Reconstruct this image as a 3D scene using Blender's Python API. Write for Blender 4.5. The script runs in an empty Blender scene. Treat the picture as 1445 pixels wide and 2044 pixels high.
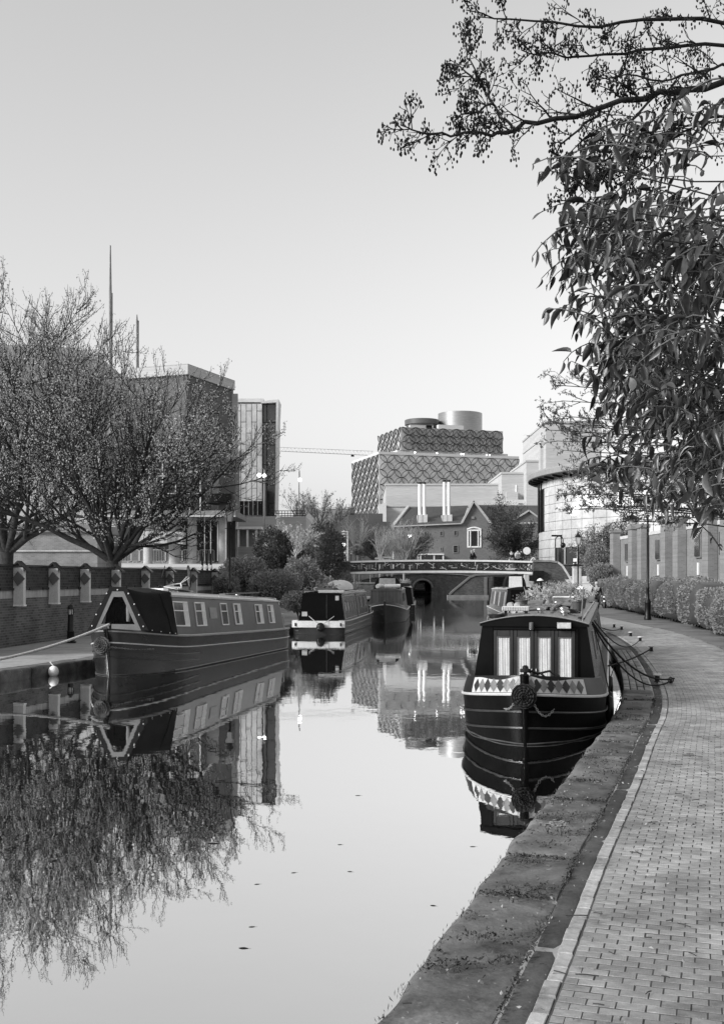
import bpy, bmesh, math, random
import numpy as np
from mathutils import Vector, Matrix, noise
R = math.radians
rnd = random.Random(7)
nrg = np.random.default_rng(11)
scn = bpy.context.scene
COL = scn.collection

# ------------------------------------------------------------------ camera
F, YH, CX, CAMZ = 2200.0, 1155.0, 722.5, 2.2        # focal length in photo pixels, horizon row, centre column, eye height above water
cam_d = bpy.data.cameras.new('camera')
cam = bpy.data.objects.new('camera', cam_d); COL.objects.link(cam)
cam.location = (0, 0, CAMZ); cam.rotation_euler = (R(90), 0, 0)
cam_d.sensor_fit = 'VERTICAL'; cam_d.sensor_height = 36; cam_d.lens = F/2044*36
cam_d.shift_y = (YH-1022)/2044; cam_d.clip_end = 3000; cam_d.clip_start = .1
scn.camera = cam

# ------------------------------------------------------------------ sky, sun, exposure (black and white film)
SUN_AZ, SUN_EL = R(-118), R(25)          # measured from +Y (view) towards +X: low, soft sun from the left, a little behind the camera
world = bpy.data.worlds.new('World'); scn.world = world; world.use_nodes = True
wn = world.node_tree; wn.nodes.clear()
sky = wn.nodes.new('ShaderNodeTexSky'); sky.sky_type = 'NISHITA'; sky.sun_disc = False
sky.sun_elevation = SUN_EL; sky.sun_rotation = SUN_AZ; sky.air_density = 3.6; sky.dust_density = 0.1; sky.ozone_density = 1.0
bw = wn.nodes.new('ShaderNodeRGBToBW'); bg = wn.nodes.new('ShaderNodeBackground'); wo = wn.nodes.new('ShaderNodeOutputWorld')
gm = wn.nodes.new('ShaderNodeGamma'); gm.inputs[1].default_value = 0.95
wn.links.new(sky.outputs[0], bw.inputs[0]); wn.links.new(bw.outputs[0], gm.inputs[0]); wn.links.new(gm.outputs[0], bg.inputs[0]); wn.links.new(bg.outputs[0], wo.inputs[0])
bg.inputs[1].default_value = 0.0515
sun_d = bpy.data.lights.new('sun', 'SUN'); sun = bpy.data.objects.new('sun', sun_d); COL.objects.link(sun)
sun_d.energy = 1.25; sun_d.angle = R(18); sun_d.color = (1, 1, 1)
sdir = Vector((math.sin(SUN_AZ)*math.cos(SUN_EL), math.cos(SUN_AZ)*math.cos(SUN_EL), math.sin(SUN_EL)))
sun.rotation_euler = sdir.to_track_quat('Z', 'Y').to_euler(); sun.location = (-20, -20, 30)
vs = scn.view_settings
vs.view_transform = 'Standard'; vs.look = 'None'; vs.gamma = 1; vs.exposure = 1.9
vs.use_curve_mapping = False
scn.render.engine = 'CYCLES'
scn.cycles.use_denoising = True
scn.cycles.max_bounces = 8; scn.cycles.diffuse_bounces = 3; scn.cycles.glossy_bounces = 4
scn.cycles.transparent_max_bounces = 12; scn.cycles.caustics_reflective = False; scn.cycles.caustics_refractive = False

# ------------------------------------------------------------------ helpers
def P(px, py, Y):
    """point Y metres ahead of the eye seen at photo pixel (px, py)"""
    return Vector(((px-CX)/F*Y, Y, CAMZ-(py-YH)/F*Y))
def X_(px, Y): return (px-CX)/F*Y
def Z_(py, Y): return CAMZ-(py-YH)/F*Y

class MB:
    def __init__(s): s.v = []; s.f = []
    def add(s, vs_, fs):
        o = len(s.v); s.v += [tuple(p) for p in vs_]; s.f += [tuple(i+o for i in f) for f in fs]; return s
    def box(s, c, d, rz=0, m=None):
        hx, hy, hz = d[0]/2, d[1]/2, d[2]/2
        pts = [Vector((x, y, z)) for z in (-hz, hz) for (x, y) in ((-hx, -hy), (hx, -hy), (hx, hy), (-hx, hy))]
        if rz: pts = [Matrix.Rotation(rz, 3, 'Z') @ p for p in pts]
        if m is not None: pts = [m @ p for p in pts]
        c = Vector(c)
        return s.add([p+c for p in pts], [(3, 2, 1, 0), (4, 5, 6, 7), (0, 1, 5, 4), (1, 2, 6, 5), (2, 3, 7, 6), (3, 0, 4, 7)])
    def bb(s, x0, x1, y0, y1, z0, z1): return s.box(((x0+x1)/2, (y0+y1)/2, (z0+z1)/2), (x1-x0, y1-y0, z1-z0))
    def beam(s, a, b, w, h=None, up=(0, 0, 1)):
        """rectangular bar from a to b"""
        a, b = Vector(a), Vector(b); h = h or w
        d = (b-a).normalized(); u = Vector(up)
        if abs(d.dot(u)) > .97: u = Vector((1, 0, 0))
        sd = d.cross(u).normalized(); up_ = sd.cross(d)
        pts = []
        for p in (a, b):
            for (i, j) in ((-1, -1), (1, -1), (1, 1), (-1, 1)): pts.append(p+sd*(i*w/2)+up_*(j*h/2))
        return s.add(pts, [(3, 2, 1, 0), (4, 5, 6, 7), (0, 1, 5, 4), (1, 2, 6, 5), (2, 3, 7, 6), (3, 0, 4, 7)])
    def tube(s, path, r, n=8, cap=True, closed=False):
        path = [Vector(p) for p in path]; m = len(path)
        if not isinstance(r, (list, tuple)): r = [r]*m
        vs_ = []; prev = None
        for i, p in enumerate(path):
            if closed: t = path[(i+1) % m]-path[i-1]
            else: t = path[min(i+1, m-1)]-path[max(i-1, 0)]
            t = t.normalized() if t.length > 1e-9 else Vector((0, 0, 1))
            if prev is None:
                u = t.cross(Vector((0, 0, 1)))
                if u.length < .05: u = t.cross(Vector((1, 0, 0)))
            else: u = prev-t*prev.dot(t)
            u.normalize(); w = t.cross(u); prev = u
            for k in range(n):
                a = 2*math.pi*k/n; vs_.append(p+(u*math.cos(a)+w*math.sin(a))*r[i])
        fs = []
        for i in range(m if closed else m-1):
            j = (i+1) % m
            for k in range(n): fs.append((i*n+k, i*n+(k+1) % n, j*n+(k+1) % n, j*n+k))
        if cap and not closed: fs += [tuple(range(n-1, -1, -1)), tuple((m-1)*n+k for k in range(n))]
        return s.add(vs_, fs)
    def lathe(s, prof, n=16, c=(0, 0, 0)):
        """prof: list of (r,z)"""
        c = Vector(c); vs_ = []
        for (r, z) in prof:
            for k in range(n):
                a = 2*math.pi*k/n; vs_.append(c+Vector((r*math.cos(a), r*math.sin(a), z)))
        fs = []
        for i in range(len(prof)-1):
            for k in range(n): fs.append((i*n+k, i*n+(k+1) % n, (i+1)*n+(k+1) % n, (i+1)*n+k))
        fs += [tuple(range(n-1, -1, -1)), tuple((len(prof)-1)*n+k for k in range(n))]
        return s.add(vs_, fs)
    def prism(s, poly, a, b):
        """poly points (Vectors) at offset a and b (vectors)"""
        a, b = Vector(a), Vector(b); n = len(poly)
        vs_ = [Vector(p)+a for p in poly]+[Vector(p)+b for p in poly]
        return s.add(vs_, [tuple(range(n-1, -1, -1)), tuple(range(n, 2*n))]+[(i, (i+1) % n, n+(i+1) % n, n+i) for i in range(n)])
    def ball(s, c, r, n=10, m=6, sx=1, sy=1, sz=1):
        prof = [(max(1e-4, math.sin(math.pi*i/m)), -math.cos(math.pi*i/m)) for i in range(m+1)]
        o = len(s.v); s.lathe(prof, n)
        for i in range(o, len(s.v)):
            x, y, z = s.v[i]; s.v[i] = (c[0]+x*r*sx, c[1]+y*r*sy, c[2]+z*r*sz)
        return s
    def grid(s, rows):
        """rows: list of equal length point lists"""
        n = len(rows[0]); o = [p for r in rows for p in r]
        return s.add(o, [(i*n+k, i*n+k+1, (i+1)*n+k+1, (i+1)*n+k) for i in range(len(rows)-1) for k in range(n-1)])
    def mesh(s, name):
        me = bpy.data.meshes.new(name); me.from_pydata(s.v, [], s.f)
        bm_ = bmesh.new(); bm_.from_mesh(me); bmesh.ops.recalc_face_normals(bm_, faces=bm_.faces); bm_.to_mesh(me); bm_.free()
        return me
    def build(s, name, mat, parent=None, smooth=None, bevel=0, seg=1):
        me = s.mesh(name); me.materials.append(mat)
        if smooth is not None:
            me.polygons.foreach_set('use_smooth', [True]*len(me.polygons)); me.set_sharp_from_angle(angle=R(smooth))
        return link(name, me, parent, bevel, seg)
def link(name, me, parent=None, bevel=0, seg=1):
    o = bpy.data.objects.new(name, me); COL.objects.link(o)
    if parent is not None: o.parent = parent
    if bevel:
        b = o.modifiers.new('bevel', 'BEVEL'); b.width = bevel; b.segments = seg; b.limit_method = 'ANGLE'; b.angle_limit = R(40)
    return o
def npmesh(name, verts, faces, mat, parent=None, smooth=False):
    """fast mesh from numpy arrays: verts (n,3), faces (m,k)"""
    me = bpy.data.meshes.new(name); verts = np.asarray(verts, np.float32); faces = np.asarray(faces, np.int32)
    k = faces.shape[1]
    me.vertices.add(len(verts)); me.vertices.foreach_set('co', verts.ravel())
    me.loops.add(faces.size); me.loops.foreach_set('vertex_index', faces.ravel())
    me.polygons.add(len(faces)); me.polygons.foreach_set('loop_start', np.arange(0, faces.size, k, dtype=np.int32))
    me.polygons.foreach_set('use_smooth', [smooth]*len(faces))
    me.update(calc_edges=True); me.materials.append(mat)
    return link(name, me, parent)
def tag(o, label, cat, group=None):
    o['label'] = label; o['category'] = cat
    if group: o['group'] = group
    return o
def thing(name, label, cat, loc=(0, 0, 0), rz=0, group=None):
    o = bpy.data.objects.new(name, None); COL.objects.link(o); o.empty_display_size = .3
    o.location = loc; o.rotation_euler = (0, 0, rz)
    return tag(o, label, cat, group)
def struct(o): o['kind'] = 'structure'; return o
def stuff(o): o['kind'] = 'stuff'; return o
def copy_tree(o, loc=None, rz=None, label=None, group=None):
    r = o.copy(); COL.objects.link(r)
    if loc is not None: r.location = loc
    if rz is not None: r.rotation_euler = (0, 0, rz)
    if label: r['label'] = label
    if group: r['group'] = group
    for ch in o.children:
        c = ch.copy(); COL.objects.link(c); c.parent = r
        for g in ch.children:
            d = g.copy(); COL.objects.link(d); d.parent = c
    return r

# ------------------------------------------------------------------ materials (all grey: the photograph is black and white)
def M(name, g, rough=.8, var=.25, scale=6, bump=0, bscale=None, metal=0, spec=.4, stretch=(1, 1, 1), fine=.12, rust=None):
    """grey noise-varied paint/stone: coarse mottling + fine grain, optional bump"""
    m = bpy.data.materials.new(name); m.use_nodes = True; nt = m.node_tree; N, L = nt.nodes, nt.links
    b = N['Principled BSDF']
    tc = N.new('ShaderNodeTexCoord'); mp = N.new('ShaderNodeMapping'); mp.inputs['Scale'].default_value = stretch
    L.new(tc.outputs['Object'], mp.inputs[0])
    n1 = N.new('ShaderNodeTexNoise'); n1.inputs['Scale'].default_value = scale; n1.inputs['Detail'].default_value = 6; n1.inputs['Roughness'].default_value = .6
    n2 = N.new('ShaderNodeTexNoise'); n2.inputs['Scale'].default_value = scale*9; n2.inputs['Detail'].default_value = 3
    L.new(mp.outputs[0], n1.inputs[0]); L.new(mp.outputs[0], n2.inputs[0])
    r1 = N.new('ShaderNodeMapRange'); r1.inputs[1].default_value = .3; r1.inputs[2].default_value = .7
    r1.inputs[3].default_value = 1-var; r1.inputs[4].default_value = 1+var; L.new(n1.outputs[0], r1.inputs[0])
    r2 = N.new('ShaderNodeMapRange'); r2.inputs[1].default_value = .3; r2.inputs[2].default_value = .7
    r2.inputs[3].default_value = 1-fine; r2.inputs[4].default_value = 1+fine; L.new(n2.outputs[0], r2.inputs[0])
    mu = N.new('ShaderNodeMath'); mu.operation = 'MULTIPLY'; L.new(r1.outputs[0], mu.inputs[0]); L.new(r2.outputs[0], mu.inputs[1])
    m2 = N.new('ShaderNodeMath'); m2.operation = 'MULTIPLY'; m2.inputs[1].default_value = g; m2.use_clamp = True; L.new(mu.outputs[0], m2.inputs[0])
    L.new(m2.outputs[0], b.inputs['Base Color'])
    b.inputs['Roughness'].default_value = rough; b.inputs['Metallic'].default_value = metal; b.inputs['Specular IOR Level'].default_value = spec
    if bump:
        bn = N.new('ShaderNodeBump'); bn.inputs['Strength'].default_value = bump; bn.inputs['Distance'].default_value = .02
        n3 = N.new('ShaderNodeTexNoise'); n3.inputs['Scale'].default_value = bscale or scale*6; n3.inputs['Detail'].default_value = 4
        L.new(mp.outputs[0], n3.inputs[0]); L.new(n3.outputs[0], bn.inputs['Height']); L.new(bn.outputs[0], b.inputs['Normal'])
    return m
def MBRICK(name, g, mortar, bw_=.225, bh=.075, axis='XZ', var=.3, rough=.9, soft=.25):
    """brickwork for walls too far off to lay brick by brick"""
    m = bpy.data.materials.new(name); m.use_nodes = True; nt = m.node_tree; N, L = nt.nodes, nt.links
    b = N['Principled BSDF']; tc = N.new('ShaderNodeTexCoord'); sp = N.new('ShaderNodeSeparateXYZ'); cb = N.new('ShaderNodeCombineXYZ')
    L.new(tc.outputs['Object'], sp.inputs[0]); L.new(sp.outputs[axis[0]], cb.inputs[0]); L.new(sp.outputs[axis[1]], cb.inputs[1])
    br = N.new('ShaderNodeTexBrick'); br.inputs['Scale'].default_value = 1; br.inputs['Brick Width'].default_value = bw_; br.inputs['Row Height'].default_value = bh
    br.inputs['Mortar Size'].default_value = .008; br.inputs['Color1'].default_value = (g*(1-var),)*3+(1,); br.inputs['Color2'].default_value = (g*(1+var),)*3+(1,); br.inputs['Mortar'].default_value = (mortar,)*3+(1,)
    L.new(cb.outputs[0], br.inputs[0])
    ns = N.new('ShaderNodeTexNoise'); ns.inputs['Scale'].default_value = 1.2; ns.inputs['Detail'].default_value = 6; L.new(tc.outputs['Object'], ns.inputs[0])
    r1 = N.new('ShaderNodeMapRange'); r1.inputs[1].default_value = .3; r1.inputs[2].default_value = .7; r1.inputs[3].default_value = 1-soft; r1.inputs[4].default_value = 1+soft; L.new(ns.outputs[0], r1.inputs[0])
    mx = N.new('ShaderNodeVectorMath'); mx.operation = 'SCALE'; L.new(br.outputs[0], mx.inputs[0]); L.new(r1.outputs[0], mx.inputs['Scale'])
    L.new(mx.outputs[0], b.inputs['Base Color']); b.inputs['Roughness'].default_value = rough; b.inputs['Specular IOR Level'].default_value = .2
    bn = N.new('ShaderNodeBump'); bn.inputs['Strength'].default_value = .5; bn.inputs['Distance'].default_value = .01; bn.invert = True
    L.new(br.outputs['Fac'], bn.inputs['Height']); L.new(bn.outputs[0], b.inputs['Normal'])
    return m
def MLEAF(name, g, var=.5, rough=.5, trans=.25, scale=3):
    m = bpy.data.materials.new(name); m.use_nodes = True; nt = m.node_tree; N, L = nt.nodes, nt.links
    b = N['Principled BSDF']; out = N['Material Output']
    ge = N.new('ShaderNodeNewGeometry'); n1 = N.new('ShaderNodeTexNoise'); n1.inputs['Scale'].default_value = scale
    tc = N.new('ShaderNodeTexCoord'); L.new(tc.outputs['Object'], n1.inputs[0])
    ad = N.new('ShaderNodeMath'); ad.operation = 'ADD'; L.new(ge.outputs['Random Per Island'], ad.inputs[0]); L.new(n1.outputs[0], ad.inputs[1])
    r1 = N.new('ShaderNodeMapRange'); r1.inputs[1].default_value = .3; r1.inputs[2].default_value = 1.7
    r1.inputs[3].default_value = g*(1-var); r1.inputs[4].default_value = g*(1+var); L.new(ad.outputs[0], r1.inputs[0])
    L.new(r1.outputs[0], b.inputs['Base Color']); b.inputs['Roughness'].default_value = rough; b.inputs['Specular IOR Level'].default_value = .35
    if trans:
        t = N.new('ShaderNodeBsdfTranslucent'); L.new(r1.outputs[0], t.inputs[0]); mx = N.new('ShaderNodeMixShader'); mx.inputs[0].default_value = trans
        L.new(b.outputs[0], mx.inputs[1]); L.new(t.outputs[0], mx.inputs[2]); L.new(mx.outputs[0], out.inputs[0])
    return m
def MEMIT(name, s):
    m = bpy.data.materials.new(name); m.use_nodes = True; b = m.node_tree.nodes['Principled BSDF']
    b.inputs['Base Color'].default_value = (.9, .9, .9, 1); b.inputs['Emission Color'].default_value = (1, 1, 1, 1); b.inputs['Emission Strength'].default_value = s
    return m
def MGLASS(name, g=.03, rough=.06, fac=.75):
    """dark window glass: mostly a reflection, part see-through"""
    m = bpy.data.materials.new(name); m.use_nodes = True; nt = m.node_tree; N, L = nt.nodes, nt.links
    b = N['Principled BSDF']; b.inputs['Base Color'].default_value = (g, g, g, 1); b.inputs['Roughness'].default_value = rough; b.inputs['Specular IOR Level'].default_value = .9
    n1 = N.new('ShaderNodeTexNoise'); n1.inputs['Scale'].default_value = .7; tc = N.new('ShaderNodeTexCoord'); L.new(tc.outputs['Object'], n1.inputs[0])
    bn = N.new('ShaderNodeBump'); bn.inputs['Strength'].default_value = .15; bn.inputs['Distance'].default_value = .05; L.new(n1.outputs[0], bn.inputs['Height']); L.new(bn.outputs[0], b.inputs['Normal'])
    if fac < 1:
        t = N.new('ShaderNodeBsdfTransparent'); mx = N.new('ShaderNodeMixShader'); mx.inputs[0].default_value = fac
        L.new(t.outputs[0], mx.inputs[1]); L.new(b.outputs[0], mx.inputs[2]); L.new(mx.outputs[0], N['Material Output'].inputs[0])
    return m
m_black = M('black_paint', .004, .35, .3, 4, spec=.12)
m_blackhull = M('bitumen_black', .004, .45, .5, 3, bump=.1, bscale=20, spec=.05)
m_strake = M('strake_highlight', .022, .35, .5, 6, spec=.4)  # paler than the hull: highlights along the strakes put into the colour
m_dark = M('dark_paint', .014, .35, .25, 3, spec=.25)
m_mid = M('mid_paint', .12, .35, .2, 3, spec=.5)
m_grey = M('grey_paint', .22, .45, .2, 3)
m_pale = M('pale_paint', .55, .5, .12, 3)
m_white = M('white_paint', .78, .5, .08, 4)
m_canvas = M('canvas_black', .009, .85, .3, 3, bump=.3, bscale=9, spec=.2)
m_rope = M('rope_dark', .03, .95, .5, 30, bump=.6, bscale=90, spec=.1)
m_ropepale = M('rope_pale', .5, .95, .3, 30, bump=.6, bscale=90, spec=.1)
m_metal = M('galvanised', .32, .35, .2, 8, metal=.9)
m_iron = M('cast_iron_black', .008, .4, .3, 8, spec=.3)
m_wood = M('weathered_wood', .16, .8, .4, 4, stretch=(1, 8, 8))
m_curtain = M('curtain_cloth', .72, .95, .1, 10, spec=.1)
m_glass = MGLASS('window_glass')
m_glassclear = MGLASS('window_glass_clear', .02, .03, .07)
m_glassdark = MGLASS('dark_glass', .015, .08, 1)
m_bark = M('bark', .04, .95, .4, 10, bump=.6, spec=.1)
m_barkpale = M('bark_pale', .42, .9, .3, 10, spec=.1)
m_skin = M('skin', .45, .6, .1, 8)
m_cloth_dark = M('dark_cloth', .03, .95, .3, 12, spec=.1)
m_cloth_pale = M('pale_cloth', .6, .95, .2, 12, spec=.1)
m_cloth_mid = M('grey_cloth', .2, .95, .2, 12, spec=.1)
m_hair = M('grey_hair', .4, .9, .2, 20)
m_hairdark = M('dark_hair', .03, .9, .2, 20)
m_conc = M('concrete', .42, .9, .2, 1.5, bump=.2)
m_concdark = M('concrete_dark', .2, .9, .3, 1.5, bump=.2)
m_lamp = MEMIT('lamp_glow', 2)

# ------------------------------------------------------------------ banks: plan curves of the two water edges
def curve(pts, step=.25):
    """Catmull-Rom through plan points, resampled evenly; returns points, tangents, arc length"""
    pts = [np.array(p, float) for p in pts]; out = []
    for i in range(len(pts)-1):
        p0, p1, p2, p3 = pts[max(i-1, 0)], pts[i], pts[i+1], pts[min(i+2, len(pts)-1)]
        for t in np.linspace(0, 1, 24, endpoint=False):
            out.append(.5*((2*p1)+(-p0+p2)*t+(2*p0-5*p1+4*p2-p3)*t*t+(-p0+3*p1-3*p2+p3)*t**3))
    out.append(pts[-1]); out = np.array(out)
    for _ in range(30): out[1:-1] = .25*out[:-2]+.5*out[1:-1]+.25*out[2:]
    s = np.concatenate([[0], np.cumsum(np.linalg.norm(np.diff(out, axis=0), axis=1))])
    return s, out
class Bank:
    def __init__(b, pts): b.s, b.p = curve(pts); b.L = b.s[-1]
    def at(b, s, off=0, z=0):
        """point at arc length s, off metres to the right of travel"""
        x = np.interp(s, b.s, b.p[:, 0]); y = np.interp(s, b.s, b.p[:, 1])
        x2 = np.interp(s+.2, b.s, b.p[:, 0]); y2 = np.interp(s+.2, b.s, b.p[:, 1]); x1 = np.interp(s-.2, b.s, b.p[:, 0]); y1 = np.interp(s-.2, b.s, b.p[:, 1])
        t = Vector((x2-x1, y2-y1)).normalized()
        return Vector((x+t.y*off, y-t.x*off, z))
    def ang(b, s): d = b.at(s+.2)-b.at(s-.2); return math.atan2(d.y, d.x)
    def sY(b, Y): return float(np.interp(Y, b.p[:, 1], b.s))
RB = Bank([(-3.3, -6), (-1.55, 0), (.23, 5.45), (1.0, 7.87), (1.94, 10.7), (2.86, 13.6), (3.68, 16.1), (4.5, 19.1), (5.42, 23.2), (6.4, 28), (7.5, 34), (8.4, 41), (9.0, 50), (9.5, 60), (10.2, 70), (11.2, 82), (12.8, 96), (15, 112), (18, 150)])
LB = Bank([(-16, -6), (-14.2, 0), (-12.2, 8), (-9.9, 16), (-7.0, 25.2), (-5.3, 31), (-3.9, 36.5), (-3.1, 42.8), (-1.9, 53), (-.9, 64), (0, 76), (.6, 96), (2, 118), (5, 150)])
TP = .25   # towpath height above the water
# ------------------------------------------------------------------ water
def water_mat():
    m = bpy.data.materials.new('canal_water'); m.use_nodes = True; nt = m.node_tree; N, L = nt.nodes, nt.links
    N.remove(N['Principled BSDF'])
    tc = N.new('ShaderNodeTexCoord')
    def nz(scale, stretch, detail=2, rot=0):
        mp = N.new('ShaderNodeMapping'); mp.inputs['Scale'].default_value = stretch; mp.inputs['Rotation'].default_value = (0, 0, rot); L.new(tc.outputs['Object'], mp.inputs[0])
        n = N.new('ShaderNodeTexNoise'); n.inputs['Scale'].default_value = scale; n.inputs['Detail'].default_value = detail; L.new(mp.outputs[0], n.inputs[0]); return n.outputs[0]
    def mr(src, a, b, c, d):
        r = N.new('ShaderNodeMapRange'); r.inputs[1].default_value = a; r.inputs[2].default_value = b; r.inputs[3].default_value = c; r.inputs[4].default_value = d; L.new(src, r.inputs[0]); return r.outputs[0]
    def op(k, a, b):
        q = N.new('ShaderNodeMath'); q.operation = k
        for i, x in enumerate((a, b)):
            if isinstance(x, (int, float)): q.inputs[i].default_value = x
            else: L.new(x, q.inputs[i])
        return q.outputs[0]
    swell = nz(1.6, (1, .8, 1), 2)
    ripple = nz(6.5, (1, .7, 1), 3, .4)
    fine = nz(20, (1, .7, 1), 2, .9)
    patch = mr(nz(.09, (1.6, .8, 1), 3), .42, .62, .25, 1.0)       # calm and breezy patches
    far = N.new('ShaderNodeSeparateXYZ'); L.new(tc.outputs['Object'], far.inputs[0])
    gust = mr(far.outputs['Y'], 20, 52, .06, 1.0)                    # breeze is felt in the open reach towards the bridge
    h = op('ADD', op('MULTIPLY', swell, .45), op('MULTIPLY', op('MULTIPLY', ripple, .22), patch))
    h = op('ADD', h, op('MULTIPLY', op('MULTIPLY', fine, .34), op('MULTIPLY', patch, gust)))
    bn = N.new('ShaderNodeBump'); bn.inputs['Strength'].default_value = 1; bn.inputs['Distance'].default_value = .0035; L.new(h, bn.inputs['Height'])
    gl = N.new('ShaderNodeBsdfGlossy'); gl.inputs['Roughness'].default_value = .012; gl.inputs['Color'].default_value = (.9, .9, .9, 1); L.new(bn.outputs[0], gl.inputs['Normal'])
    df = N.new('ShaderNodeBsdfDiffuse'); df.inputs['Color'].default_value = (.05, .05, .05, 1)
    fr = N.new('ShaderNodeLayerWeight'); fr.inputs[0].default_value = .5
    mx = N.new('ShaderNodeMixShader'); L.new(mr(fr.outputs['Facing'], .3, .8, .7, .97), mx.inputs[0]); L.new(df.outputs[0], mx.inputs[1]); L.new(gl.outputs[0], mx.inputs[2])
    L.new(mx.outputs[0], N['Material Output'].inputs[0]); return m
mb = MB(); mb.add([(-60, -30, 0), (60, -30, 0), (60, 175, 0), (-60, 175, 0)], [(0, 1, 2, 3)])
struct(mb.build('canal_water', water_mat()))

# ------------------------------------------------------------------ ground and banks
m_soil = M('trodden_soil', .16, .95, .35, .8, bump=.4)
m_path = M('towpath_brick', .28, .5, .15, 1.2, bump=.15, fine=.2, spec=.8)
m_pathleft = M('left_paving', .3, .9, .25, 1.3, bump=.2)
m_wallstone = M('canal_wall_stone', .1, .9, .5, 3, bump=.6)
def MPIECE(name, g, var, rough=.85, scale=14, bump=.3, dirt=.35):
    """paving piece: its own tone from piece to piece, grain and dirt on top"""
    m = M(name, g, rough, .22, scale, bump, scale*5, spec=.25); nt = m.node_tree; N, L = nt.nodes, nt.links
    oi = N.new('ShaderNodeObjectInfo'); ge = N.new('ShaderNodeNewGeometry'); ad = N.new('ShaderNodeMath'); ad.operation = 'ADD'
    L.new(oi.outputs['Random'], ad.inputs[0]); L.new(ge.outputs['Random Per Island'], ad.inputs[1])
    fr = N.new('ShaderNodeMath'); fr.operation = 'FRACT'; L.new(ad.outputs[0], fr.inputs[0])
    r = N.new('ShaderNodeMapRange'); r.inputs[3].default_value = 1-var; r.inputs[4].default_value = 1+var; L.new(fr.outputs[0], r.inputs[0])
    b = N['Principled BSDF']; src = b.inputs['Base Color'].links[0].from_socket
    mu = N.new('ShaderNodeMath'); mu.operation = 'MULTIPLY'; L.new(src, mu.inputs[0]); L.new(r.outputs[0], mu.inputs[1]); 
    # weather stains in world space, running over the joints
    n = N.new('ShaderNodeTexNoise'); n.inputs['Scale'].default_value = 1.7; n.inputs['Detail'].default_value = 7; n.inputs['Roughness'].default_value = .65; L.new(ge.outputs['Position'], n.inputs[0])
    r2 = N.new('ShaderNodeMapRange'); r2.inputs[1].default_value = .35; r2.inputs[2].default_value = .65; r2.inputs[3].default_value = 1-dirt; r2.inputs[4].default_value = 1+dirt*.6; L.new(n.outputs[0], r2.inputs[0])
    m3 = N.new('ShaderNodeMath'); m3.operation = 'MULTIPLY'; L.new(mu.outputs[0], m3.inputs[0]); L.new(r2.outputs[0], m3.inputs[1]); L.new(m3.outputs[0], b.inputs['Base Color'])
    return m
def strip(bank, s0, s1, o0, o1, z0, z1, step=.6):
    """sheet between two offsets of a bank"""
    n = max(2, int((s1-s0)/step)); rows = []
    for i in range(n+1):
        s = s0+(s1-s0)*i/n; rows.append([bank.at(s, o0, z0), bank.at(s, o1, z1)])
    return MB().grid(rows)
def far_sheet(bank, off, x_far, z, yend):
    rows = []
    for s in np.arange(0, bank.L, 1.5):
        p = bank.at(s, off, z); rows.append([p, Vector((x_far, p.y, z))])
    p = rows[-1][0]; rows.append([Vector((p.x, yend, z)), Vector((x_far, yend, z))])
    return MB().grid(rows)
m_grass = M('verge_grass', .09, .95, .4, 2, bump=.6)
struct(far_sheet(RB, 3.05, 900, TP-.012, 152).build('right_ground', m_soil))
struct(far_sheet(LB, -.5, -900, TP-.012, 152).build('left_ground', m_pathleft))
mb = MB(); mb.add([(-1500, 151, TP+.02), (1500, 151, TP+.02), (1500, 2600, TP+.02), (-1500, 2600, TP+.02)], [(0, 1, 2, 3)])
struct(mb.build('far_ground', m_concdark))
towpath = struct(strip(RB, 0, RB.L-8, .5, 3.06, TP-.02, TP-.02).build('towpath', m_path))
wall_r = struct(strip(RB, 0, RB.L, .05, .05, -.7, TP-.03).build('right_canal_wall', m_wallstone))
wall_l = struct(strip(LB, 0, LB.L, -.03, -.03, -.7, TP-.02).build('left_canal_wall', m_wallstone))

# coping stones of the right bank, worn and uneven
m_cope = MPIECE('coping_stone', .14, .2, .85, 5, .35, .45)
def lichen(m, scale, lo, gain, dark=.45):
    """pale lichen blotches and dark damp stains on stone"""
    nt = m.node_tree; N, L = nt.nodes, nt.links; b = N['Principled BSDF']; src = b.inputs['Base Color'].links[0].from_socket; ge = N.new('ShaderNodeNewGeometry')
    for (sc, a, c, g0, g1) in ((scale, lo, lo+.06, 1, gain), (scale*.35, .52, .66, 1, dark), (scale*4, .6, .7, 1, 1.5)):
        n = N.new('ShaderNodeTexNoise'); n.inputs['Scale'].default_value = sc; n.inputs['Detail'].default_value = 8; n.inputs['Roughness'].default_value = .7; L.new(ge.outputs['Position'], n.inputs[0])
        r = N.new('ShaderNodeMapRange'); r.inputs[1].default_value = a; r.inputs[2].default_value = c; r.inputs[3].default_value = g0; r.inputs[4].default_value = g1; L.new(n.outputs[0], r.inputs[0])
        mu = N.new('ShaderNodeMath'); mu.operation = 'MULTIPLY'; L.new(src, mu.inputs[0]); L.new(r.outputs[0], mu.inputs[1]); src = mu.outputs[0]
    L.new(src, b.inputs['Base Color'])
lichen(m_cope, 7, .62, 2.0)
m_copelight = MPIECE('setts', .3, .25, .85, 9, .3, .35)
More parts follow.
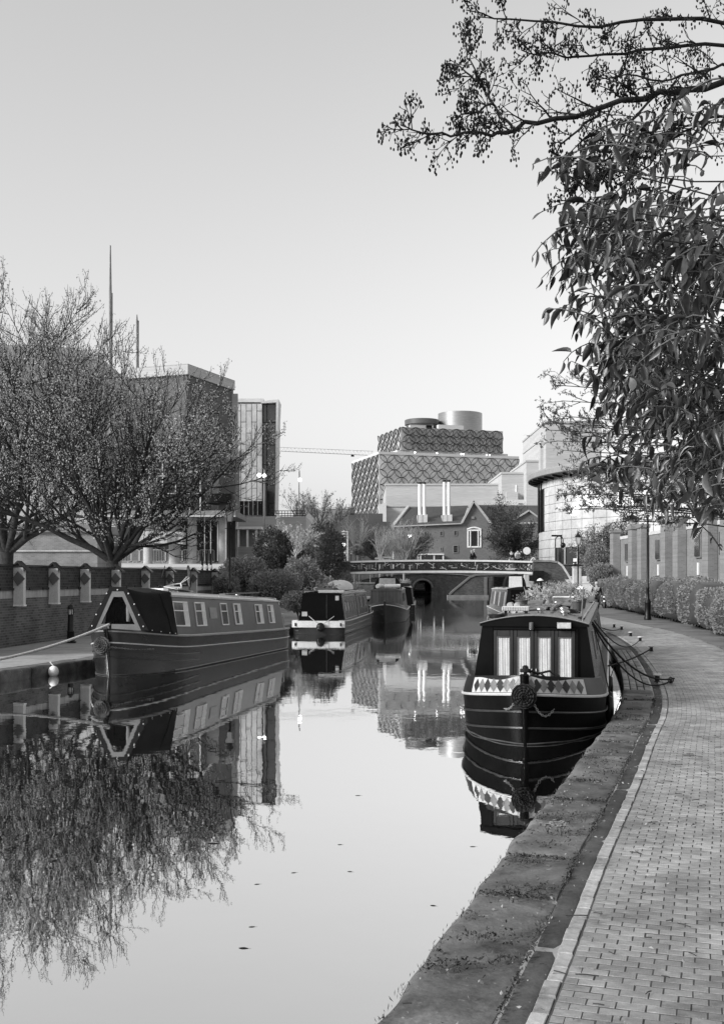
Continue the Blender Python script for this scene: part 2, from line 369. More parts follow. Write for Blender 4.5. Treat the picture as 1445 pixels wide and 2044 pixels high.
def worn_slab(bank, s0, s1, o0, o1, z, h, rough=.012, round_=.05, nx=10, ny=14, seed=0, left=False, wav=.022):
    """slab following the bank with a rolled water edge, worn top and uneven outline"""
    mb = MB(); rows = []
    prof = [(0.02, -h), (0, -round_*1.1), (round_*.3, -round_*.35), (round_, 0)]
    for i in range(ny+1):
        t = i/ny; s = s0+(s1-s0)*t; row = []
        end = -.012 if i in (0, ny) else 0
        for (o, dz) in prof:
            p = bank.at(s, (o0+o) if not left else -(o0+o), z+dz); w = noise.noise(p*3.1+Vector((seed, 0, 0)))
            q = bank.at(s, (o0+o+w*wav) if not left else -(o0+o+w*wav), z+dz+end+(noise.noise(p*2.2)*rough if dz > -.3 else 0)); row.append(q)
        for k in range(1, nx+1):
            o = o0+round_+(o1-o0-round_)*k/nx
            p = bank.at(s, o if not left else -o, z); row.append(p+Vector((0, 0, end+noise.noise(p*2.2)*rough+noise.noise(p*7.5)*rough*.35-(.006 if k == nx else 0))))
        p = row[-1]; row.append(p-Vector((0, 0, .08)))
        rows.append(row)
    mb.grid(rows); n = len(rows[0])
    a = len(mb.v)
    mb.f.append(tuple(range(n))); mb.f.append(tuple(range(ny*n+n-1, ny*n-1, -1)))
    return mb
JOINTS = []
s = RB.sY(2.0); k = 0
while s < RB.sY(19.2):
    ln = rnd.uniform(.85, 1.5); e = min(s+ln, RB.sY(19.4))
    worn_slab(RB, s+.006, e-.006, 0, .52+rnd.uniform(-.012, .012), TP+rnd.uniform(-.008, .008), .34, .02, .06, 12, max(6, int((e-s)*16)), k).build('coping_stone', m_cope, wall_r, smooth=50)
    s = e; k += 1; JOINTS.append(s)
# stone setts laid along the edge beside the boat
s_end = RB.sY(30); s = RB.sY(19.4)+.01; sett = None
while s < s_end:
    o = .02
    for c in range(4):
        w = .118
        b = MB().box((0, 0, 0), (w-.012, .2, .1)); q = RB.at(s+.1, o+w/2, TP-.052+rnd.uniform(-.006, .006)); a = RB.ang(s)-math.pi/2
        if sett is None: sett = b.build('sett', m_copelight, wall_r, bevel=.012, seg=2); ob = sett
        else: ob = sett.copy(); COL.objects.link(ob)
        ob.location = q; ob.rotation_euler = (rnd.uniform(-.03, .03), rnd.uniform(-.03, .03), a); o += w+.003
    s += .214
strip(RB, s_end, RB.sY(96), 0, .52, TP-.002, TP-.002).build('coping', m_cope, wall_r)
# dark strip between coping and kerb
m_dstrip = MPIECE('dark_infill', .075, .2, .9, 6, .3, .35)
s = RB.sY(2.0); k = 0
while s < RB.sY(40):
    e = s+rnd.uniform(.9, 1.7)
    worn_slab(RB, s+.0015, e-.0015, .532, .652, TP-.006, .08, .006, .008, 4, 8, k, wav=.004).build('infill_slab', m_dstrip, towpath, smooth=50); s = e; k += 1
# pale kerb bricks, then the brick courses of the path
m_kerb = MPIECE('pale_kerb_brick', .38, .14, .85, 20, .2, .3)
m_brick = None
m_brick = MPIECE('path_brick', .275, .24, .85, 22, .35, .42)
m_brick.node_tree.nodes['Principled BSDF'].inputs['Specular IOR Level'].default_value = .8; m_brick.node_tree.nodes['Principled BSDF'].inputs['Roughness'].default_value = .5
lichen(m_brick, 9, .63, 1.5, .6); lichen(m_kerb, 9, .6, 1.2, .55)
def brick_mesh(w, l, h, c=.0035):
    mb = MB(); x, y = w/2, l/2
    pts = [(sx*x, sy*y, -h) for sx, sy in ((-1, -1), (1, -1), (1, 1), (-1, 1))]+[(sx*x, sy*y, -c) for sx, sy in ((-1, -1), (1, -1), (1, 1), (-1, 1))]+[(sx*(x-c), sy*(y-c), 0) for sx, sy in ((-1, -1), (1, -1), (1, 1), (-1, 1))]
    fs = [(8, 9, 10, 11)]
    for b_ in (0, 4):
        for i in range(4): fs.append((b_+i, b_+(i+1) % 4, b_+4+(i+1) % 4, b_+4+i))
    mb.add(pts, fs); return mb
kb = brick_mesh(.078, .2, .05).mesh('kerb_brick'); kb.materials.append(m_kerb)
s = RB.sY(3.2)
while s < RB.sY(46):
    o = link('kerb_brick', kb, towpath); o.location = RB.at(s+.1, .657+.0425+rnd.uniform(-.004, .004), TP+.002+rnd.uniform(-.004, .004)); o.rotation_euler = (rnd.uniform(-.02, .02), rnd.uniform(-.02, .02), RB.ang(s+.1)-math.pi/2+rnd.uniform(-.02, .02)); s += .207
strip(RB, RB.sY(2.5), RB.sY(44), .742, 3.05, TP+.0004, TP+.0004).build('joint_sand', M('joint_sand', .06, .95, .5, 5), towpath)
BW, BL = .126, .0715
pb = brick_mesh(BW, BL, .05, .0018).mesh('paving_brick'); pb.materials.append(m_brick)
bricks = []; s = RB.sY(3.5); row = 0
while s < RB.sY(44):
    o = .752 + (BW/2 if row % 2 else 0); width = 2.3 if s < 0 else (1.35 if s < RB.sY(20) else 2.2)
    if row % 2: bricks.append((s, .752+BW/4-.003, .48))
    while o < .752+width:
        bricks.append((s, o+BW/2, 1)); o += BW+.007+rnd.uniform(-.0015, .0025)
    s += BL+.0095; row += 1
cand = []
for (s, o, w) in bricks:
    p = RB.at(s, o, TP); 
    if p.y <= 0: continue
    px, py = CX+p.x/p.y*F, YH+(CAMZ-TP)/p.y*F
    cand.append((p.y if (px < 1452 and py < 2050) else 1e6, s, o, w))
cand.sort(key=lambda q: q[0])
bv, bf = [], []; base = np.array([tuple(v.co) for v in pb.vertices]); fcs = np.array([tuple(p.vertices) for p in pb.polygons])
for i, (_, s, o, w) in enumerate(cand):
    loc = RB.at(s, o, TP+rnd.uniform(.0015, .005)); a = RB.ang(s)-math.pi/2+rnd.uniform(-.025, .025); rx, ry = rnd.uniform(-.02, .02), rnd.uniform(-.014, .014)
    if i < 300:
        ob = link('paving_brick', pb, towpath); ob.location = loc; ob.rotation_euler = (rx, ry, a); ob.scale = (w, 1, 1)
    else:
        m3 = np.array(Matrix.Rotation(a, 3, 'Z') @ Matrix.Rotation(ry, 3, 'Y') @ Matrix.Rotation(rx, 3, 'X'))
        bf.append(fcs+len(bv)*len(base)); bv.append((base*np.array([w, 1, 1])) @ m3.T+np.array(loc))
stuff(npmesh('paving_bricks', np.concatenate(bv), np.concatenate(bf), m_brick, towpath))

# left bank coping
s = LB.sY(14); k = 0
while s < LB.sY(60):
    e = s+rnd.uniform(.9, 1.6)
    worn_slab(LB, s+.006, e-.006, 0, .5, TP, .3, .02, .05, 6, 8, k+50, left=True).build('coping_stone', m_cope, wall_l, smooth=50); s = e; k += 1
# ------------------------------------------------------------------ narrowboats
m_scum = M('waterline_scum', .05, .8, .6, 5)
class Boat:
    """local frame: origin at the stem on the waterline, +y runs aft, x across, z up"""
    def __init__(b, name, label, stem, ang, L=15, B=1.04, zg=.52, zgs=.5, rise=.2, hb=.22, uc=1.86, ue=None, zr=1.54, zrs=None, crown=.12, base=.915, top=.76, bow=2.1, square=False, stern_at_stem=False):
        b.__dict__.update(L=L, B=B, zg=zg, zgs=zgs, rise=rise, hb=hb, uc=uc, ue=ue or L-1.6, zr=zr, zrs=zrs or zr, crown=crown, base=base, top=top, bow=bow, square=square)
        b.root = thing(name, label, 'boat', (stem[0], stem[1], 0), ang)
        b.root['group'] = 'narrowboats moored along the canal'
    def half(b, u):
        if u < b.bow:
            t = max(0, u/b.bow); return max(.02, b.B*(1-(1-t)**2.3)**.62)
        us = .25 if b.square else 1.1
        e = u-(b.L-us)
        if e > 0: return max(.03, b.B*(1-min(1, e/us)**2.5)**(.5))
        return b.B
    def gun(b, u):
        g = b.zg+(b.zgs-b.zg)*min(1, u/b.L)
        if u < 3: g += b.rise*(1-u/3)**2
        if u > b.L-2.2: g += .06*((u-b.L+2.2)/2.2)**2
        return g
    def hull_pt(b, side, u, z, off=0):
        """point on the hull skin"""
        g = b.gun(u); h = b.half(u)+off; k = 1-min(1, u/b.bow); t = max(0, min(1, (g-z)/(g+.4)))
        x = h*(1-t*(.04+.2*k**1.2)) ; y = u+k*.2*t
        return Vector((side*x, y, z))
    def bul_pt(b, side, u, t, off=0):
        """point on the bulwark above the gunwale, t 0..1 upward"""
        return Vector((side*(b.half(u)*(1-.07*t*min(1, u/.5))+off), u-.04*t*(1-min(1, u/b.bow)), b.gun(u)+t*b.bulh(u)))
    def bulh(b, u):
        if u < b.uc+.1: return b.hb
        return .02
    def us(b, u0, u1, n):
        return [u0+(u1-u0)*i/n for i in range(n+1)]
    def stations(b):
        u = [b.bow*(i/14)**1.5 for i in range(15)]; u += [b.bow+(b.L-1.3-b.bow)*i/10 for i in range(1, 11)]
        tail = .3 if b.square else 1.3
        u += [b.L-tail+tail*(1-(1-i/8)**2) for i in range(0, 9)]
        return sorted(set(round(x, 4) for x in u))
    def hull(b, mat, bmat, deck=None, linemat=None, strakes=(.0, -.25, -.48), strake_len=None):
        mb = MB(); rows = []
        for u in b.stations():
            g = b.gun(u); row = []
            for sd in (-1, 1):
                zs = [-.4, -.15, .0, .12, g-.3, g-.15, g] if sd < 0 else [g, g-.15, g-.3, .12, .0, -.15, -.4]
                row += [b.hull_pt(sd, u, z) for z in zs]
            rows.append(row)
        mb.grid(rows)
        n = len(rows[0]); mb.f.append(tuple(range(n))); mb.f.append(tuple((len(rows)-1)*n+i for i in range(n-1, -1, -1)))
        b.h = mb.build('hull', mat, b.root, smooth=45)
        # bulwark round the bow
        uu = [b.uc*(i/16)**1.5 for i in range(17)]
        mb = MB()
        for sd in (-1, 1):
            rows = [[b.bul_pt(sd, u, 0, .004), b.bul_pt(sd, u, .5, .008), b.bul_pt(sd, u, 1, .004), b.bul_pt(sd, u, 1, -.035), b.bul_pt(sd, u, .3, -.05)] for u in uu+[b.uc+.12]]
            mb.grid(rows)
        b.bw = mb.build('bulwark', bmat, b.root, smooth=45)
        # deck
        mb = MB(); rows = []
        for u in b.stations():
            h = b.half(u)-.01; z = b.gun(u)+(.03 if u < b.uc else -.006); rows.append([Vector((-h, u, z)), Vector((h, u, z))])
        mb.grid(rows); mb.build('deck', deck or m_dark, b.root)
        # rubbing strakes
        for i, dz in enumerate(strakes):
            for sd in (-1, 1):
                end = b.L-.05 if (i == 0 or strake_len is None) else strake_len
                pts = []
                for u in [x for x in b.stations() if x <= end]+([end] if end < b.L-.06 else []):
                    z = b.gun(u)+dz+(-.01 if i == 0 else 0)
                    pts.append(b.hull_pt(sd, u, z, .012))
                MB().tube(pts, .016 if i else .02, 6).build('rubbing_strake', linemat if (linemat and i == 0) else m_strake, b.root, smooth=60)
        # scum line where the hull meets the water
        for sd in (-1, 1): MB().tube([b.hull_pt(sd, u, .012+.006*math.sin(u*9), .004) for u in b.stations()[:-2]], .012, 5).build('waterline', m_scum, b.root, smooth=60)
        # stem post
        g = b.gun(0)+b.hb
        MB().tube([(0, .3, -.35), (0, .17, .0), (0, .05, b.gun(0)*.6), (0, -.02, b.gun(0)), (0, -.05, g+.01)], [.04, .045, .05, .055, .06], 8).build('stem_post', mat, b.root, smooth=60)
    def roofz(b, u): return b.zr+(b.zrs-b.zr)*(u-b.uc)/(b.ue-b.uc)
    def side_pt(b, side, u, t, off=0):
        """cabin side: t 0 at the gunwale, 1 at the roof edge"""
        z0, z1 = b.gun(u)-.01, b.roofz(u); x = b.base+(b.top-b.base)*t
        n = Vector((side*(z1-z0), 0, b.base-b.top)).normalized()
        return Vector((side*x, u, z0+(z1-z0)*t))+n*off
    def cabin(b, mat, roofmat, endmat=None, rail=True, railmat=None):
        mb = MB(); rows = []; us = b.us(b.uc, b.ue, 8)
        for u in us: rows.append([b.side_pt(-1, u, 0), b.side_pt(-1, u, 1)])
        mb.grid(rows); rows = []
        for u in us: rows.append([b.side_pt(1, u, 1), b.side_pt(1, u, 0)])
        mb.grid(rows); b.cab = mb.build('cabin_side', mat, b.root)
        mb = MB(); rows = []
        for i, u in enumerate(us):
            z = b.roofz(u); w = b.top+.035; uu = u+(-.04 if i == 0 else (.04 if i == len(us)-1 else 0)); row = [Vector((-w, uu, z-.045)), Vector((-w, uu, z))]
            for k in range(1, 12):
                x = -w+2*w*k/12; row.append(Vector((x, uu, z+b.crown*(1-(x/w)**2))))
            row += [Vector((w, uu, z)), Vector((w, uu, z-.045))]; rows.append(row)
        mb.grid(rows); b.rf = mb.build('roof', roofmat, b.root, smooth=40)
        for row in (rows[0], rows[-1]): MB().add(row, [tuple(range(len(row)))]).build('roof_end', endmat or mat, b.root)
        if rail:
            for sd in (-1, 1):
                pts = [Vector((sd*(b.top-.06), u, b.roofz(u)+.075)) for u in b.us(b.uc+.15, b.ue-.15, 10)]
                mb = MB().tube(pts, .014, 6)
                for p in pts[::2]: mb.tube([p, p-Vector((0, 0, .07))], .01, 5)
                mb.build('roof_handrail', railmat or m_metal, b.root, smooth=60)
        for u, d in ((b.uc, 1), (b.ue, -1)):
            mb = MB(); pts = [b.side_pt(-1, u, 0), b.side_pt(-1, u, 1)]
            for k in range(1, 12):
                x = -b.top+2*b.top*k/12; pts.append(Vector((x, u, b.roofz(u)+b.crown*(1-(x/b.top)**2)-.01)))
            pts += [b.side_pt(1, u, 1), b.side_pt(1, u, 0)]
            mb.add(pts, [tuple(range(len(pts)))]); mb.build('cabin_end', endmat or mat, b.root)
    def quad_on_side(b, side, u0, u1, t0, t1, off, mat, name, parent=None, thick=.012):
        mb = MB(); P_ = [b.side_pt(side, u0, t0, off), b.side_pt(side, u1, t0, off), b.side_pt(side, u1, t1, off), b.side_pt(side, u0, t1, off)]
        Q = [b.side_pt(side, u0, t0, off-thick), b.side_pt(side, u1, t0, off-thick), b.side_pt(side, u1, t1, off-thick), b.side_pt(side, u0, t1, off-thick)]
        mb.add(P_+Q, [(0, 1, 2, 3)]+[(i, (i+1) % 4, 4+(i+1) % 4, 4+i) for i in range(4)])
        return mb.build(name, mat, parent or b.root)
    def window(b, side, u0, u1, t0=.32, t1=.82, fmat=None, curtain=None, transom=None, thick=.03):
        fr = MB()
        def bar(a0, a1, c0, c1):
            mbp = [b.side_pt(side, a0, c0, .022), b.side_pt(side, a1, c0, .022), b.side_pt(side, a1, c1, .022), b.side_pt(side, a0, c1, .022)]
            mbq = [b.side_pt(side, a0, c0, -.004), b.side_pt(side, a1, c0, -.004), b.side_pt(side, a1, c1, -.004), b.side_pt(side, a0, c1, -.004)]
            fr.add(mbp+mbq, [(0, 1, 2, 3)]+[(i, (i+1) % 4, 4+(i+1) % 4, 4+i) for i in range(4)])
        dt = thick/.95
        bar(u0, u0+thick, t0, t1); bar(u1-thick, u1, t0, t1); bar(u0+thick, u1-thick, t0, t0+dt); bar(u0+thick, u1-thick, t1-dt, t1)
        if transom: bar(u0+thick, u1-thick, transom-dt*.4, transom+dt*.4)
        w = fr.build('window', fmat or m_white, b.root)
        b.quad_on_side(side, u0+.004, u1-.004, t0+.004, t1-.004, .004, m_glassdark, 'glass', w)
        if curtain:
            for (a, c) in curtain:
                mb = MB(); rows = []
                n = 14
                for k in range(n+1):
                    u = u0+thick+(u1-u0-2*thick)*(a+(c-a)*k/n); o = .009+.003*math.sin(k*2.3)
                    rows.append([b.side_pt(side, u, t0+dt, o), b.side_pt(side, u, t1-dt, o)])
                mb.grid(rows); mb.build('curtain', m_curtain, w, smooth=80)
        return w
    def fender(b, r=.15, z=None, mat=None, name='rope_fender', depth=.6):
        z = b.gun(0)-.03 if z is None else z; y0 = -.03-r*depth
        mb = MB(); 
        # wound rope: rings of rope over a round core
        mb.ball((0, y0, z), r*.93, 16, 10, 1, depth, 1)
        for j in range(5):
            rr = r*(.16+.2*j); yy = y0-depth*math.sqrt(max(0, r*r-rr*rr))*.98; n = 26
            pts = [(rr*math.cos(2*math.pi*k/n)*(1+.05*(k % 2)), yy+(.012 if k % 2 else -.012), z+rr*math.sin(2*math.pi*k/n)*(1+.05*(k % 2))) for k in range(n)]
            mb.tube(pts, r*.105, 5, closed=True)
        return mb.build(name, mat or m_rope, b.root, smooth=70)
def chain(parent, pts, name='chain', mat=None, r=.006, pitch=.034):
    """links along a sagging polyline"""
    mb = MB(); pts = [Vector(p) for p in pts]; L_ = sum((pts[i+1]-pts[i]).length for i in range(len(pts)-1)); n = int(L_/pitch); acc = 0
    def along(d):
        for i in range(len(pts)-1):
            l = (pts[i+1]-pts[i]).length
            if d <= l: return pts[i].lerp(pts[i+1], d/l), (pts[i+1]-pts[i]).normalized()
            d -= l
        return pts[-1], (pts[-1]-pts[-2]).normalized()
    for k in range(n):
        p, t = along((k+.5)*L_/n); u = t.cross(Vector((0, 1, 0))).normalized() if k % 2 else Vector((0, 1, 0)); u = (u-t*u.dot(t)).normalized()
        ring = [p+t*math.cos(a)*pitch*.72+u*math.sin(a)*pitch*.38 for a in [2*math.pi*i/10 for i in range(10)]]
        mb.tube(ring, r, 5, closed=True)
    return mb.build(name, mat or m_metal, parent, smooth=70)
def sag(a, b, d, n=14):
    a, b = Vector(a), Vector(b); return [a.lerp(b, t)-Vector((0, 0, d*4*t*(1-t))) for t in [i/n for i in range(n+1)]]
def rope_thing(name, label, path, r, mat, cat='rope', group=None, n=6):
    o = MB().tube(path, r, n).build(name, mat, None, smooth=70); return tag(o, label, cat, group)

# ---- the black boat at the right, bow to the camera
A1 = math.atan(.224)
b1 = Boat('narrowboat', 'black narrowboat at right with curtained front doors and diamond pattern on its bow', (2.13, 14.45), -A1, L=18, zg=.5, zgs=.5, rise=.19, hb=.245, uc=1.86, zr=1.54, crown=.12)
b1.hull(m_blackhull, m_dark, m_dark, M('gold_line', .5, .4, .1, 5), strakes=(0, -.24, -.46))
m_roofb1 = M('roof_paint', .08, .4, .3, 2)
b1.cabin(M('cabin_side_paint', .1, .25, .3, 2), m_roofb1, m_black)
# eyebrow over the doors: roof front edge
MB().tube([Vector((x, b1.uc-.05, b1.roofz(b1.uc)+b1.crown*(1-(x/.795)**2)-.002)) for x in np.linspace(-.795, .795, 15)], .012, 6).build('roof_trim', m_grey, b1.root, smooth=60)
# painted bow panels with their diamonds
def bul_sheet(b, side, poly, off, name, mat, parent, n=6):
    """poly of (u,t): ordered lower edge then upper edge columns -> strip sheet following the bulwark"""
    mb = MB(); rows = [[b.bul_pt(side, u, t0, off), b.bul_pt(side, u, (t0+t1)/2, off+.003), b.bul_pt(side, u, t1, off)] for (u, t0, t1) in poly]
    mb.grid(rows); return mb.build(name, mat, parent, smooth=60)
m_diaA = M('diamond_dark', .03, .35, .1, 6); m_diaB = M('diamond_grey', .2, .35, .15, 6)
for sd in (-1, 1):
    cols = []
    for i in range(25):
        f = i/24; u = .004+(.72-.004)*f**2; dip = .82-.2*math.sin(math.pi*min(1, f*1.1))**2 + .1*(1-f)
        lo = .06; hi = min(.95, dip+.08)
        if f > .93: lo += (f-.93)/.07*.0; hi -= 0
        cols.append((u, lo, hi))
    pan = bul_sheet(b1, sd, cols, .013, 'painted_panel', m_pale, b1.root)
    for k in range(8):
        f = (k+.75)/8.6; u = .004+(.72-.004)*f**2; du = .085*f**.75+.004; 
        mb = MB(); mid = .46; hh = .38
        pts = [b1.bul_pt(sd, u-du, mid, .021), b1.bul_pt(sd, u, mid-hh, .021), b1.bul_pt(sd, u+du, mid, .021), b1.bul_pt(sd, u, mid+hh, .021), b1.bul_pt(sd, u, mid, .023)]
        mb.add(pts, [(0, 1, 4), (1, 2, 4), (2, 3, 4), (3, 0, 4)]); mb.build('diamond', m_diaA if k % 2 else m_diaB, pan)
# rope fender with chains
fd = b1.fender(.155, b1.gun(0)-.02)
for sd in (-1, 1):
    e = b1.hull_pt(sd, .1 if sd < 0 else .17, b1.gun(.1)-.2, .03); a = Vector((sd*.12, -.1, b1.gun(0)-.1))
    pts = [a.lerp(e, t)-Vector((0, .02, (.04 if sd < 0 else .13)*4*t*(1-t))) for t in [i/12 for i in range(13)]]
    chain(b1.root, pts, r=.0055, pitch=.032, mat=m_grey)
# bow stud with coiled rope
g0 = b1.gun(0)+b1.hb
MB().lathe([(.025, 0), (.025, .09), (.04, .1), (.04, .13), (.02, .15)], 10, (0, .12, g0-.03)).build('mooring_stud', m_iron, b1.root, smooth=40)
pts = [Vector((.0+.06*math.cos(a*1.3), .13+.06*math.sin(a*1.3), g0+.03+.004*a)) for a in np.linspace(0, 9, 30)]+[Vector((.15, .25, g0-.0)), Vector((.3, .36, g0+.03)), Vector((.42, .42, g0-.04)), Vector((.46, .40, g0-.1)), Vector((.38, .3, g0-.14)), Vector((.27, .2, g0-.06)), Vector((.2, .18, g0+.01))]
MB().tube(pts, .016, 6).build('bow_rope', m_rope, b1.root, smooth=70)
# four front doors with glazed, curtained lights
uc = b1.uc; zt = b1.roofz(uc)
def fp(x, z, off): return Vector((x, uc-off, z))
mb = MB(); zb0, zt0 = .62, 1.44
for (xa, xb, za, zb) in ((-.64, -.60, zb0, zt0+.04), (.60, .64, zb0, zt0+.04), (-.60, .60, zt0, zt0+.04)): mb.bb(xa, xb, uc-.035, uc-.002, za, zb)
mb.build('door_frame', m_black, b1.root, bevel=.006)
m_doorpaint = M('door_paint', .02, .35, .25, 5, spec=.5)
for k in range(4):
    xa, xb = -.598+k*.299+.003, -.598+(k+1)*.299-.003
    mb = MB(); st = .05
    mb.bb(xa, xa+st, uc-.03, uc-.003, zb0, zt0-.004); mb.bb(xb-st, xb, uc-.03, uc-.003, zb0, zt0-.004); mb.bb(xa+st, xb-st, uc-.0295, uc-.003, zt0-.1, zt0-.004); mb.bb(xa+st, xb-st, uc-.0295, uc-.003, zb0, zb0+.07)
    dr = mb.build('door', m_doorpaint, b1.root, bevel=.006)
    mb = MB(); wa, wb, za, zb = xa+st, xb-st, zb0+.07, zt0-.1
    for (p0, p1, q0, q1) in ((wa, wa+.011, za, zb), (wb-.011, wb, za, zb), (wa+.011, wb-.011, zb-.011, zb), (wa+.011, wb-.011, za, za+.011)): mb.bb(p0, p1, uc-.024, uc-.004, q0, q1)
    mb.build('glazing_bead', m_mid, dr)
    mb = MB(); rows = []; n = 40; cph = rnd.uniform(0, 6)
    c0, c1 = wa+.012, wb-.012
    for i in range(n+1):
        f = i/n; col = []
        for j in range(9):
            g = j/8; x = c0+(c1-c0)*f; z = za+.018+(zb-za-.036)*g
            pinch = 1 if k in (0, 3) else 1-.0*g
            col.append(Vector((x, uc-.0105+.0024*math.sin(f*30+cph+1.2*g)+.0026*math.sin(f*12+g*2.1+cph), z)))
        rows.append(col)
    mb.grid(rows); mb.build('curtain', m_curtain, dr, smooth=80)
    mb = MB(); mb.bb(wa+.014, wb-.014, uc-.0215, uc-.0205, za+.014, zb-.014); mb.build('glass', m_glassclear, dr)
    if k in (1, 2):
        x = xb-.028 if k == 1 else xa+.028
        MB().tube([(x, uc-.032, .78), (x, uc-.05, .79), (x, uc-.05, .87), (x, uc-.032, .88)], .006, 6).build('handle', m_metal, dr, smooth=60)
# head lamp and horn on the front
mb = MB().bb(.33, .55, uc-.14, uc-.06, 1.462, 1.572); hl = mb.build('headlamp', m_iron, b1.root, bevel=.02, seg=2)
MB().bb(.342, .538, uc-.146, uc-.142, 1.474, 1.56).build('lens', M('lamp_lens', .75, .15, .3, 14, metal=.6), hl, bevel=.002)
MB().lathe([(.03, -.05), (.034, -.04), (.034, .05), (.02, .06)], 10, (-.035, uc-.09, 1.50)).build('navigation_light', m_mid, b1.root, smooth=50)
# windows on the far (towpath) side and the canal side
for sd in (-1, 1):
    for u in (4.2, 6.6, 9.4, 12.2, 14.6): b1.window(sd, u, u+.8, .35, .8, m_grey, [(0, .25), (.75, 1)])
# stern doors and tiller
MB().tube([(0, 17.5, .55), (0, 17.5, 1.25), (0, 17.2, 1.4), (0, 16.6, 1.42)], .02, 6).build('tiller', m_metal, b1.root, smooth=60)
# mushroom vents (fixed to the roof)
def vent(b, x, u, r=.085, h=.09):
    z = b.roofz(u)+b.crown*(1-(x/b.top)**2)
    MB().lathe([(r*.55, -.02), (r*.55, h*.55), (r, h*.55), (r*.95, h*.8), (r*.5, h), (.005, h*1.08)], 14, (x, u, z)).build('mushroom_vent', m_metal, b.root, smooth=40)
for (x, u) in ((.02, 3.1), (.02, 5.6), (.33, 4.3), (.4, 2.9), (.05, 8.2), (-.2, 10.5), (.3, 12.0)): vent(b1, x, u)
def chimney(b, x, u, h, r, mat, capmat):
    z = b.roofz(u)+b.crown*(1-(x/b.top)**2)-.02
    c = MB().lathe([(r*1.3, 0), (r*1.3, .03), (r, .04), (r, h*.8), (r*1.1, h*.82), (r*1.1, h*.86), (r, h*.86), (r, h)], 14, (x, u, z)).build('chimney', mat, b.root, smooth=40)
    MB().lathe([(r*1.5, h), (r*1.5, h+.015), (r*.9, h+.06), (.01, h+.09)], 14, (x, u, z)).build('cowl', capmat, c, smooth=40)
chimney(b1, .42, 12.6, .34, .085, m_metal, m_white)

# things lying on the roof of the black boat
def on_roof(b, x, u, dz=0):
    p = Vector((x, u, b.roofz(u)+b.crown*(1-(x/b.top)**2)+dz)); return b.root.matrix_basis @ p
bpy.context.view_layer.update()
def tray(loc, rz, label, w, d, h, mat, ribs):
    t = thing('roof_rack', label, 'rack', loc, rz)
    MB().bb(-w/2, w/2, -d/2, d/2, h*.45, h).build('tray', mat, t, bevel=.01)
    for i in range(ribs):
        x = -w/2+w*(i+.5)/ribs; MB().bb(x-.006, x+.006, -d/2-.012, -d/2-.002, h*.5, h*.95).build('slat', m_pale, t)
    for sx in (-1, 1):
        for sy in (-1, 1): MB().bb(sx*(w/2-.05)-.015, sx*(w/2-.05)+.015, sy*(d/2-.05)-.015, sy*(d/2-.05)+.015, -.03, h*.46).build('leg', m_iron, t)
    return t
tray(on_roof(b1, -.36, 3.0), -A1, 'pale ribbed box on short legs at the front left of the black boat roof', .42, .3, .13, m_pale, 16)
t = thing('rope_coil', 'loose dark rope coil on the roof corner of the black boat', 'rope', on_roof(b1, -.6, 2.35), -A1)
MB().tube([(.1*math.cos(a)*(1+.2*math.sin(a*.37)), .14*math.sin(a), .02+.006*a*.3) for a in np.linspace(0, 26, 90)], .014, 5).build('coil', m_rope, t, smooth=70)
t = thing('boat_pole', 'long dark boat pole laid lengthways on the black boat roof', 'pole', on_roof(b1, .18, 3.4), -A1)
MB().tube([(0, 0, .06), (0, 4.5, .06)], .022, 8).build('shaft', m_wood, t, smooth=60); MB().tube([(0, -.12, .06), (0, .05, .06)], .028, 8).build('ferrule', m_metal, t, smooth=60)
t = thing('gangplank', 'flat dark plank lying on the black boat roof behind the vents', 'plank', on_roof(b1, .25, 6.3), -A1+.05)
MB().bb(-.14, .14, 0, 2.2, .04, .075).build('board', m_wood, t, bevel=.005); MB().bb(-.13, .13, .2, .24, .0, .042).build('batten', m_iron, t); MB().bb(-.13, .13, 1.9, 1.94, .0, .042).build('batten', m_iron, t)
def planter(b, x, u, label, w, d, h, nleaf, seed, mat, twigs=9):
    r = random.Random(seed); t = thing('roof_planter', label, 'planter', on_roof(b, x, u), b.root.rotation_euler.z, 'planters on boat roofs')
    mb = MB(); poly = [(-w/2*.85, 0), (w/2*.85, 0), (w/2, h), (-w/2, h)]
    mb.prism([Vector((x_, 0, z)) for x_, z in poly], (0, -d/2, 0), (0, d/2, 0)); mb.build('basket', mat, t, bevel=.008)
    mb = MB(); lm = MB()
    for i in range(twigs):
        p = Vector((r.uniform(-w/2, w/2), r.uniform(-d/2, d/2), h*.9)); q = p+Vector((r.uniform(-.22, .22), r.uniform(-.2, .2), r.uniform(.08, .32))); mid = p.lerp(q, .5)+Vector((r.uniform(-.05, .05), 0, .05))
        mb.tube([p, mid, q], [.006, .005, .003], 4)
        for j in range(nleaf):
            c = p.lerp(q, r.random())+Vector((r.uniform(-.05, .05), r.uniform(-.05, .05), r.uniform(-.03, .05))); d1 = Vector((r.uniform(-1, 1), r.uniform(-1, 1), r.uniform(-.4, 1))).normalized(); d2 = d1.cross(Vector((r.uniform(-1, 1), r.uniform(-1, 1), .3))).normalized(); s_ = r.uniform(.02, .04)
            lm.add([c-d1*s_, c+d2*s_*.5, c+d1*s_, c-d2*s_*.5], [(0, 1, 2, 3)])
    stuff(mb.build('twigs', m_barkpale, t)); stuff(lm.build('foliage', m_leaf_pale, t))
    return t
m_leaf_pale = MLEAF('pale_leaf', .32, .5); m_leaf_mid = MLEAF('mid_leaf', .14, .5)
m_basket = M('basket_weave', .16, .9, .4, 40, bump=.6)
planter(b1, .05, 11.4, 'woven basket planter with pale twigs next to the silver chimney', .5, .3, .2, 9, 3, m_basket, 12)
planter(b1, -.42, 8.6, 'leafy trough at the left roof edge of the black boat', .4, .8, .14, 10, 4, m_wood, 18)
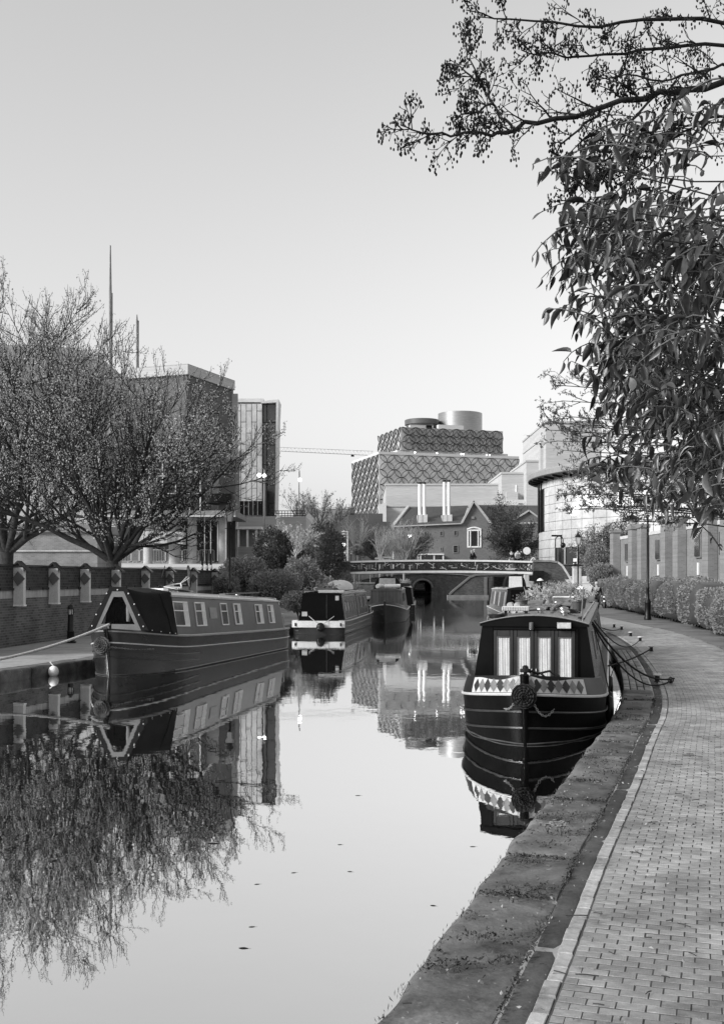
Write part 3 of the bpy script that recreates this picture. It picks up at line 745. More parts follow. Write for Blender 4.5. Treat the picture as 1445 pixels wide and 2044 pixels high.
planter(b1, -.5, 11.2, 'bushy roof trough left of the basket planter', .35, .9, .15, 12, 5, m_wood, 22)
planter(b1, -.1, 13.6, 'straggly planter at the far end of the black boat roof', .8, .5, .15, 10, 6, m_wood, 24)
planter(b1, .55, 14.8, 'planter behind the silver chimney by the towpath edge', .35, 1.0, .14, 9, 8, m_wood, 16)
t = thing('fairing_box', 'small white topped gas box on the black boat roof', 'box', on_roof(b1, .12, 9.6), -A1)
MB().bb(-.22, .22, -.15, .15, -.02, .13).build('case', m_grey, t, bevel=.01); MB().bb(-.235, .235, -.165, .165, .13, .16).build('lid', m_white, t, bevel=.01)
t = thing('coiled_hose', 'flat coil of black hose on the right of the black boat roof', 'hose', on_roof(b1, .45, 3.7), -A1)
MB().tube([((.16-.004*a)*math.cos(a), (.16-.004*a)*math.sin(a), .03+.02*(int(a/6.28) % 3)) for a in np.linspace(0, 24, 120)], .015, 6).build('coil', m_iron, t, smooth=70)
t = thing('hand_mop', 'thin mop handle leaning up from the black boat roof edge', 'mop', on_roof(b1, .66, 2.75), -A1)
MB().tube([(0, 0, .0), (.03, .1, .5)], .01, 6).build('handle', m_wood, t, smooth=60); MB().ball((0, -.0, .02), .05, 8, 5, 1.2, 1.2, .6).build('head', m_rope, t, smooth=60)
# fenders hung along the towpath side
for i, u in enumerate((2.6, 3.3, 6.2)):
    p = b1.root.matrix_basis @ (b1.hull_pt(1, u, .2)+Vector((.06, 0, 0)))
    t = thing('hanging_fender', ('front' if i == 0 else 'middle' if i == 1 else 'rear')+' black tyre fender between black boat and towpath wall', 'fender', p, -A1, 'fenders of the black boat')
    MB().lathe([(.01, -.22), (.055, -.19), (.065, 0), (.055, .19), (.01, .22)], 10).build('roll', m_iron, t, smooth=60); MB().tube([(0, 0, .2), (0.0, 0, .42)], .008, 5).build('lanyard', m_rope, t)

t = thing('solar_panel', 'dark glassy solar panel lying flat on the black boat roof', 'solar panel', on_roof(b1, -.12, 5.0, .03), -A1)
MB().bb(-.3, .3, -.5, .5, .03, .055).build('frame', m_metal, t); MB().bb(-.28, .28, -.48, .48, .0555, .059).build('cells', m_glassdark, t)
for sx in (-1, 1): MB().bb(sx*.25-.02, sx*.25+.02, -.4, .4, -.03, .03).build('rail', m_iron, t)
def pot(x, u, r_, h, seed, label):
    g = random.Random(seed); t = thing('flower_pot', label, 'flower pot', on_roof(b1, x, u), -A1, 'flower pots on the black boat'); MB().lathe([(r_*.7, -.02), (r_, h), (r_*1.1, h), (r_*1.1, h+.02), (r_*.85, h+.02), (r_*.8, h-.01)], 12).build('pot', M('pot_paint', g.choice((.08, .2, .4)), .6, .2, 10), t, smooth=40); lf = MB()
    for k in range(70):
        a = g.uniform(0, 6.28); q = Vector((math.cos(a)*g.uniform(0, r_*1.5), math.sin(a)*g.uniform(0, r_*1.5), h+g.uniform(0, .16))); d = Vector((g.uniform(-1, 1), g.uniform(-1, 1), g.uniform(0, 1))).normalized(); e = d.cross(Vector((g.uniform(-1, 1), 1, .2))).normalized(); z = g.uniform(.015, .035); lf.add([q-d*z, q+e*z*.6, q+d*z, q-e*z*.6], [(0, 1, 2, 3)])
    stuff(lf.build('foliage', m_leaf_pale if seed % 2 else m_leaf_mid, t))
pot(.5, 6.2, .1, .16, 1, 'flower pot nearest the right roof edge of the black boat'); pot(-.55, 6.6, .12, .18, 2, 'flower pot by the left handrail of the black boat'); pot(.52, 8.3, .11, .17, 3, 'flower pot in front of the silver chimney'); pot(.3, 10.3, .12, .2, 4, 'larger flower pot between chimney and gas box'); pot(-.2, 9.2, .1, .16, 5, 'small flower pot left of the gas box')
t = thing('log_stack', 'small stack of pale cut logs on the black boat roof', 'logs', on_roof(b1, -.5, 4.3), -A1)
for k, (x, z) in enumerate(((-.12, .05), (0, .05), (.12, .05), (-.06, .14), (.06, .14))): MB().tube([(x, -.17, z), (x, .17, z)], .052, 9).build('log', m_barkpale, t, smooth=50)
# ---- the grey boat at the left with the black cratch cover
AL = math.atan(.241)
b2 = Boat('narrowboat', 'grey narrowboat at left with black canvas bow cover and bicycle on its roof', (-5.75, 24.8), -AL, L=11.3, zg=.86, zgs=.6, rise=.17, hb=.05, uc=1.72, ue=10.2, zr=1.81, zrs=1.5, crown=.1, base=.93, top=.79, bow=2.2)
m_g2 = M('weathered_grey_paint', .062, .32, .35, 1.6, spec=.5); m_hull2 = M('hull_grey_black', .02, .26, .6, 1.5, spec=.5, stretch=(1, .4, 1))
b2.hull(m_hull2, m_g2, m_grey, m_grey, strakes=(0, -.44, -.6), strake_len=3.0)
b2.cabin(m_g2, M('roof_pale', .4, .5, .25, 2), m_g2, railmat=m_pale)
def u_at(px):
    """place along the grey boat's side that lies in this direction"""
    d = Vector((math.sin(AL), math.cos(AL))); r = Vector((d.y, -d.x)); o = Vector((-5.75, 24.8))+r*.88; k = (px-CX)/F
    return (k*o.y-o.x)/(d.x-k*d.y)
# white line along the cabin foot and the waterline band
for sd in (-1, 1):
    MB().tube([b2.side_pt(sd, u, .02, .012) for u in b2.us(1.72, 10.2, 8)], .014, 6).build('cabin_line', m_pale, b2.root, smooth=60)
    MB().tube([b2.hull_pt(sd, u, b2.gun(u)-.27, .014) for u in b2.stations()[:-4]], .017, 6).build('rubbing_strake', m_pale, b2.root, smooth=60)
    MB().tube([b2.hull_pt(sd, u, .035, .014) for u in b2.us(1.6, 11.0, 14)], .014, 6).build('rubbing_strake', m_grey, b2.root, smooth=60)
for (pa, pb_, c) in ((347, 378, [(.0, .1), (.72, 1)]), (392, 412, [(.66, 1)]), (443, 456, []), (469, 483, [(0, .15), (.6, 1)]), (512, 526, [(.55, 1)]), (537, 548, [(.5, 1)])):
    u0, u1 = u_at(pa), u_at(pb_)
    b2.window(1, u0, u1, .23, .85, m_white, [q for q in c if q[1]-q[0] > .01], transom=.62)
for (u0, u1) in ((4.2, 5.0), (6.4, 7.2), (8.8, 9.6)): b2.window(-1, u0, u1, .23, .85, m_white, [(0, .3)], transom=.62)
pl = b2.quad_on_side(1, u_at(421), u_at(435), .42, .72, .012, m_grey, 'name_panel')
b2.quad_on_side(1, 10.1, 10.17, .86, .95, .012, m_white, 'licence_plate')
# cratch: triangular glazed frame at the front, canvas tent from it back to the cabin
u0 = .62; zf0 = b2.gun(u0)+.06; zf1 = 1.95
fa = [Vector((-.64, u0, zf0)), Vector((-.16, u0, zf1)), Vector((.16, u0, zf1)), Vector((.64, u0, zf0))]
fi = [Vector((-.42, u0, zf0+.14)), Vector((-.11, u0, zf1-.17)), Vector((.11, u0, zf1-.17)), Vector((.42, u0, zf0+.14))]
mb = MB()
for d in (0, .05):
    pass
n_ = Vector((0, -.03, 0)); q = [p+n_ for p in fa]+[p+n_ for p in fi]+fa+fi
mb.add(q, [(0, 1, 5, 4), (1, 2, 6, 5), (2, 3, 7, 6), (3, 0, 4, 7), (0, 1, 9, 8), (1, 2, 10, 9), (2, 3, 11, 10), (3, 0, 8, 11), (4, 5, 13, 12), (5, 6, 14, 13), (6, 7, 15, 14), (7, 4, 12, 15)])
cr = mb.build('cratch_frame', M('cratch_frame', .12, .6, .2, 3), b2.root)
mb = MB(); mb.add([p+Vector((0, .012, 0)) for p in fi], [(0, 1, 2, 3)]); mb.build('glass', m_glassclear, cr)
mb = MB(); mb.bb(-.46, .46, u0+.7, u0+.72, zf0-.1, zf1-.3); mb.build('inner_panel', m_black, cr)
MB().tube([(.2, u0+.1, zf0+.75), (.22, u0+.1, zf0+.5), (.2, u0+.11, zf0+.2)], [.03, .075, .05], 8).build('hanging_coat', m_cloth_mid, cr, smooth=70)
# canvas: front border strip (with studs) and the two tent sides with folds
mb = MB()
def cv_row(f):
    """section of the tent from front frame (f=0) to cabin front (f=1): foot left, shoulder, ridge, shoulder, foot right"""
    u = u0-.02+(b2.uc+.02-u0)*f; w0 = .70+(1.0-.70)*min(1, f*1.5)**.8; zfoot = b2.gun(u)+.05-.04*min(1, f*1.6)+.0
    wt = .17+(b2.top+.03-.17)*f**.75; zt_ = zf1+.02+(b2.roofz(b2.uc)+.05-zf1)*f-.07*math.sin(math.pi*f)
    pts = []
    for i in range(10):
        t = i/9; x = -(w0+(wt-w0)*t); z = zfoot+(zt_-zfoot)*t; fold = .022*math.sin(9*t+16*f+2*math.sin(5*f))*math.sin(math.pi*t)*math.sin(math.pi*f); pts.append(Vector((x-fold, u, z)))
    for i in range(1, 6):
        t = i/6; pts.append(Vector((-wt+2*wt*t, u, zt_+.09*f*math.sin(math.pi*t)+.012*math.sin(math.pi*t))))
    for i in range(10):
        t = i/9; x = wt+(w0-wt)*t; z = zt_+(zfoot-zt_)*t; fold = .028*math.sin(8*t+15*f+2*math.sin(7*f)+1)*math.sin(math.pi*t)*math.sin(math.pi*f); pts.append(Vector((x+fold, u, z)))
    return pts
mb.grid([cv_row(i/22) for i in range(23)]); cvs = mb.build('cratch_cover', m_canvas, b2.root, smooth=70)
# border strip over the frame edge
mb = MB(); fo = [Vector((-.76, u0-.035, zf0-.0)), Vector((-.2, u0-.035, zf1+.06)), Vector((.2, u0-.035, zf1+.06)), Vector((.76, u0-.035, zf0-.0))]; fb = [p+Vector((0, -.035, 0)) for p in [Vector((-.58, u0, zf0)), Vector((-.145, u0, zf1-.04)), Vector((.145, u0, zf1-.04)), Vector((.58, u0, zf0))]]
q = fo+fb+[p+Vector((0, .04, 0)) for p in fo]
mb.add(q, [(0, 1, 5, 4), (1, 2, 6, 5), (2, 3, 7, 6), (0, 1, 9, 8), (1, 2, 10, 9), (2, 3, 11, 10)]); mb.build('cover_border', m_canvas, cvs)
for (x, z) in [(-.66, .1), (-.55, .38), (-.43, .64), (-.28, .9), (0, .99), (.28, .9), (.43, .64), (.55, .38), (.66, .1)]:
    MB().ball((x*.97, u0-.045, zf0+(zf1-zf0)*z), .018, 8, 5).build('stud', m_white, cvs, smooth=60)
for f in (.12, .35, .6, .85):
    r_ = cv_row(f); MB().ball(r_[-1]+Vector((.012, 0, .03)), .014, 6, 4).build('stud', m_white, cvs)
MB().tube([p+Vector((.012, 0, 0)) for p in cv_row(.72)[14:]], .016, 5).build('cover_seam', m_canvas, cvs, smooth=60)
# deck stem details, fender, stud
b2.fender(.19, b2.gun(0)-.33, M('hemp_fender', .11, .95, .5, 30, bump=.6, bscale=90), depth=.75)
MB().lathe([(.03, 0), (.03, .1), (.045, .11), (.045, .14), (.01, .15)], 10, (0, .2, b2.gun(0)+.03)).build('mooring_stud', m_iron, b2.root, smooth=40)
e = b2.hull_pt(1, .8, b2.gun(.8)-.36, .02); a = Vector((.15, -.1, b2.gun(0)-.36)); chain(b2.root, [a, a.lerp(e, .5)-Vector((0, 0, .03)), e], pitch=.04, r=.006, mat=m_grey)
# stern: low rear deck hatch with slanted dark doors and a rail
mb = MB(); mb.prism([Vector((0, 10.2, .5)), Vector((0, 10.95, .5)), Vector((0, 10.75, 1.1)), Vector((0, 10.2, 1.16))], (-.62, 0, 0), (.62, 0, 0)); mb.build('stern_hatch', m_black, b2.root)
MB().tube([(.78, 10.4, .55), (.78, 10.4, 1.1), (.72, 10.9, 1.08), (.7, 10.95, .55)], .018, 6).build('stern_rail', m_pale, b2.root, smooth=60)
MB().tube([(0, 11.2, .4), (0, 11.2, 1.15), (0, 10.8, 1.3), (.05, 10.4, 1.3)], .022, 6).build('tiller', m_metal, b2.root, smooth=60)
for u in (2.6, 4.9, 8.6): vent(b2, 0, u)
bpy.context.view_layer.update()
# bicycle lying on the roof
def wheel(name, c, axis, r, parent):
    axis = Vector(axis).normalized(); u = axis.orthogonal().normalized(); w = axis.cross(u); c = Vector(c)
    ring = [c+(u*math.cos(a)+w*math.sin(a))*r for a in np.linspace(0, 2*math.pi, 24, endpoint=False)]
    o = MB().tube(ring, .022, 6, closed=True).build(name, m_iron, parent, smooth=70)
    mb = MB(); rim = [c+(u*math.cos(a)+w*math.sin(a))*(r-.03) for a in np.linspace(0, 2*math.pi, 24, endpoint=False)]; mb.tube(rim, .01, 5, closed=True)
    for k in range(0, 24, 2): mb.tube([c, rim[k]], .003, 3)
    mb.tube([c-axis*.05, c+axis*.05], .02, 6); mb.build('rim', m_metal, o, smooth=60); return o
t = thing('bicycle', 'bicycle lying on its side on the grey boat roof, front wheel sticking up', 'bicycle', on_roof(b2, -.2, 4.3, .02), -AL)
wheel('wheel', (.1, 0, .07), (.12, .05, 1), .32, t); wheel('wheel', (-.1, 1.25, .42), (.9, .5, .08), .3, t)
mb = MB()
J = dict(bb=(.02, .45, .13), seat=(-.42, .3, .15), head=(-.38, .95, .22), hl=(-.25, 1.02, .24), rear=(.1, 0, .08), front=(-.1, 1.25, .42))
for a, c in (('rear', 'bb'), ('rear', 'seat'), ('bb', 'seat'), ('bb', 'hl'), ('seat', 'head'), ('head', 'hl')): mb.tube([J[a], J[c]], .018, 6)
for d in (-.05, .05): mb.tube([Vector(J['hl']), Vector(J['front'])+Vector((d, d*.5, 0))], .014, 6)
mb.build('frame', m_pale, t, smooth=60)
MB().tube([(-.4, .96, .22), (-.48, .94, .34), (-.7, .8, .42), (-.66, .9, .72)], .014, 6).build('handlebar', m_iron, t, smooth=60)
MB().ball((-.52, .28, .15), .1, 10, 6, .5, 1.2, .5).build('saddle', m_iron, t, smooth=60)
MB().tube([(.02, .45, .05), (.02, .45, .22), (.12, .5, .22)], .012, 5).build('crank', m_metal, t)
t = thing('boat_pole', 'pale pole and plank lying along the rear half of the grey boat roof', 'pole', on_roof(b2, .42, 6.6, .02), -AL)
MB().tube([(0, 0, .05), (.02, 2.7, .05)], .02, 6).build('shaft', m_wood, t, smooth=60); MB().bb(-.28, -.1, .1, 2.5, .02, .05).build('plank', m_wood, t)
t = thing('folded_tarp', 'small folded white tarpaulin on the front of the grey boat roof', 'tarpaulin', on_roof(b2, .2, 2.3), -AL)
MB().box((0, 0, .04), (.5, .3, .08)).build('sheet', m_white, t, bevel=.03, seg=3)
# bow rope to the left bank
stud = b2.root.matrix_basis @ Vector((0, .2, b2.gun(0)+.14))
rope_thing('mooring_rope', 'thick pale mooring rope from the grey boat bow to the left bank', sag(stud, (-7.7, 22.0, .5), .1), .03, m_ropepale)

# ---- second boat on the left bank: black stern towards the camera
A3 = math.atan(.125)
def stern_boat(name, label, pos, ang, L, zr, cabmat, hullmat, roofmat, bandmat, endmat, base=.93, top=.78, square=True):
    """boat whose stern points at the camera: built bow-away by turning the local frame"""
    b = Boat(name, label, (pos[0]+math.sin(-ang)*-L, pos[1]+math.cos(ang)*L), math.pi-ang, L=L, zg=.6, zgs=.5, rise=.2, hb=.2, uc=2.4, ue=L-.9, zr=zr, crown=.1, base=base, top=top, square=square)
    b.hull(hullmat, cabmat, m_dark, m_pale, strakes=(0, -.22, -.42))
    b.cabin(cabmat, roofmat, endmat, railmat=m_pale); return b
m_cab3 = M('cabin_dark_decorated', .05, .25, .3, 2); m_line = M('lining_pale', .5, .5, .1, 5)
b3 = stern_boat('narrowboat', 'dark narrowboat with black rear cabin end and white stern band, second along left bank', (-1.72, 43.3), A3, 11.5, 1.6, m_cab3, M('hull_dark_gloss', .03, .3, .4, 2), M('roof_mid', .3, .5, .3, 2), m_pale, m_black)
L3 = 11.5
# white stern band wraps the stern
mb = MB(); rows = []
for k in range(13):
    t = -1+2*k/12; rows.append([Vector((t*1.05, L3+.015-.06*abs(t)**6, .28)), Vector((t*1.05, L3+.015-.06*abs(t)**6, .54))])
mb.grid(rows); sb = mb.build('stern_band', m_white, b3.root)
for x in (-.9, .9): MB().bb(x-.03, x+.03, L3+.02, L3+.03, .33, .46).build('badge', m_black, sb)
# rounded button fender on its chain struts
MB().ball((-.12, L3+.14, .3), .17, 14, 8, 1, .8, 1.05).build('button_fender', m_iron, b3.root, smooth=70)
for sx in (-1, 1): MB().tube([(-.12+sx*.1, L3+.16, .42), (-.12+sx*.5, L3-.1, .72)], .014, 5).build('fender_strut', m_pale, b3.root)
for (x, z, w) in ((-.62, 1.42, .14), (.7, .78, .22)):
    MB().bb(x-w/2, x+w/2, L3-.895, L3-.885, z-.09, z+.09).build('notice', m_pale, b3.root)
MB().bb(-.2, -.19, L3-.898, L3-.886, .6, 1.55).build('door_gap', m_mid, b3.root)
MB().bb(-.9, .15, L3-1.2, L3-.85, 1.62, 1.74).build('slide_hatch', m_pale, b3.root, bevel=.02)
# side panels outlined in pale lines, with ornament and doorway
sd = -1   # local side that faces the water
for (a, c) in ((.35, 4.0), (4.6, 8.0)):
    u1, u2 = b3.ue-a, b3.ue-c
    for (t0, t1) in ((.06, .075), (.9, .915)): b3.quad_on_side(sd, u2, u1, t0, t1, .006, m_line, 'coach_line')
    for u in (u1, u2): b3.quad_on_side(sd, u-.02, u+.02, .075, .9, .006, m_line, 'coach_line')
for i in range(5):
    u = b3.ue-.8-i*.72
    mb = MB(); pts = [b3.side_pt(sd, u+dx, t, .008) for dx, t in ((-.16, .3), (-.02, .42), (.12, .25), (.16, .5), (.02, .7), (-.12, .62))]; mb.add(pts, [tuple(range(6))]); mb.build('painted_ornament', m_line if i < 2 else m_grey, b3.root)
b3.quad_on_side(sd, b3.ue-4.4, b3.ue-4.1, 0.02, .97, .012, m_black, 'side_door')
for u in (b3.ue-5.4, b3.ue-6.8): b3.window(sd, u-.5, u, .35, .8, m_grey, [(0, .3)])
bpy.context.view_layer.update()
# heaped gear on that roof: upturned dinghy, tarp, boxes
t = thing('dinghy', 'small upturned pale dinghy on the roof of the dark second boat', 'dinghy', on_roof(b3, -.05, b3.ue-4.6, .0), -A3)
mb = MB(); rows = []
for i in range(13):
    v = -1.3+2.6*i/12; w = .58*(1-abs(v/1.35)**2.6)**.6; h = .42*(1-abs(v/1.4)**3)
    rows.append([Vector((w*math.cos(a), v, .03+h*math.sin(a)**.8)) for a in np.linspace(0, math.pi, 11)])
mb.grid(rows); mb.build('hull', m_pale, t, smooth=60); MB().tube([Vector((-.6, -1.1, .05)), Vector((-.63, 0, .05)), Vector((-.5, 1.1, .05))], .025, 6).build('gunwale', m_iron, t); MB().tube([Vector((0, -1.25, .1)), Vector((0, -.6, .4)), Vector((0, .6, .43)), Vector((0, 1.25, .1))], .03, 6).build('keel_strip', m_iron, t, smooth=60)
planter(b3, .1, b3.ue-1.6, 'cluttered pale plant trough at the near end of the dark second boat roof', .8, .7, .12, 16, 21, m_wood, 26)
planter(b3, -.3, b3.ue-7.2, 'plant trough at the far end of the dark second boat roof', .5, .9, .14, 12, 22, m_wood, 18)
t = thing('roof_box', 'dark box and rolled gear on the roof near the upturned dinghy', 'box', on_roof(b3, .25, b3.ue-2.7), -A3)
MB().box((0, 0, .09), (.5, .4, .2)).build('case', m_dark, t, bevel=.02); MB().tube([(-.45, -.2, .08), (-.45, .4, .08)], .07, 8).build('roll', m_pale, t, smooth=60)

# ---- third boat on the left, wooden sides, hooded screen, bow to the camera
A4 = math.atan(.06)
b4 = Boat('narrowboat', 'wooden sided narrowboat with hooded windscreen, third along the left bank', (1.12, 54.6), -A4, L=13, zg=.62, zgs=.5, rise=.3, hb=.16, uc=1.9, zr=1.62, crown=.1, bow=2.6)
m_wood4 = M('varnished_wood', .09, .35, .45, 1.6, stretch=(1, 1, .25))
b4.hull(M('hull_brown_black', .03, .4, .5, 2), M('bow_paint', .11, .4, .25, 2), m_grey, m_white, strakes=(0, -.25, -.5))
b4.cabin(m_wood4, m_grey, m_wood4)
for sd in (-1, 1):
    for u in (2.6, 4.4, 6.6): b4.window(sd, u, u+.7, .4, .82, m_wood, [(0, .4)])
mb = MB(); # plank joints on the cabin front
for i in range(9): mb.bb(-.72+i*.18-.004, -.72+i*.18+.004, b4.uc-.012, b4.uc-.002, .65, 1.6)
mb.build('plank_joint', m_black, b4.root)
def hood(b, uh0, uh1, w, z1, winmat, name='pram_hood', curt=False):
    """rounded canvas hood with a front screen"""
    z0 = b.gun(uh0)+.05; mb = MB(); rows = []
    for u, kx in ((uh0, .96), (uh0+.08, 1), ((uh0+uh1)/2, 1.02), (uh1, .98)):
        pts = []
        for k in range(17):
            a = math.pi*k/16; ex = abs(math.cos(a))**.45*math.copysign(1, math.cos(a)); ez = math.sin(a)**.55
            zz = z0+(z1-z0)*ez; lean = 1-.14*(zz-z0)/(z1-z0); pts.append(Vector((w*ex*kx*lean, u+.12*(zz-z0)/(z1-z0)*(1 if u < (uh0+uh1)/2 else 0), zz)))
        rows.append(pts)
    mb.grid(rows); n = 17; mb.f.append(tuple(range(n))); mb.f.append(tuple(3*n+i for i in range(n)))
    h = mb.build(name, m_canvas, b.root, smooth=50)
    mb = MB(); lean = lambda z: uh0+.12*(z-z0)/(z1-z0)-.02; za, zb = z1-(z1-z0)*.46, z1-.1
    mb.add([(-w*.55, lean(za), za), (w*.55, lean(za), za), (w*.5, lean(zb), zb), (-w*.5, lean(zb), zb)], [(0, 1, 2, 3)])
    mb.build('screen', winmat, h); return h
hood(b4, 3.4, 5.2, .84, 2.32, M('hood_window', .3, .1, .3, 2, spec=.8))
bpy.context.view_layer.update()
t = thing('rolled_cover', 'white rolled cover lying on the front roof of the wooden boat', 'tarpaulin', on_roof(b4, -.45, 2.2, .08), -A4)
MB().tube([(0, -.4, .04), (.05, .6, .06), (.25, 1.1, .05)], [.1, .12, .09], 10).build('roll', m_white, t, smooth=60); MB().tube([(0.02, .2, -.06), (.03, .2, .17)], .02, 6).build('strap', m_iron, t)
t = thing('rolled_cover', 'second white bundle beside the hood of the wooden boat', 'tarpaulin', on_roof(b4, .2, 2.7, .08), -A4)
MB().tube([(-.3, 0, .02), (.5, .12, .03)], [.1, .1], 10).build('roll', m_white, t, smooth=60); MB().tube([(.1, .0, -.09), (.1, .06, .14)], .015, 6).build('strap', m_iron, t)

# ---- fourth boat on the left, black end with flowers on top
b5 = stern_boat('narrowboat', 'far black ended narrowboat carrying flowers on its roof, last on the left bank', (2.3, 69.5), math.atan(.05), 12, 1.62, m_cab3, m_dark, m_grey, m_pale, m_black)
bpy.context.view_layer.update()
planter(b5, -.2, b5.ue-.6, 'flower tub at the near end of the last left bank boat roof', .7, .5, .2, 16, 31, m_iron, 20)
planter(b5, -.4, b5.ue-2.6, 'flower tub further back on the last left bank boat roof', .6, .8, .2, 14, 32, m_iron, 20)

# ---- second boat on the right bank, behind the black one
b6 = Boat('narrowboat', 'pale roofed narrowboat moored just behind the black boat, black stove chimney on its roof', (6.15, 34.6), -math.atan(.14), L=13, zr=1.58, hb=.2, uc=2.0)
b6.hull(m_blackhull, m_dark, m_dark, m_pale); b6.cabin(m_mid, M('roof_silver', .55, .45, .2, 2), m_dark)
for u in (4, 7, 10): b6.window(-1, u, u+.8, .35, .8, m_grey, [(0, .3)]); b6.window(1, u, u+.8, .35, .8, m_grey, [(0, .3)])
chimney(b6, -.5, 2.9, .5, .075, m_iron, m_white)
bpy.context.view_layer.update()
planter(b6, .2, 3.2, 'sprawling plant trough at the front of the pale roofed boat', 1.0, .6, .16, 16, 41, m_wood, 34)
planter(b6, .5, 6.0, 'plant trough halfway along the pale roofed boat', .5, 1.0, .16, 14, 42, m_wood, 22)
planter(b6, -.3, 8.4, 'plant trough near the far end of the pale roofed boat', .7, .8, .16, 14, 43, m_wood, 22)
# ---- third boat on the right, pale sides and black wheelhouse
b7 = Boat('narrowboat', 'pale sided narrowboat with black hooded wheelhouse below the iron bridge', (7.5, 50.2), -math.atan(.07), L=19, zg=.6, zr=1.72, zrs=1.6, hb=.2, uc=1.7, crown=.1)
b7.hull(m_grey, m_grey, m_grey, m_white, strakes=(0, -.25)); b7.cabin(m_grey, m_pale, m_dark)
for i in range(9): b7.quad_on_side(-1, 2.3+i*1.6, 3.5+i*1.6, .2, .85, .01, m_mid if i % 3 else m_pale, 'side_panel')
mb = MB(); mb.bb(-.62, .0, b7.uc-.03, b7.uc-.005, .72, 1.68); mb.build('door', m_black, b7.root); d7 = MB().bb(.06, .6, b7.uc-.03, b7.uc-.005, .72, 1.66).build('door', m_pale, b7.root); MB().bb(.16, .5, b7.uc-.036, b7.uc-.032, 1.05, 1.5).build('glass', m_glassdark, d7)
hood(b7, 7.5, 9.6, .66, 2.42, m_curtain, 'wheelhouse')
# ropes of the black boat
p0 = b1.root.matrix_basis @ Vector((.82, 3.4, 1.5))
bol = [(1311, 1361), (1299, 1300), (1277, 1280), (1258, 1270), (1240, 1257), (1225, 1252)]
def ground(px, py, z=TP): 
    Y = F*(CAMZ-z)/(py-YH); return Vector((X_(px, Y), Y, z))
m_bollcap = M('bollard_worn_top', .6, .5, .15, 12)
near_ring = ground(1338, 1364)
proto = None
names = ['nearest small iron mooring bollard on the towpath', 'second mooring bollard, thin rope leading to it from the boat side', 'third mooring bollard with a slack black rope', 'fourth mooring bollard counted away from the camera', 'fifth mooring bollard, the next to last one', 'farthest of the small mooring bollards on the towpath edge']
for i, (px, py) in enumerate(bol):
    loc = ground(px, py); loc = loc
    if proto is None:
        proto = thing('mooring_bollard', names[i], 'bollard', loc, 0, 'mooring bollards along the towpath')
        MB().lathe([(.065, -.02), (.065, .01), (.046, .02), (.044, .115)], 12).build('post', m_iron, proto, smooth=40); MB().lathe([(.044, .112), (.082, .122), (.084, .142), (.066, .152), (.01, .156)], 14).build('cap', m_bollcap, proto, smooth=40)
    else: copy_tree(proto, loc, 0, names[i])
B = [ground(px, py)+Vector((0, 0, .07)) for px, py in bol]
hullside = lambda u, z=.55: b1.root.matrix_basis @ Vector((1.06, u, z))
ring = near_ring+Vector((.06, 0, .02))
t = thing('mooring_ring', 'iron ring stake at the right edge holding two dark ropes', 'ring', near_ring)
MB().lathe([(.03, -.02), (.03, .05), (.04, .055), (.02, .07)], 10).build('stake', m_iron, t, smooth=40); MB().tube([(.05*math.cos(a), 0, .06+.05*math.sin(a)) for a in np.linspace(0, 6.28, 14, endpoint=False)], .01, 5, closed=True).build('ring', m_iron, t)
rope_thing('mooring_rope', 'upper of the two dark ropes running from the black boat roof to the ring', sag(p0, ring+Vector((0, 0, .07)), .3), .017, m_rope, group='mooring ropes')
rope_thing('mooring_rope', 'lower of the two dark ropes running from the black boat roof to the ring', sag(p0-Vector((0, 0, .03)), ring+Vector((-.03, .05, .03)), .42), .014, m_rope, group='mooring ropes')
rope_thing('mooring_rope', 'short dark rope from the black boat hull to the second bollard', sag(hullside(6.8), B[1], .05), .018, m_rope, group='mooring ropes')
rope_thing('mooring_rope', 'slack thin rope drooping to the third bollard', sag(b1.root.matrix_basis @ Vector((.82, 5.5, 1.45)), B[2], .35), .012, m_rope, group='mooring ropes')
rope_thing('mooring_rope', 'thin rope reaching the fifth bollard past the boat stern', sag(b1.root.matrix_basis @ Vector((.9, 13, 1.0)), B[4], .08), .014, m_rope, group='mooring ropes')
rope_thing('mooring_rope', 'thin upright line hanging down the towpath side of the black boat', [b1.root.matrix_basis @ Vector(q) for q in ((.82, 3.6, 1.5), (.95, 3.0, 1.05), (1.07, 2.3, .55), (1.09, 2.1, .3))], .009, m_rope, group='mooring ropes')
# ------------------------------------------------------------------ bridges
m_brickdark = MBRICK('old_brick', .07, .11, .225, .075, 'XZ', .4)
m_brickmid = MBRICK('red_brick_mid', .15, .18, .225, .075, 'XZ', .12, soft=.06)
m_brickside = MBRICK('red_brick_side', .21, .26, .225, .075, 'YZ', .12, soft=.1)
m_bridge = M('bridge_black_paint', .022, .4, .3, 2)
m_stone = M('pale_stone', .5, .85, .15, 1, bump=.2)
m_concpale = M('pale_precast', .43, .85, .12, .25, stretch=(.2, .2, 3.5))
m_slate = M('slate_roof', .06, .6, .25, .8, stretch=(5, 1, 1))
def quad(p, q, r, s): return MB().add([p, q, r, s], [(0, 1, 2, 3)])
def ppoly(pts, Y, depth):
    """extruded outline given in photo pixels at distance Y"""
    return MB().prism([P(a, c, Y) for a, c in pts], (0, 0, 0), (0, depth, 0))
def pbox(px0, px1, py0, py1, Y, depth):
    a, b_ = P(px0, py0, Y), P(px1, py1, Y); return MB().bb(a.x, b_.x, Y, Y+depth, b_.z, a.z)
YB = 95
x0, x1 = X_(697, YB), X_(1064, YB); zt, zb = Z_(1120.5, YB), Z_(1145.3, YB)
br = thing('iron_bridge', 'black cast iron footbridge with white rails spanning the canal', 'bridge', (0, 0, 0))
N_ = 17; pw = (x1-x0)/N_; camber = lambda x: .12*(1-((x-(x0+x1)/2)/((x1-x0)/2))**2)
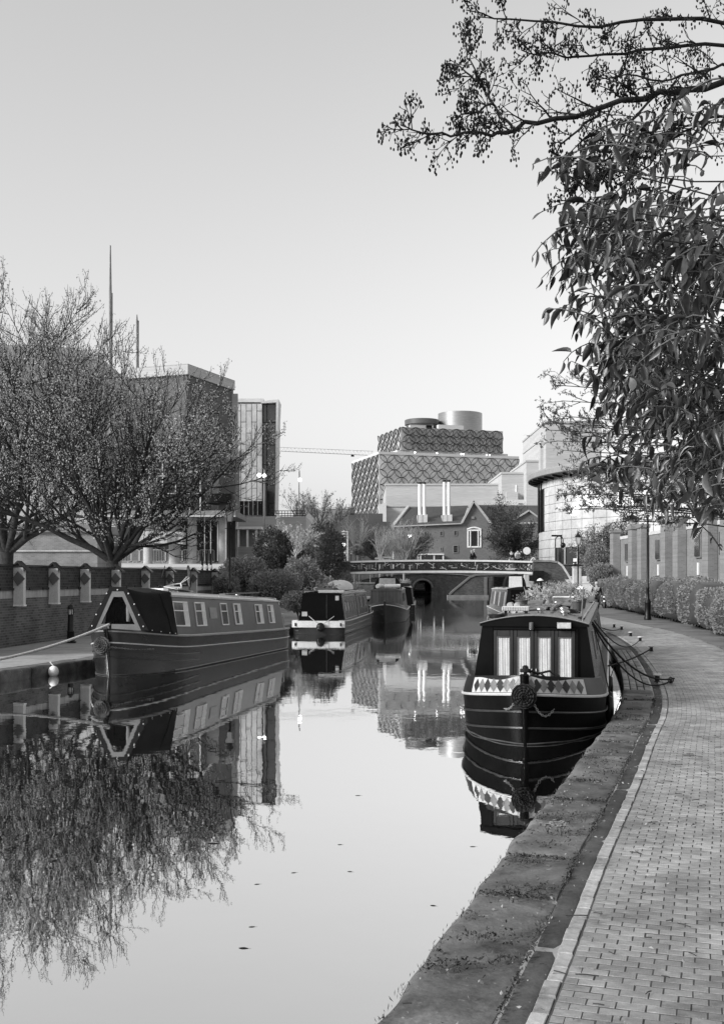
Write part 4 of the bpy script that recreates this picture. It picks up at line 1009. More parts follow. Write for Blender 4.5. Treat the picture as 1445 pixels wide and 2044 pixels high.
for Yp in (YB, YB+3.0):
    for (z, h, nm) in ((zt-.05, .15, 'top_rail'), (zb+.06, .19, 'bottom_rail')):
        rows = []
        for i in range(13):
            x = x0+(x1-x0)*i/12; c = camber(x); rows.append([Vector((x, Yp-.12, z-h/2+c)), Vector((x, Yp-.12, z+h/2+c)), Vector((x, Yp+.1, z+h/2+c)), Vector((x, Yp+.1, z-h/2+c)), Vector((x, Yp-.12, z-h/2+c))])
        MB().grid(rows).build(nm, m_white, br)
    for i in range(N_):
        xa = x0+i*pw+.05; xb = xa+pw-.1; c = camber((xa+xb)/2); za, zc = zb+.14+c, zt-.11+c; xm, zm = (xa+xb)/2, (za+zc)/2
        mb = MB(); w = .15 if i < N_-3 else .09
        mb.bb(xa-.05, xb+.05, Yp-.045, Yp+.045, za-.02, za+(.2 if i < N_-3 else .13)); mb.bb(xa-.05, xb+.05, Yp-.046, Yp+.044, zc-.12, zc+.02)
        mb.beam((xa, Yp, za+.1), (xb, Yp, zc-.06), .07, w, (0, 1, 0)); mb.beam((xa, Yp+.002, zc-.06), (xb, Yp+.002, za+.1), .074, w, (0, 1, 0))
        ring = [(xm+.2*math.cos(a), Yp+.001, zm+.2*math.sin(a)) for a in np.linspace(0, 6.283, 14, endpoint=False)]
        if i < N_-3: mb.tube(ring, .075, 5, closed=True)
        mb.build('lattice_panel', m_bridge, br)
        if Yp == YB and i < N_-3:
            g_ = random.Random(i*7+3)
            for _ in range(g_.choice((2, 3, 3))):
                a_ = g_.choice((-.5, .5, 0, 1.5, -.25)); l_ = g_.uniform(.1, .28); cc = Vector((g_.uniform(xa+.15, xb-.15), Yp-.07, g_.uniform(zm-.2, zm+.25))); d_ = Vector((math.cos(a_), 0, math.sin(a_)))*l_
                MB().beam(cc-d_, cc+d_, .03, .09, (0, 1, 0)).build('white_casting', m_white, br)
        MB().bb(xa-.075, xa-.025, Yp-.06, Yp+.06, za-.1, zc+.08).build('post', m_bridge, br)
mb = MB(); rows = []
for i in range(13):
    x = x0+(x1-x0)*i/12; c = camber(x); rows.append([Vector((x, YB+.12, zb+.1+c)), Vector((x, YB+2.9, zb+.1+c)), Vector((x, YB+2.9, zb-.05+c)), Vector((x, YB+.12, zb-.05+c)), Vector((x, YB+.12, zb+.1+c))])
mb.grid(rows).build('deck', m_concdark, br)
for k, w in enumerate((.92, .74)):
    xm = x0+(N_-2.1)*pw; MB().bb(xm-w/2, xm+w/2, YB-.07, YB-.05, zb+.42-k*.1, zb+.48-k*.1).build('name_plate', m_pale, br)
# white signs hung on the parapet
for (px, w, h) in ((768, 1.1, .55), (722, .8, .3)):
    pass
# right abutment with its curving ramp wall
ab = thing('ramp_wall', 'dark brick ramp wall curving down from the right end of the iron bridge', 'wall', (0, 0, 0))
top = [(1064, 1121), (1100, 1121.5), (1113, 1124), (1122, 1131), (1132, 1147), (1142, 1165), (1152, 1184)]
mb = MB(); Yw = 93.5
mb.prism([P(a, c, Yw) for a, c in top]+[P(1152, 1208, Yw), P(1064, 1208, Yw)], (0, 0, 0), (0, .5, 0)); mb.build('wall', m_brickdark, ab)
for i in range(len(top)-1):
    a, b_ = P(*top[i], Yw)+Vector((0, .25, .06)), P(*top[i+1], Yw)+Vector((0, .25, .06)); MB().beam(a, b_, .66, .16).build('coping_stone', m_stone if i > 1 else m_concdark, ab)
mb = MB(); mb.bb(X_(1046, 94.6), X_(1064, 94.6), 94.4, 99, -.5, zb-.06); mb.build('pier', m_stone, ab)
mb = MB(); mb.bb(X_(985, 99), X_(1064, 99), 98.9, 103, -.5, 2.4); mb.build('abutment', m_brickdark, ab)
MB().bb(X_(1064, 93), X_(1086, 93), 93.1, 93.45, Z_(1150, 93), Z_(1139, 93)).build('tie_plate', m_iron, ab); MB().bb(X_(1056, 93), X_(1072, 93), 92.9, 93.2, Z_(1160, 93), Z_(1148, 93)).build('bearing', m_iron, ab)
MB().bb(X_(1013, 97), X_(1021, 97), 96.7, 97.3, 0, zb-.07).build('column', m_stone, ab)
la = thing('bridge_abutment', 'dark brick abutment at the left end of the iron bridge behind a bush', 'abutment', (0, 0, 0))
mb = MB(); mb.prism([P(a, c, 94.5) for a, c in ((655, 1136), (668, 1128), (684, 1123), (699, 1121), (699, 1210), (640, 1210), (640, 1150))], (0, 0, 0), (0, 3.8, 0)); mb.build('wall', m_brickdark, la)
pts_ = ((640, 1150), (655, 1136), (668, 1128), (684, 1123), (699, 1121))
for i in range(4):
    a, b_ = P(*pts_[i], 94.5)+Vector((0, .1, .03)), P(*pts_[i+1], 94.5)+Vector((0, .1, .03)); MB().beam(a, b_, .5, .12).build('coping_stone', m_concdark, la)
# pale pier with a finial on the ramp and the pale ramp paving
rp = thing('ramp_pier', 'tall pale stone pier standing beside the ramp near the far lamp post', 'pier', (X_(1152, 90), 90, 0))
MB().bb(-.32, .32, 0, .6, .2, Z_(1133, 90)).build('shaft', m_stone, rp, bevel=.02); MB().bb(-.36, .36, -.04, .64, Z_(1133, 90), Z_(1131, 90)).build('cap', m_stone, rp); MB().lathe([(.09, 0), (.07, .1), (.12, .16), (.1, .3), (.02, .42)], 10, (-.12, .3, Z_(1131, 90))).build('finial', m_iron, rp, smooth=50)
struct(quad(P(1122, 1150, 96), P(1150, 1150, 96), P(1165, 1185, 84), P(1148, 1185, 84)).build('ramp', m_stone))
rw = thing('parapet_wall', 'low dark brick parapet in front of the curved pale building', 'wall', (0, 0, 0)); pbox(1108, 1170, 1127, 1150, 97.5, .4).build('wall', m_brickdark, rw); pbox(1107, 1171, 1125.8, 1127, 97.4, .6).build('coping', m_concdark, rw)

# brick bridge with a tunnel arch beyond
YF = 150
fb = thing('brick_bridge', 'old brick canal bridge with dark tunnel arch seen under the iron bridge', 'bridge', (0, 0, 0))
ac, ar = 843.5, 18.0     # arch centre column and half width in pixels
mb = MB(); xs = [650, 700, 760, 800]+list(np.linspace(ac-ar, ac+ar, 15))+[890, 940, 990, 1040]
def topy(x): return 1143.5+abs(x-850)*.045+max(0, abs(x-850)-70)*.12
def archy(x):
    t = (x-ac)/ar
    return 1187.5 if abs(t) >= 1 else 1173-15*math.sqrt(max(0, 1-t*t))
for i in range(len(xs)-1):
    a, b_ = xs[i], xs[i+1]; inn = (a+b_)/2 > ac-ar and (a+b_)/2 < ac+ar
    ya, yb = (archy(a) if inn and abs(a-ac) < ar-.01 else (1173 if inn else 1195)), (archy(b_) if inn and abs(b_-ac) < ar-.01 else (1173 if inn else 1195))
    mb.add([P(a, ya, YF), P(b_, yb, YF), P(b_, topy(b_), YF), P(a, topy(a), YF)], [(0, 1, 2, 3)])
mb.build('face', m_brickdark, fb)
MB().tube([P(ac+(ar+1.2)*math.cos(t), 1173-(16.2)*math.sin(t), YF-.1) for t in np.linspace(0, math.pi, 17)], .16, 6).build('arch_ring', m_brickmid, fb)
mb = MB(); rows = [[P(ac+ar*math.cos(t), 1173-15*math.sin(t), YF), P(ac+ar*math.cos(t), 1173-15*math.sin(t), YF)+Vector((0, 14, 0))] for t in np.linspace(0, math.pi, 13)]
rows = [[P(ac+ar, 1195, YF), P(ac+ar, 1195, YF)+Vector((0, 14, 0))]]+rows+[[P(ac-ar, 1195, YF), P(ac-ar, 1195, YF)+Vector((0, 14, 0))]]
mb.grid(rows).build('tunnel', m_brickdark, fb); a = P(ac-ar-3, 1150, YF+14); b_ = P(ac+ar+3, 1195, YF+14); MB().bb(a.x, b_.x, YF+14, YF+14.3, b_.z-.3, a.z+1).build('tunnel_end', m_black, fb)
rows = [[P(x, topy(x)-1.2, YF-.15), P(x, topy(x)+1.2, YF-.15), P(x, topy(x)+1.2, YF)+Vector((0, 4, 0)), P(x, topy(x)-1.2, YF)+Vector((0, 4, 0))] for x in np.linspace(650, 1040, 27)]
MB().grid(rows).build('parapet_coping', m_concdark, fb)
nb = thing('narrowboat', 'pale window of a narrowboat coming through the tunnel arch', 'boat', (X_(838, YF+3), YF+3, 0)); nb['group'] = 'narrowboats moored along the canal'
mb = MB(); mb.prism([Vector((-.75, 0, .5)), Vector((.75, 0, .5)), Vector((.62, 0, 1.75)), Vector((-.62, 0, 1.75))], (0, 0, 0), (0, 6, 0)); mb.build('cabin', m_dark, nb)
fr = MB()
for (xa, xb, za, zb_) in ((-.62, -.55, .75, 1.6), (.55, .62, .75, 1.6), (-.55, .55, .75, .83), (-.55, .55, 1.52, 1.6)): fr.bb(xa, xb, -.06, -.01, za, zb_)
w = fr.build('window', m_pale, nb); MB().bb(-.54, .54, -.02, -.012, .84, 1.51).build('glass', m_glassdark, w)
mb = MB(); mb.prism([Vector((-.95, 0, -.3)), Vector((.95, 0, -.3)), Vector((1.0, 0, .5)), Vector((-1.0, 0, .5))], (0, -1.2, 0), (0, 6, 0)); mb.build('hull', m_blackhull, nb)
# sloping wing wall at the right bank before the arch
ww = thing('wing_wall', 'sloping brick wing wall with pale coping right of the tunnel arch', 'wall', (0, 0, 0)); Yv = 128
mb = MB(); mb.prism([P(a, c, Yv) for a, c in ((893, 1195), (902, 1184), (938, 1154), (950, 1148), (1012, 1146), (1012, 1198))], (0, 0, 0), (0, .6, 0)); mb.build('wall', m_brickdark, ww)
for (p_, q_) in (((897, 1186.5), (906, 1178)), ((906, 1178), (938, 1152)), ((938, 1152), (950, 1147.5)), ((950, 1147.5), (1012, 1145.5))):
    MB().beam(P(*p_, Yv)+Vector((0, .3, 0)), P(*q_, Yv)+Vector((0, .3, 0)), .8, .2).build('coping_stone', m_brickmid, ww)
pbox(893, 1012, 1188, 1196, Yv-1.2, 1.0).build('ledge', m_concdark, ww)
for (px, w_) in ((966, 6), (978, 5)): pbox(px, px+w_, 1152, 1188, Yv-.15, .2).build('buttress', m_brickmid, ww)
# low left quay wall and railings seen under the bridge
qw = thing('quay_wall', 'low dark wall with posts under the left end of the iron bridge', 'wall', (0, 0, 0)); pbox(640, 800, 1165, 1192, 122, .4).build('wall', m_brickdark, qw); pbox(640, 800, 1162.5, 1165, 121.9, .6).build('coping', m_concdark, qw)
for px in (706, 716, 738, 757, 772): pbox(px, px+1.6, 1146, 1163, 122.1, .12).build('post', m_concdark, qw)

# ------------------------------------------------------------------ library with ring screens
aL = R(17); LIB = Vector((X_(757, 480), 480, 0))
lib = thing('library_building', 'tall library of stacked boxes wrapped in interlocking rings with a drum on top', 'building', LIB, aL)
lz = lambda py, Y=480: Z_(py, Y)
m_clad = M('pale_gold_cladding', .6, .7, .08, .2); m_cladd = M('darker_glass_cladding', .4, .4, .25, .3); m_ring = M('black_ring_metal', .045, .5, .2, 1); m_cladl = M('left_face_cladding', .38, .5, .2, .3)  # upper box glass is darker in its own tone
SP = 3.27
def ringmesh(r, tr, n=22):
    mb = MB(); mb.tube([(r*math.cos(a), 0, r*math.sin(a)) for a in np.linspace(0, 2*math.pi, n, endpoint=False)], tr, 4, closed=True); return mb.mesh('ring')
rm = ringmesh(SP, .13); rm.materials.append(m_ring); rmt = ringmesh(SP, .24); rmt.materials.append(m_ring); rms = ringmesh(SP*.5, .1, 16); rms.materials.append(m_ring); rml = ringmesh(SP, .3); rml.materials.append(m_ring)
z1 = lz(903)
box1 = MB().bb(0, 66, 0, 41, 0, z1-.8).build('middle_box', m_clad, lib)
def place(par, me, i, z, face):
    o = link('ring', me, par)
    if face == 'front': o.location = (i, -.45, z)
    elif face == 'left': o.location = (-.45, i, z); o.rotation_euler = (0, 0, math.pi/2)
    else: o.location = (66.45, i, z); o.rotation_euler = (0, 0, math.pi/2)
def arcmesh(r, tr, a0, a1, n=12):
    mb = MB(); mb.tube([(r*math.cos(a), 0, r*math.sin(a)) for a in np.linspace(R(a0), R(a1), n)], tr, 4); return mb.mesh('ring')
def fullset(r, tr):
    d = {'full': ringmesh(r, tr), 'top': arcmesh(r, tr, 180, 360), 'bottom': arcmesh(r, tr, 0, 180), 'left': arcmesh(r, tr, -90, 90), 'right': arcmesh(r, tr, 90, 270)}
    for m_ in d.values(): m_.materials.append(m_ring)
    return d
def screen(par, origin, ex, W, H, S, off, rz, ztop):
    """interlocking rings, cut off where the face ends"""
    nx, nz_ = int(round(W/SP)), int(round(H/SP)); sx, sz = W/nx, H/nz_
    for i in range(nx+1):
        for j in range(nz_+1):
            if (i+j) % 2 == 0: continue
            k = 'full'
            if (i in (0, nx)) and (j in (0, nz_)): continue
            if j == 0: k = 'top'
            elif j == nz_: k = 'bottom'
            elif i == 0: k = 'left'
            elif i == nx: k = 'right'
            o = link('ring', S[k], par); o.location = Vector(origin)+Vector(ex)*(i*sx)+Vector((0, 0, ztop-j*sz)); o.rotation_euler = (0, 0, rz)
S_thin, S_mid, S_thick = fullset(SP, .14), fullset(SP, .18), fullset(SP, .2)
screen(box1, (.2, -.45, 0), (1, 0, 0), 65.6, 29.4, S_thin, 0, 0, z1-.9)
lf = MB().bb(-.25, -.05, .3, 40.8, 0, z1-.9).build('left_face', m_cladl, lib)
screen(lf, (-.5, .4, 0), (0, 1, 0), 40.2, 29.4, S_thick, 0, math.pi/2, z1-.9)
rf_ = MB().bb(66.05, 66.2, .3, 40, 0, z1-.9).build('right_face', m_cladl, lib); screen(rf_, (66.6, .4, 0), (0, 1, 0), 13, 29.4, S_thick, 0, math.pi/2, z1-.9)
# recessed glass terrace band and the upper box
MB().bb(9, 62, 2.5, 36, z1-.9, z1+1.6).build('terrace', M('terrace_glass', .62, .3, .2, .3), lib); MB().bb(-.3, 66.3, -.3, .0, z1-.8, z1+.35).build('terrace_rail', m_pale, lib); MB().bb(-.3, .0, 0, 41, z1-.8, z1+.35).build('terrace_rail', m_pale, lib)
z2, z3 = z1+1.6, Z_(857, 492)
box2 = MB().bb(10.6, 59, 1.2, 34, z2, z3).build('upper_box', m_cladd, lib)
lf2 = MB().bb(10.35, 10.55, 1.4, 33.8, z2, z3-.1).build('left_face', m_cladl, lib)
screen(box2, (10.8, .75, 0), (1, 0, 0), 48, z3-z2-.1, S_mid, 0, 0, z3)
for i in range(1, 15):
    for j in range(0, 3):
        o = link('ring', rms, box2); o.location = (10.8+i*3.2, .85, z3-1.9-j*3.3)
screen(lf2, (10.1, 1.5, 0), (0, 1, 0), 32, z3-z2-.1, S_thick, 0, math.pi/2, z3)
def lcl(px, Y):
    """library-local x,y of a plan point in direction px at distance Y"""
    return Matrix.Rotation(-aL, 3, 'Z') @ (Vector((X_(px, Y), Y, 0))-LIB)
c = lcl(918, 512); m_drum = M('gold_drum', .3, .42, .06, .15, metal=.6, stretch=(.3, .3, 2))
MB().lathe([(10.2, z3-2), (10.2, Z_(821.5, 505)-.1), (9.9, Z_(821.5, 505)), (.1, Z_(820, 505)+.2)], 56, (c.x, c.y, 0)).build('drum', m_drum, lib, smooth=35)
c = lcl(842, 508); zz = Z_(837, 505)
MB().lathe([(7.9, zz-2.3), (8.0, zz-.2), (7.7, zz), (.1, zz+.1)], 48, (c.x, c.y, 0)).build('rotunda_roof', M('rotunda_band', .1, .4, .1, .3), lib, smooth=35); MB().lathe([(7.3, z3-1), (7.3, zz-2.2)], 40, (c.x, c.y, 0)).build('rotunda_glass', m_glassdark, lib, smooth=35)
c = lcl(898, 496); MB().box((c.x, c.y, z3+1), (12, 2.5, 2.6)).build('plant_room', m_pale, lib); c = lcl(840, 495); MB().box((c.x, c.y, z3+.8), (11, 2.5, 2.6)).build('plant_room', m_concpale, lib); c = lcl(856, 494); MB().box((c.x, c.y, z3+.9), (2.4, 1.2, 2.2)).build('plant_opening', m_black, lib)
for px in (829, 878, 933, 938, 991, 998):
    c = lcl(px, 484); MB().ball((c.x, -.2, z1+.5), .32, 8, 5).build('terrace_light', m_lamp, lib)

# ------------------------------------------------------------------ tower crane
cr_ = thing('tower_crane', 'distant tower crane with pale lattice jib left of the library', 'crane', (0, 0, 0))
Yc = 560; a, b_ = P(555, 900, Yc), P(745, 909, Yc+10)
mb = MB(); n = 26
t0, t1 = a+Vector((0, 0, 1.9)), b_+Vector((0, 0, 2.2))
mb.tube([a, b_], .13, 4); mb.tube([t0, t1], .13, 4); mb.tube([a+Vector((0, 1.4, 0)), b_+Vector((0, 1.4, 0))], .08, 4)
for i in range(n):
    p, q, r_ = a.lerp(b_, i/n), t0.lerp(t1, (i+.5)/n), a.lerp(b_, (i+1)/n); mb.tube([p, q], .11, 3); mb.tube([q, r_], .11, 3)
mb.build('jib', m_pale, cr_)
q = P(764, 905, Yc+12); mb = MB(); mb.bb(q.x-.9, q.x+.9, q.y, q.y+1.8, 0, q.z+8); mb.build('mast', m_pale, cr_); mb = MB(); mb.tube([b_, Vector((q.x, q.y+.9, b_.z+.2))], .4, 4); mb.build('counter_jib', m_pale, cr_); c = a.lerp(b_, .78); MB().box(c-Vector((0, 0, .7)), (1.6, 1, .9)).build('trolley', m_dark, cr_)

# ------------------------------------------------------------------ stepped pale blocks beside and before the library
def block(label, px0, px1, py0, Y, depth, mat=None, py1=1160, extra=None, name='concrete_building'):
    t = thing(name, label, 'building', (X_((px0+px1)/2, Y), Y, 0), 0, 'pale stepped concrete buildings')
    w = (px1-px0)/F*Y; z = Z_(py0, Y); MB().bb(-w/2, w/2, 0, depth, 0, z).build('wall', mat or m_concpale, t); MB().bb(-w/2-.2, w/2+.2, -.2, depth+.2, z, z+.5).build('parapet', m_concpale, t)
    return t, w, z
t, w, z = block('long low pale concrete building behind the brick pub and its flues', 770, 1000, 969, 300, 40)
MB().bb(-w/2-.08, w/2+.08, -.12, -.02, Z_(1013, 300), Z_(1011, 300)).build('dark_joint', m_concdark, t)  # thin dark joint line across the front
for k in range(5): MB().bb(-w/2+w*(.62+k*.07), -w/2+w*(.62+k*.07)+w*.05, -.4, -.03, Z_(1045, 300), Z_(1034-(k % 2)*3, 300)).build('roof_unit', m_pale, t)
MB().bb(w/2-.9, w/2-.5, -.2, -.03, Z_(1000, 300), Z_(969, 300)).build('downpipe', m_grey, t)
t, w, z = block('pale step block just right of the library with two bright window slots', 1001, 1062, 946, 292, 30)
for px in (1028, 1051): MB().bb(X_(px, 292)-t.location.x, X_(px+3, 292)-t.location.x, -.15, -.02, Z_(998, 292), Z_(968, 292)).build('window_slot', m_white, t)
MB().bb(-w/2+1, w/2-4, -1.5, -.05, Z_(998, 292)-1, Z_(983, 292)).build('lower_step', m_concpale, t); MB().bb(-w/2+.4, w/2, -3, -1.6, Z_(1012, 292)-2, Z_(999, 292)).build('lower_terrace', m_pale, t); MB().bb(-w/2+4, w/2-3, -3.2, -3.05, Z_(1008, 292), Z_(1006, 292)).build('terrace_slot', m_concdark, t)
block('second pale step block rising right of the library', 1050, 1084, 922, 287, 30)
t, w, z = block('third, taller pale step block behind the curved building', 1078, 1108, 880, 284, 30)
for py in (892,): MB().bb(-w/2-.05, w/2, -.1, -.02, Z_(py+1, 284), Z_(py, 284)).build('string_course', m_concdark, t)
block('tallest pale step block, partly behind the leaves', 1089, 1200, 844, 280, 40)

# ------------------------------------------------------------------ brick pub building with the steel flues
YM = 175
pub = thing('brick_pub', 'brick building with steep central gable and two pairs of pale flues', 'building', (0, 0, 0))
mb = MB(); mb.prism([P(a, c, YM) for a, c in ((786, 1160), (786, 1050), (921, 1044), (945, 1000), (978, 1043), (1082, 1043), (1082, 1160))], (0, 0, 0), (0, .5, 0)); mb.build('wall', m_brickmid, pub)
m_trim = M('pale_verge', .4, .8, .15, 1)
rg = 9.0
def up(p, dy=rg): return P(p[0], p[1], YM+dy)
mb = MB(); mb.add([P(784, 1050.5, YM-.3), P(921, 1044.5, YM-.3), up((934, 1009)), up((814, 1013))], [(0, 1, 2, 3)]); mb.add([P(784, 1050.5, YM-.3)+Vector((0, 18, 0)), P(921, 1044.5, YM-.3)+Vector((0, 18, 0)), up((934, 1009)), up((814, 1013))], [(0, 1, 2, 3)]); mb.build('roof', m_slate, pub)
mb = MB(); mb.add([P(976, 1043.5, YM-.3), P(1084, 1043.5, YM-.3), up((1084, 1009)), up((955, 1008))], [(0, 1, 2, 3)]); mb.add([P(976, 1043.5, YM-.3)+Vector((0, 18, 0)), P(1084, 1043.5, YM-.3)+Vector((0, 18, 0)), up((1084, 1009)), up((955, 1008))], [(0, 1, 2, 3)]); mb.build('roof', m_slate, pub)
for q in ((921, 1044), (978, 1043)):
    mb = MB(); mb.add([P(*q, YM-.2), P(945, 1000, YM-.2), up((945, 1000), 9), up(q, 9)], [(0, 1, 2, 3)]); mb.build('gable_roof', m_slate, pub); MB().beam(P(*q, YM-.25), P(945, 999.5, YM-.25), .5, .32).build('verge', m_trim, pub)
MB().beam(P(785, 1051, YM-.3), P(921, 1045, YM-.3), .4, .18).build('gutter', m_trim, pub); MB().beam(P(978, 1044, YM-.3), P(1082, 1044, YM-.3), .4, .18).build('gutter', m_trim, pub)
mb = MB(); mb.prism([up((784, 1050), 17.6), up((784, 1050), .2), up((815, 1012), 9)], (0, 0, 0), (.4, 0, 0)); mb.build('end_gable', m_brickmid, pub); MB().beam(P(784, 1051, YM-.2), up((815, 1011.5)), .5, .4).build('verge', m_trim, pub)
mb = MB(); mb.prism([P(a, c, YM-.4) for a, c in ((1022, 1160), (1022, 1040), (1055, 1019), (1084, 1040), (1084, 1160))], (0, 0, 0), (0, .38, 0)); mb.build('side_gable', m_brickmid, pub)
for (p_, q_) in (((1022, 1040), (1055, 1019)), ((1055, 1019), (1084, 1040))): MB().beam(P(*p_, YM-.55), P(*q_, YM-.55), .5, .24).build('verge', m_trim, pub)
MB().tube([P(1056, 1044, YM-.6), P(1056, 1044, YM-.45)], .16, 10).build('wall_plate', m_white, pub); MB().bb(X_(940, YM), X_(946, YM), YM-.2, YM-.02, Z_(1036, YM), Z_(1031, YM)).build('hoist_beam', m_concdark, pub)
def pubwin(px0, px1, py0, py1, white=False, cols=2, rows=3):
    a, b_ = P(px0, py0, YM), P(px1, py1, YM); fw = .1 if not white else .22; fr = MB()
    fr.bb(a.x, a.x+fw, YM-.1, YM+.02, b_.z, a.z); fr.bb(b_.x-fw, b_.x, YM-.1, YM+.02, b_.z, a.z); fr.bb(a.x+fw, b_.x-fw, YM-.1, YM+.02, a.z-fw, a.z); fr.bb(a.x+fw, b_.x-fw, YM-.1, YM+.02, b_.z, b_.z+fw)
    w = fr.build('window', m_white if white else m_concdark, pub); dx, dz = (b_.x-a.x-2*fw)/cols, (a.z-b_.z-2*fw)/rows
    for i in range(cols):
        for j in range(rows): MB().bb(a.x+fw+i*dx+.04, a.x+fw+(i+1)*dx-.04, YM-.05, YM-.03, b_.z+fw+j*dz+.04, b_.z+fw+(j+1)*dz-.04).build('pane', m_glassdark, w)
for q in ((846, 853, 1061, 1071), (877, 884, 1060, 1070), (905, 912, 1059, 1069), (846, 852, 1094, 1102), (878, 883, 1092, 1100), (904, 914, 1088, 1104)): pubwin(*q)
pubwin(932, 960, 1057, 1093, True, 3, 1); MB().tube([P(932+28*t, 1057-4*math.sin(math.pi*t), YM-.06) for t in np.linspace(0, 1, 9)], .14, 6).build('arch_band', m_white, pub)
for px in (937.5, 953): pbox(px, px+2, 1058, 1092, YM-.16, .1).build('window_post', m_white, pub)
lk = pbox(832, 884, 1107, 1125, YM-4, 4).build('lean_to', m_glassdark, pub); 
pbox(830, 886, 1105, 1107.5, YM-4.3, 4.6).build('lean_to_roof', m_white, pub)
for px in (833, 838, 865, 883): pbox(px, px+2.6, 1107, 1125, YM-4.15, .13).build('lean_to_post', m_white, pub)
for (pa, top_, pb_) in ((834, 966, 843), (883, 962, 892)):
    fl = None
    a, b_ = P(pa-1.5, 1028, YM+2.2), P(pb_+9.5, 1046, YM+2.2); MB().bb(a.x, b_.x, YM+1, YM+3.6, b_.z, a.z).build('flue_base', m_pale, pub, bevel=.05)
    for k in range(3): MB().bb(a.x+(b_.x-a.x)*k/2.05-.02, a.x+(b_.x-a.x)*k/2.05+.03, YM+.96, YM+.99, b_.z, a.z).build('base_joint', m_concdark, pub)
    for px in (pa, pb_):
        c = P(px+3.6, 1029, YM+2.3); f = MB().tube([c, Vector((c.x, c.y, Z_(top_, YM+2.3)))], 3.4/F*YM, 14).build('flue', m_white, pub, smooth=50); MB().lathe([(3.9/F*YM, 0), (3.9/F*YM, .28)], 14, (c.x, c.y, Z_(top_, YM+2.3))).build('cap', m_iron, f, smooth=50)
db = thing('brick_warehouse', 'dark brick gabled warehouse wall behind the bare trees, left of the pub', 'building', (0, 0, 0))
mb = MB(); mb.prism([P(a, c, 190) for a, c in ((650, 1170), (650, 1062), (700, 1025), (764, 1025), (764, 1041), (781, 1042), (781, 1170))], (0, 0, 0), (0, 14, 0)); mb.build('wall', M('warehouse_brick', .075, .9, .2, .4), db)
pbox(698, 707, 1013, 1027, 190, 2).build('chimney', m_brickdark, db)
gb = thing('glazed_gable', 'pale glazed link with sloping roof between library and pub', 'building', (0, 0, 0)); mb = MB(); mb.prism([P(a, c, 290) for a, c in ((756, 1050), (756, 1008), (771, 1002), (771, 1050))], (0, 0, 0), (0, 10, 0)); mb.build('wall', m_pale, gb)
for (px0, px1, py, Y, lb) in ((612, 660, 1022, 330, 'low pale flat roofed block far behind the left bank bushes'), (660, 700, 1016, 320, 'far grey flat block just left of the library foot')):
    t, w, z = block(lb, px0, px1, py, Y, 20, m_grey, name='distant_building')
    for k in range(3): MB().bb(-w/2+w*(.2+.25*k), -w/2+w*(.32+.25*k), -.15, -.02, z-4, z-1.5).build('window', m_glassdark, t)
t = thing('distant_building', 'far grey pitched roof beyond the arena podium', 'building', (0, 0, 0)); mb = MB(); mb.prism([P(a, c, 300) for a, c in ((590, 1060), (590, 1022), (612, 1005), (640, 1018), (650, 1022), (650, 1060))], (0, 0, 0), (0, 20, 0)); mb.build('roof', m_grey, t)

# ------------------------------------------------------------------ curved pale building at right
Cx, Cy, RR = 38.0, 112.0, 19.8
drum = thing('curved_building', 'pale panelled drum shaped building with dark overhanging roof at right', 'building', (Cx, Cy, 0))
m_panel = MPIECE('facade_panel', .54, .025, .5, .3, 0, .03); m_joint = M('panel_joint', .36, .9, .1, 2)
MB().lathe([(RR-.12, -.2), (RR-.12, 12.2)], 120).build('core_wall', m_joint, drum, smooth=30)
nc, nr = 22, 14; ph0, ph1 = -194, -92; dz = 12.1/nr
for i in range(nc):
    a0, a1 = R(ph0+(ph1-ph0)*i/nc)+.0012, R(ph0+(ph1-ph0)*(i+1)/nc)-.0012
    for j in range(nr):
        if i < 4 and 8 <= j <= 12: continue
        if 6 <= i <= 9 and 3 <= j <= 5: continue
        mb = MB(); pts = []
        for r_ in (RR, RR-.08):
            for a in (a0, (a0+a1)/2, a1):
                for z in (j*dz+.02, (j+1)*dz-.02): pts.append((r_*math.cos(a), r_*math.sin(a), z))
        mb.add(pts, [(0, 2, 3, 1), (2, 4, 5, 3), (0, 1, 7, 6), (4, 10, 11, 5), (1, 3, 9, 7), (3, 5, 11, 9), (0, 6, 8, 2), (2, 8, 10, 4)])
        mb.build('facade_panel', m_panel, drum)
def arcsheet(ph_a, ph_b, z0, z1, r_, n=10):
    return MB().grid([[Vector((r_*math.cos(a), r_*math.sin(a), z)) for z in (z0, z1)] for a in np.linspace(R(ph_a), R(ph_b), n)])
st_ = (ph1-ph0)/nc
arcsheet(ph0, ph0+4*st_, 8*dz, 13*dz, RR-.06).build('corner_window', m_glassdark, drum); arcsheet(ph0+6*st_, ph0+10*st_, 3*dz, 6*dz, RR-.06).build('entrance_glass', m_glassdark, drum)
for k in (1, 2.2, 3.1): a = R(ph0+k*st_); MB().bb(RR*math.cos(a)-.12, RR*math.cos(a)+.12, RR*math.sin(a)-.12, RR*math.sin(a)+.12, 8*dz, 12.2).build('column', m_iron, drum)
for k in (6, 7.3, 8.6, 10): a = R(ph0+k*st_); MB().tube([((RR+.02)*math.cos(a), (RR+.02)*math.sin(a), 3*dz), ((RR+.02)*math.cos(a), (RR+.02)*math.sin(a), 6*dz)], .06, 5).build('mullion', m_pale, drum)
for i in range(3): arcsheet(ph0+(8.2+.0)*st_, ph0+8.55*st_, (3.4+i*.5)*dz, (3.75+i*.5)*dz, RR+.03, 3).build('poster', m_white, drum)
mb = MB(); mb.lathe([(RR-.2, 12.15), (RR+1.1, 12.3), (RR+1.15, 12.75), (RR+.9, 12.95), (4, 14.2)], 120); mb.build('roof', M('roof_zinc', .3, .5, .1, .5), drum, smooth=30)
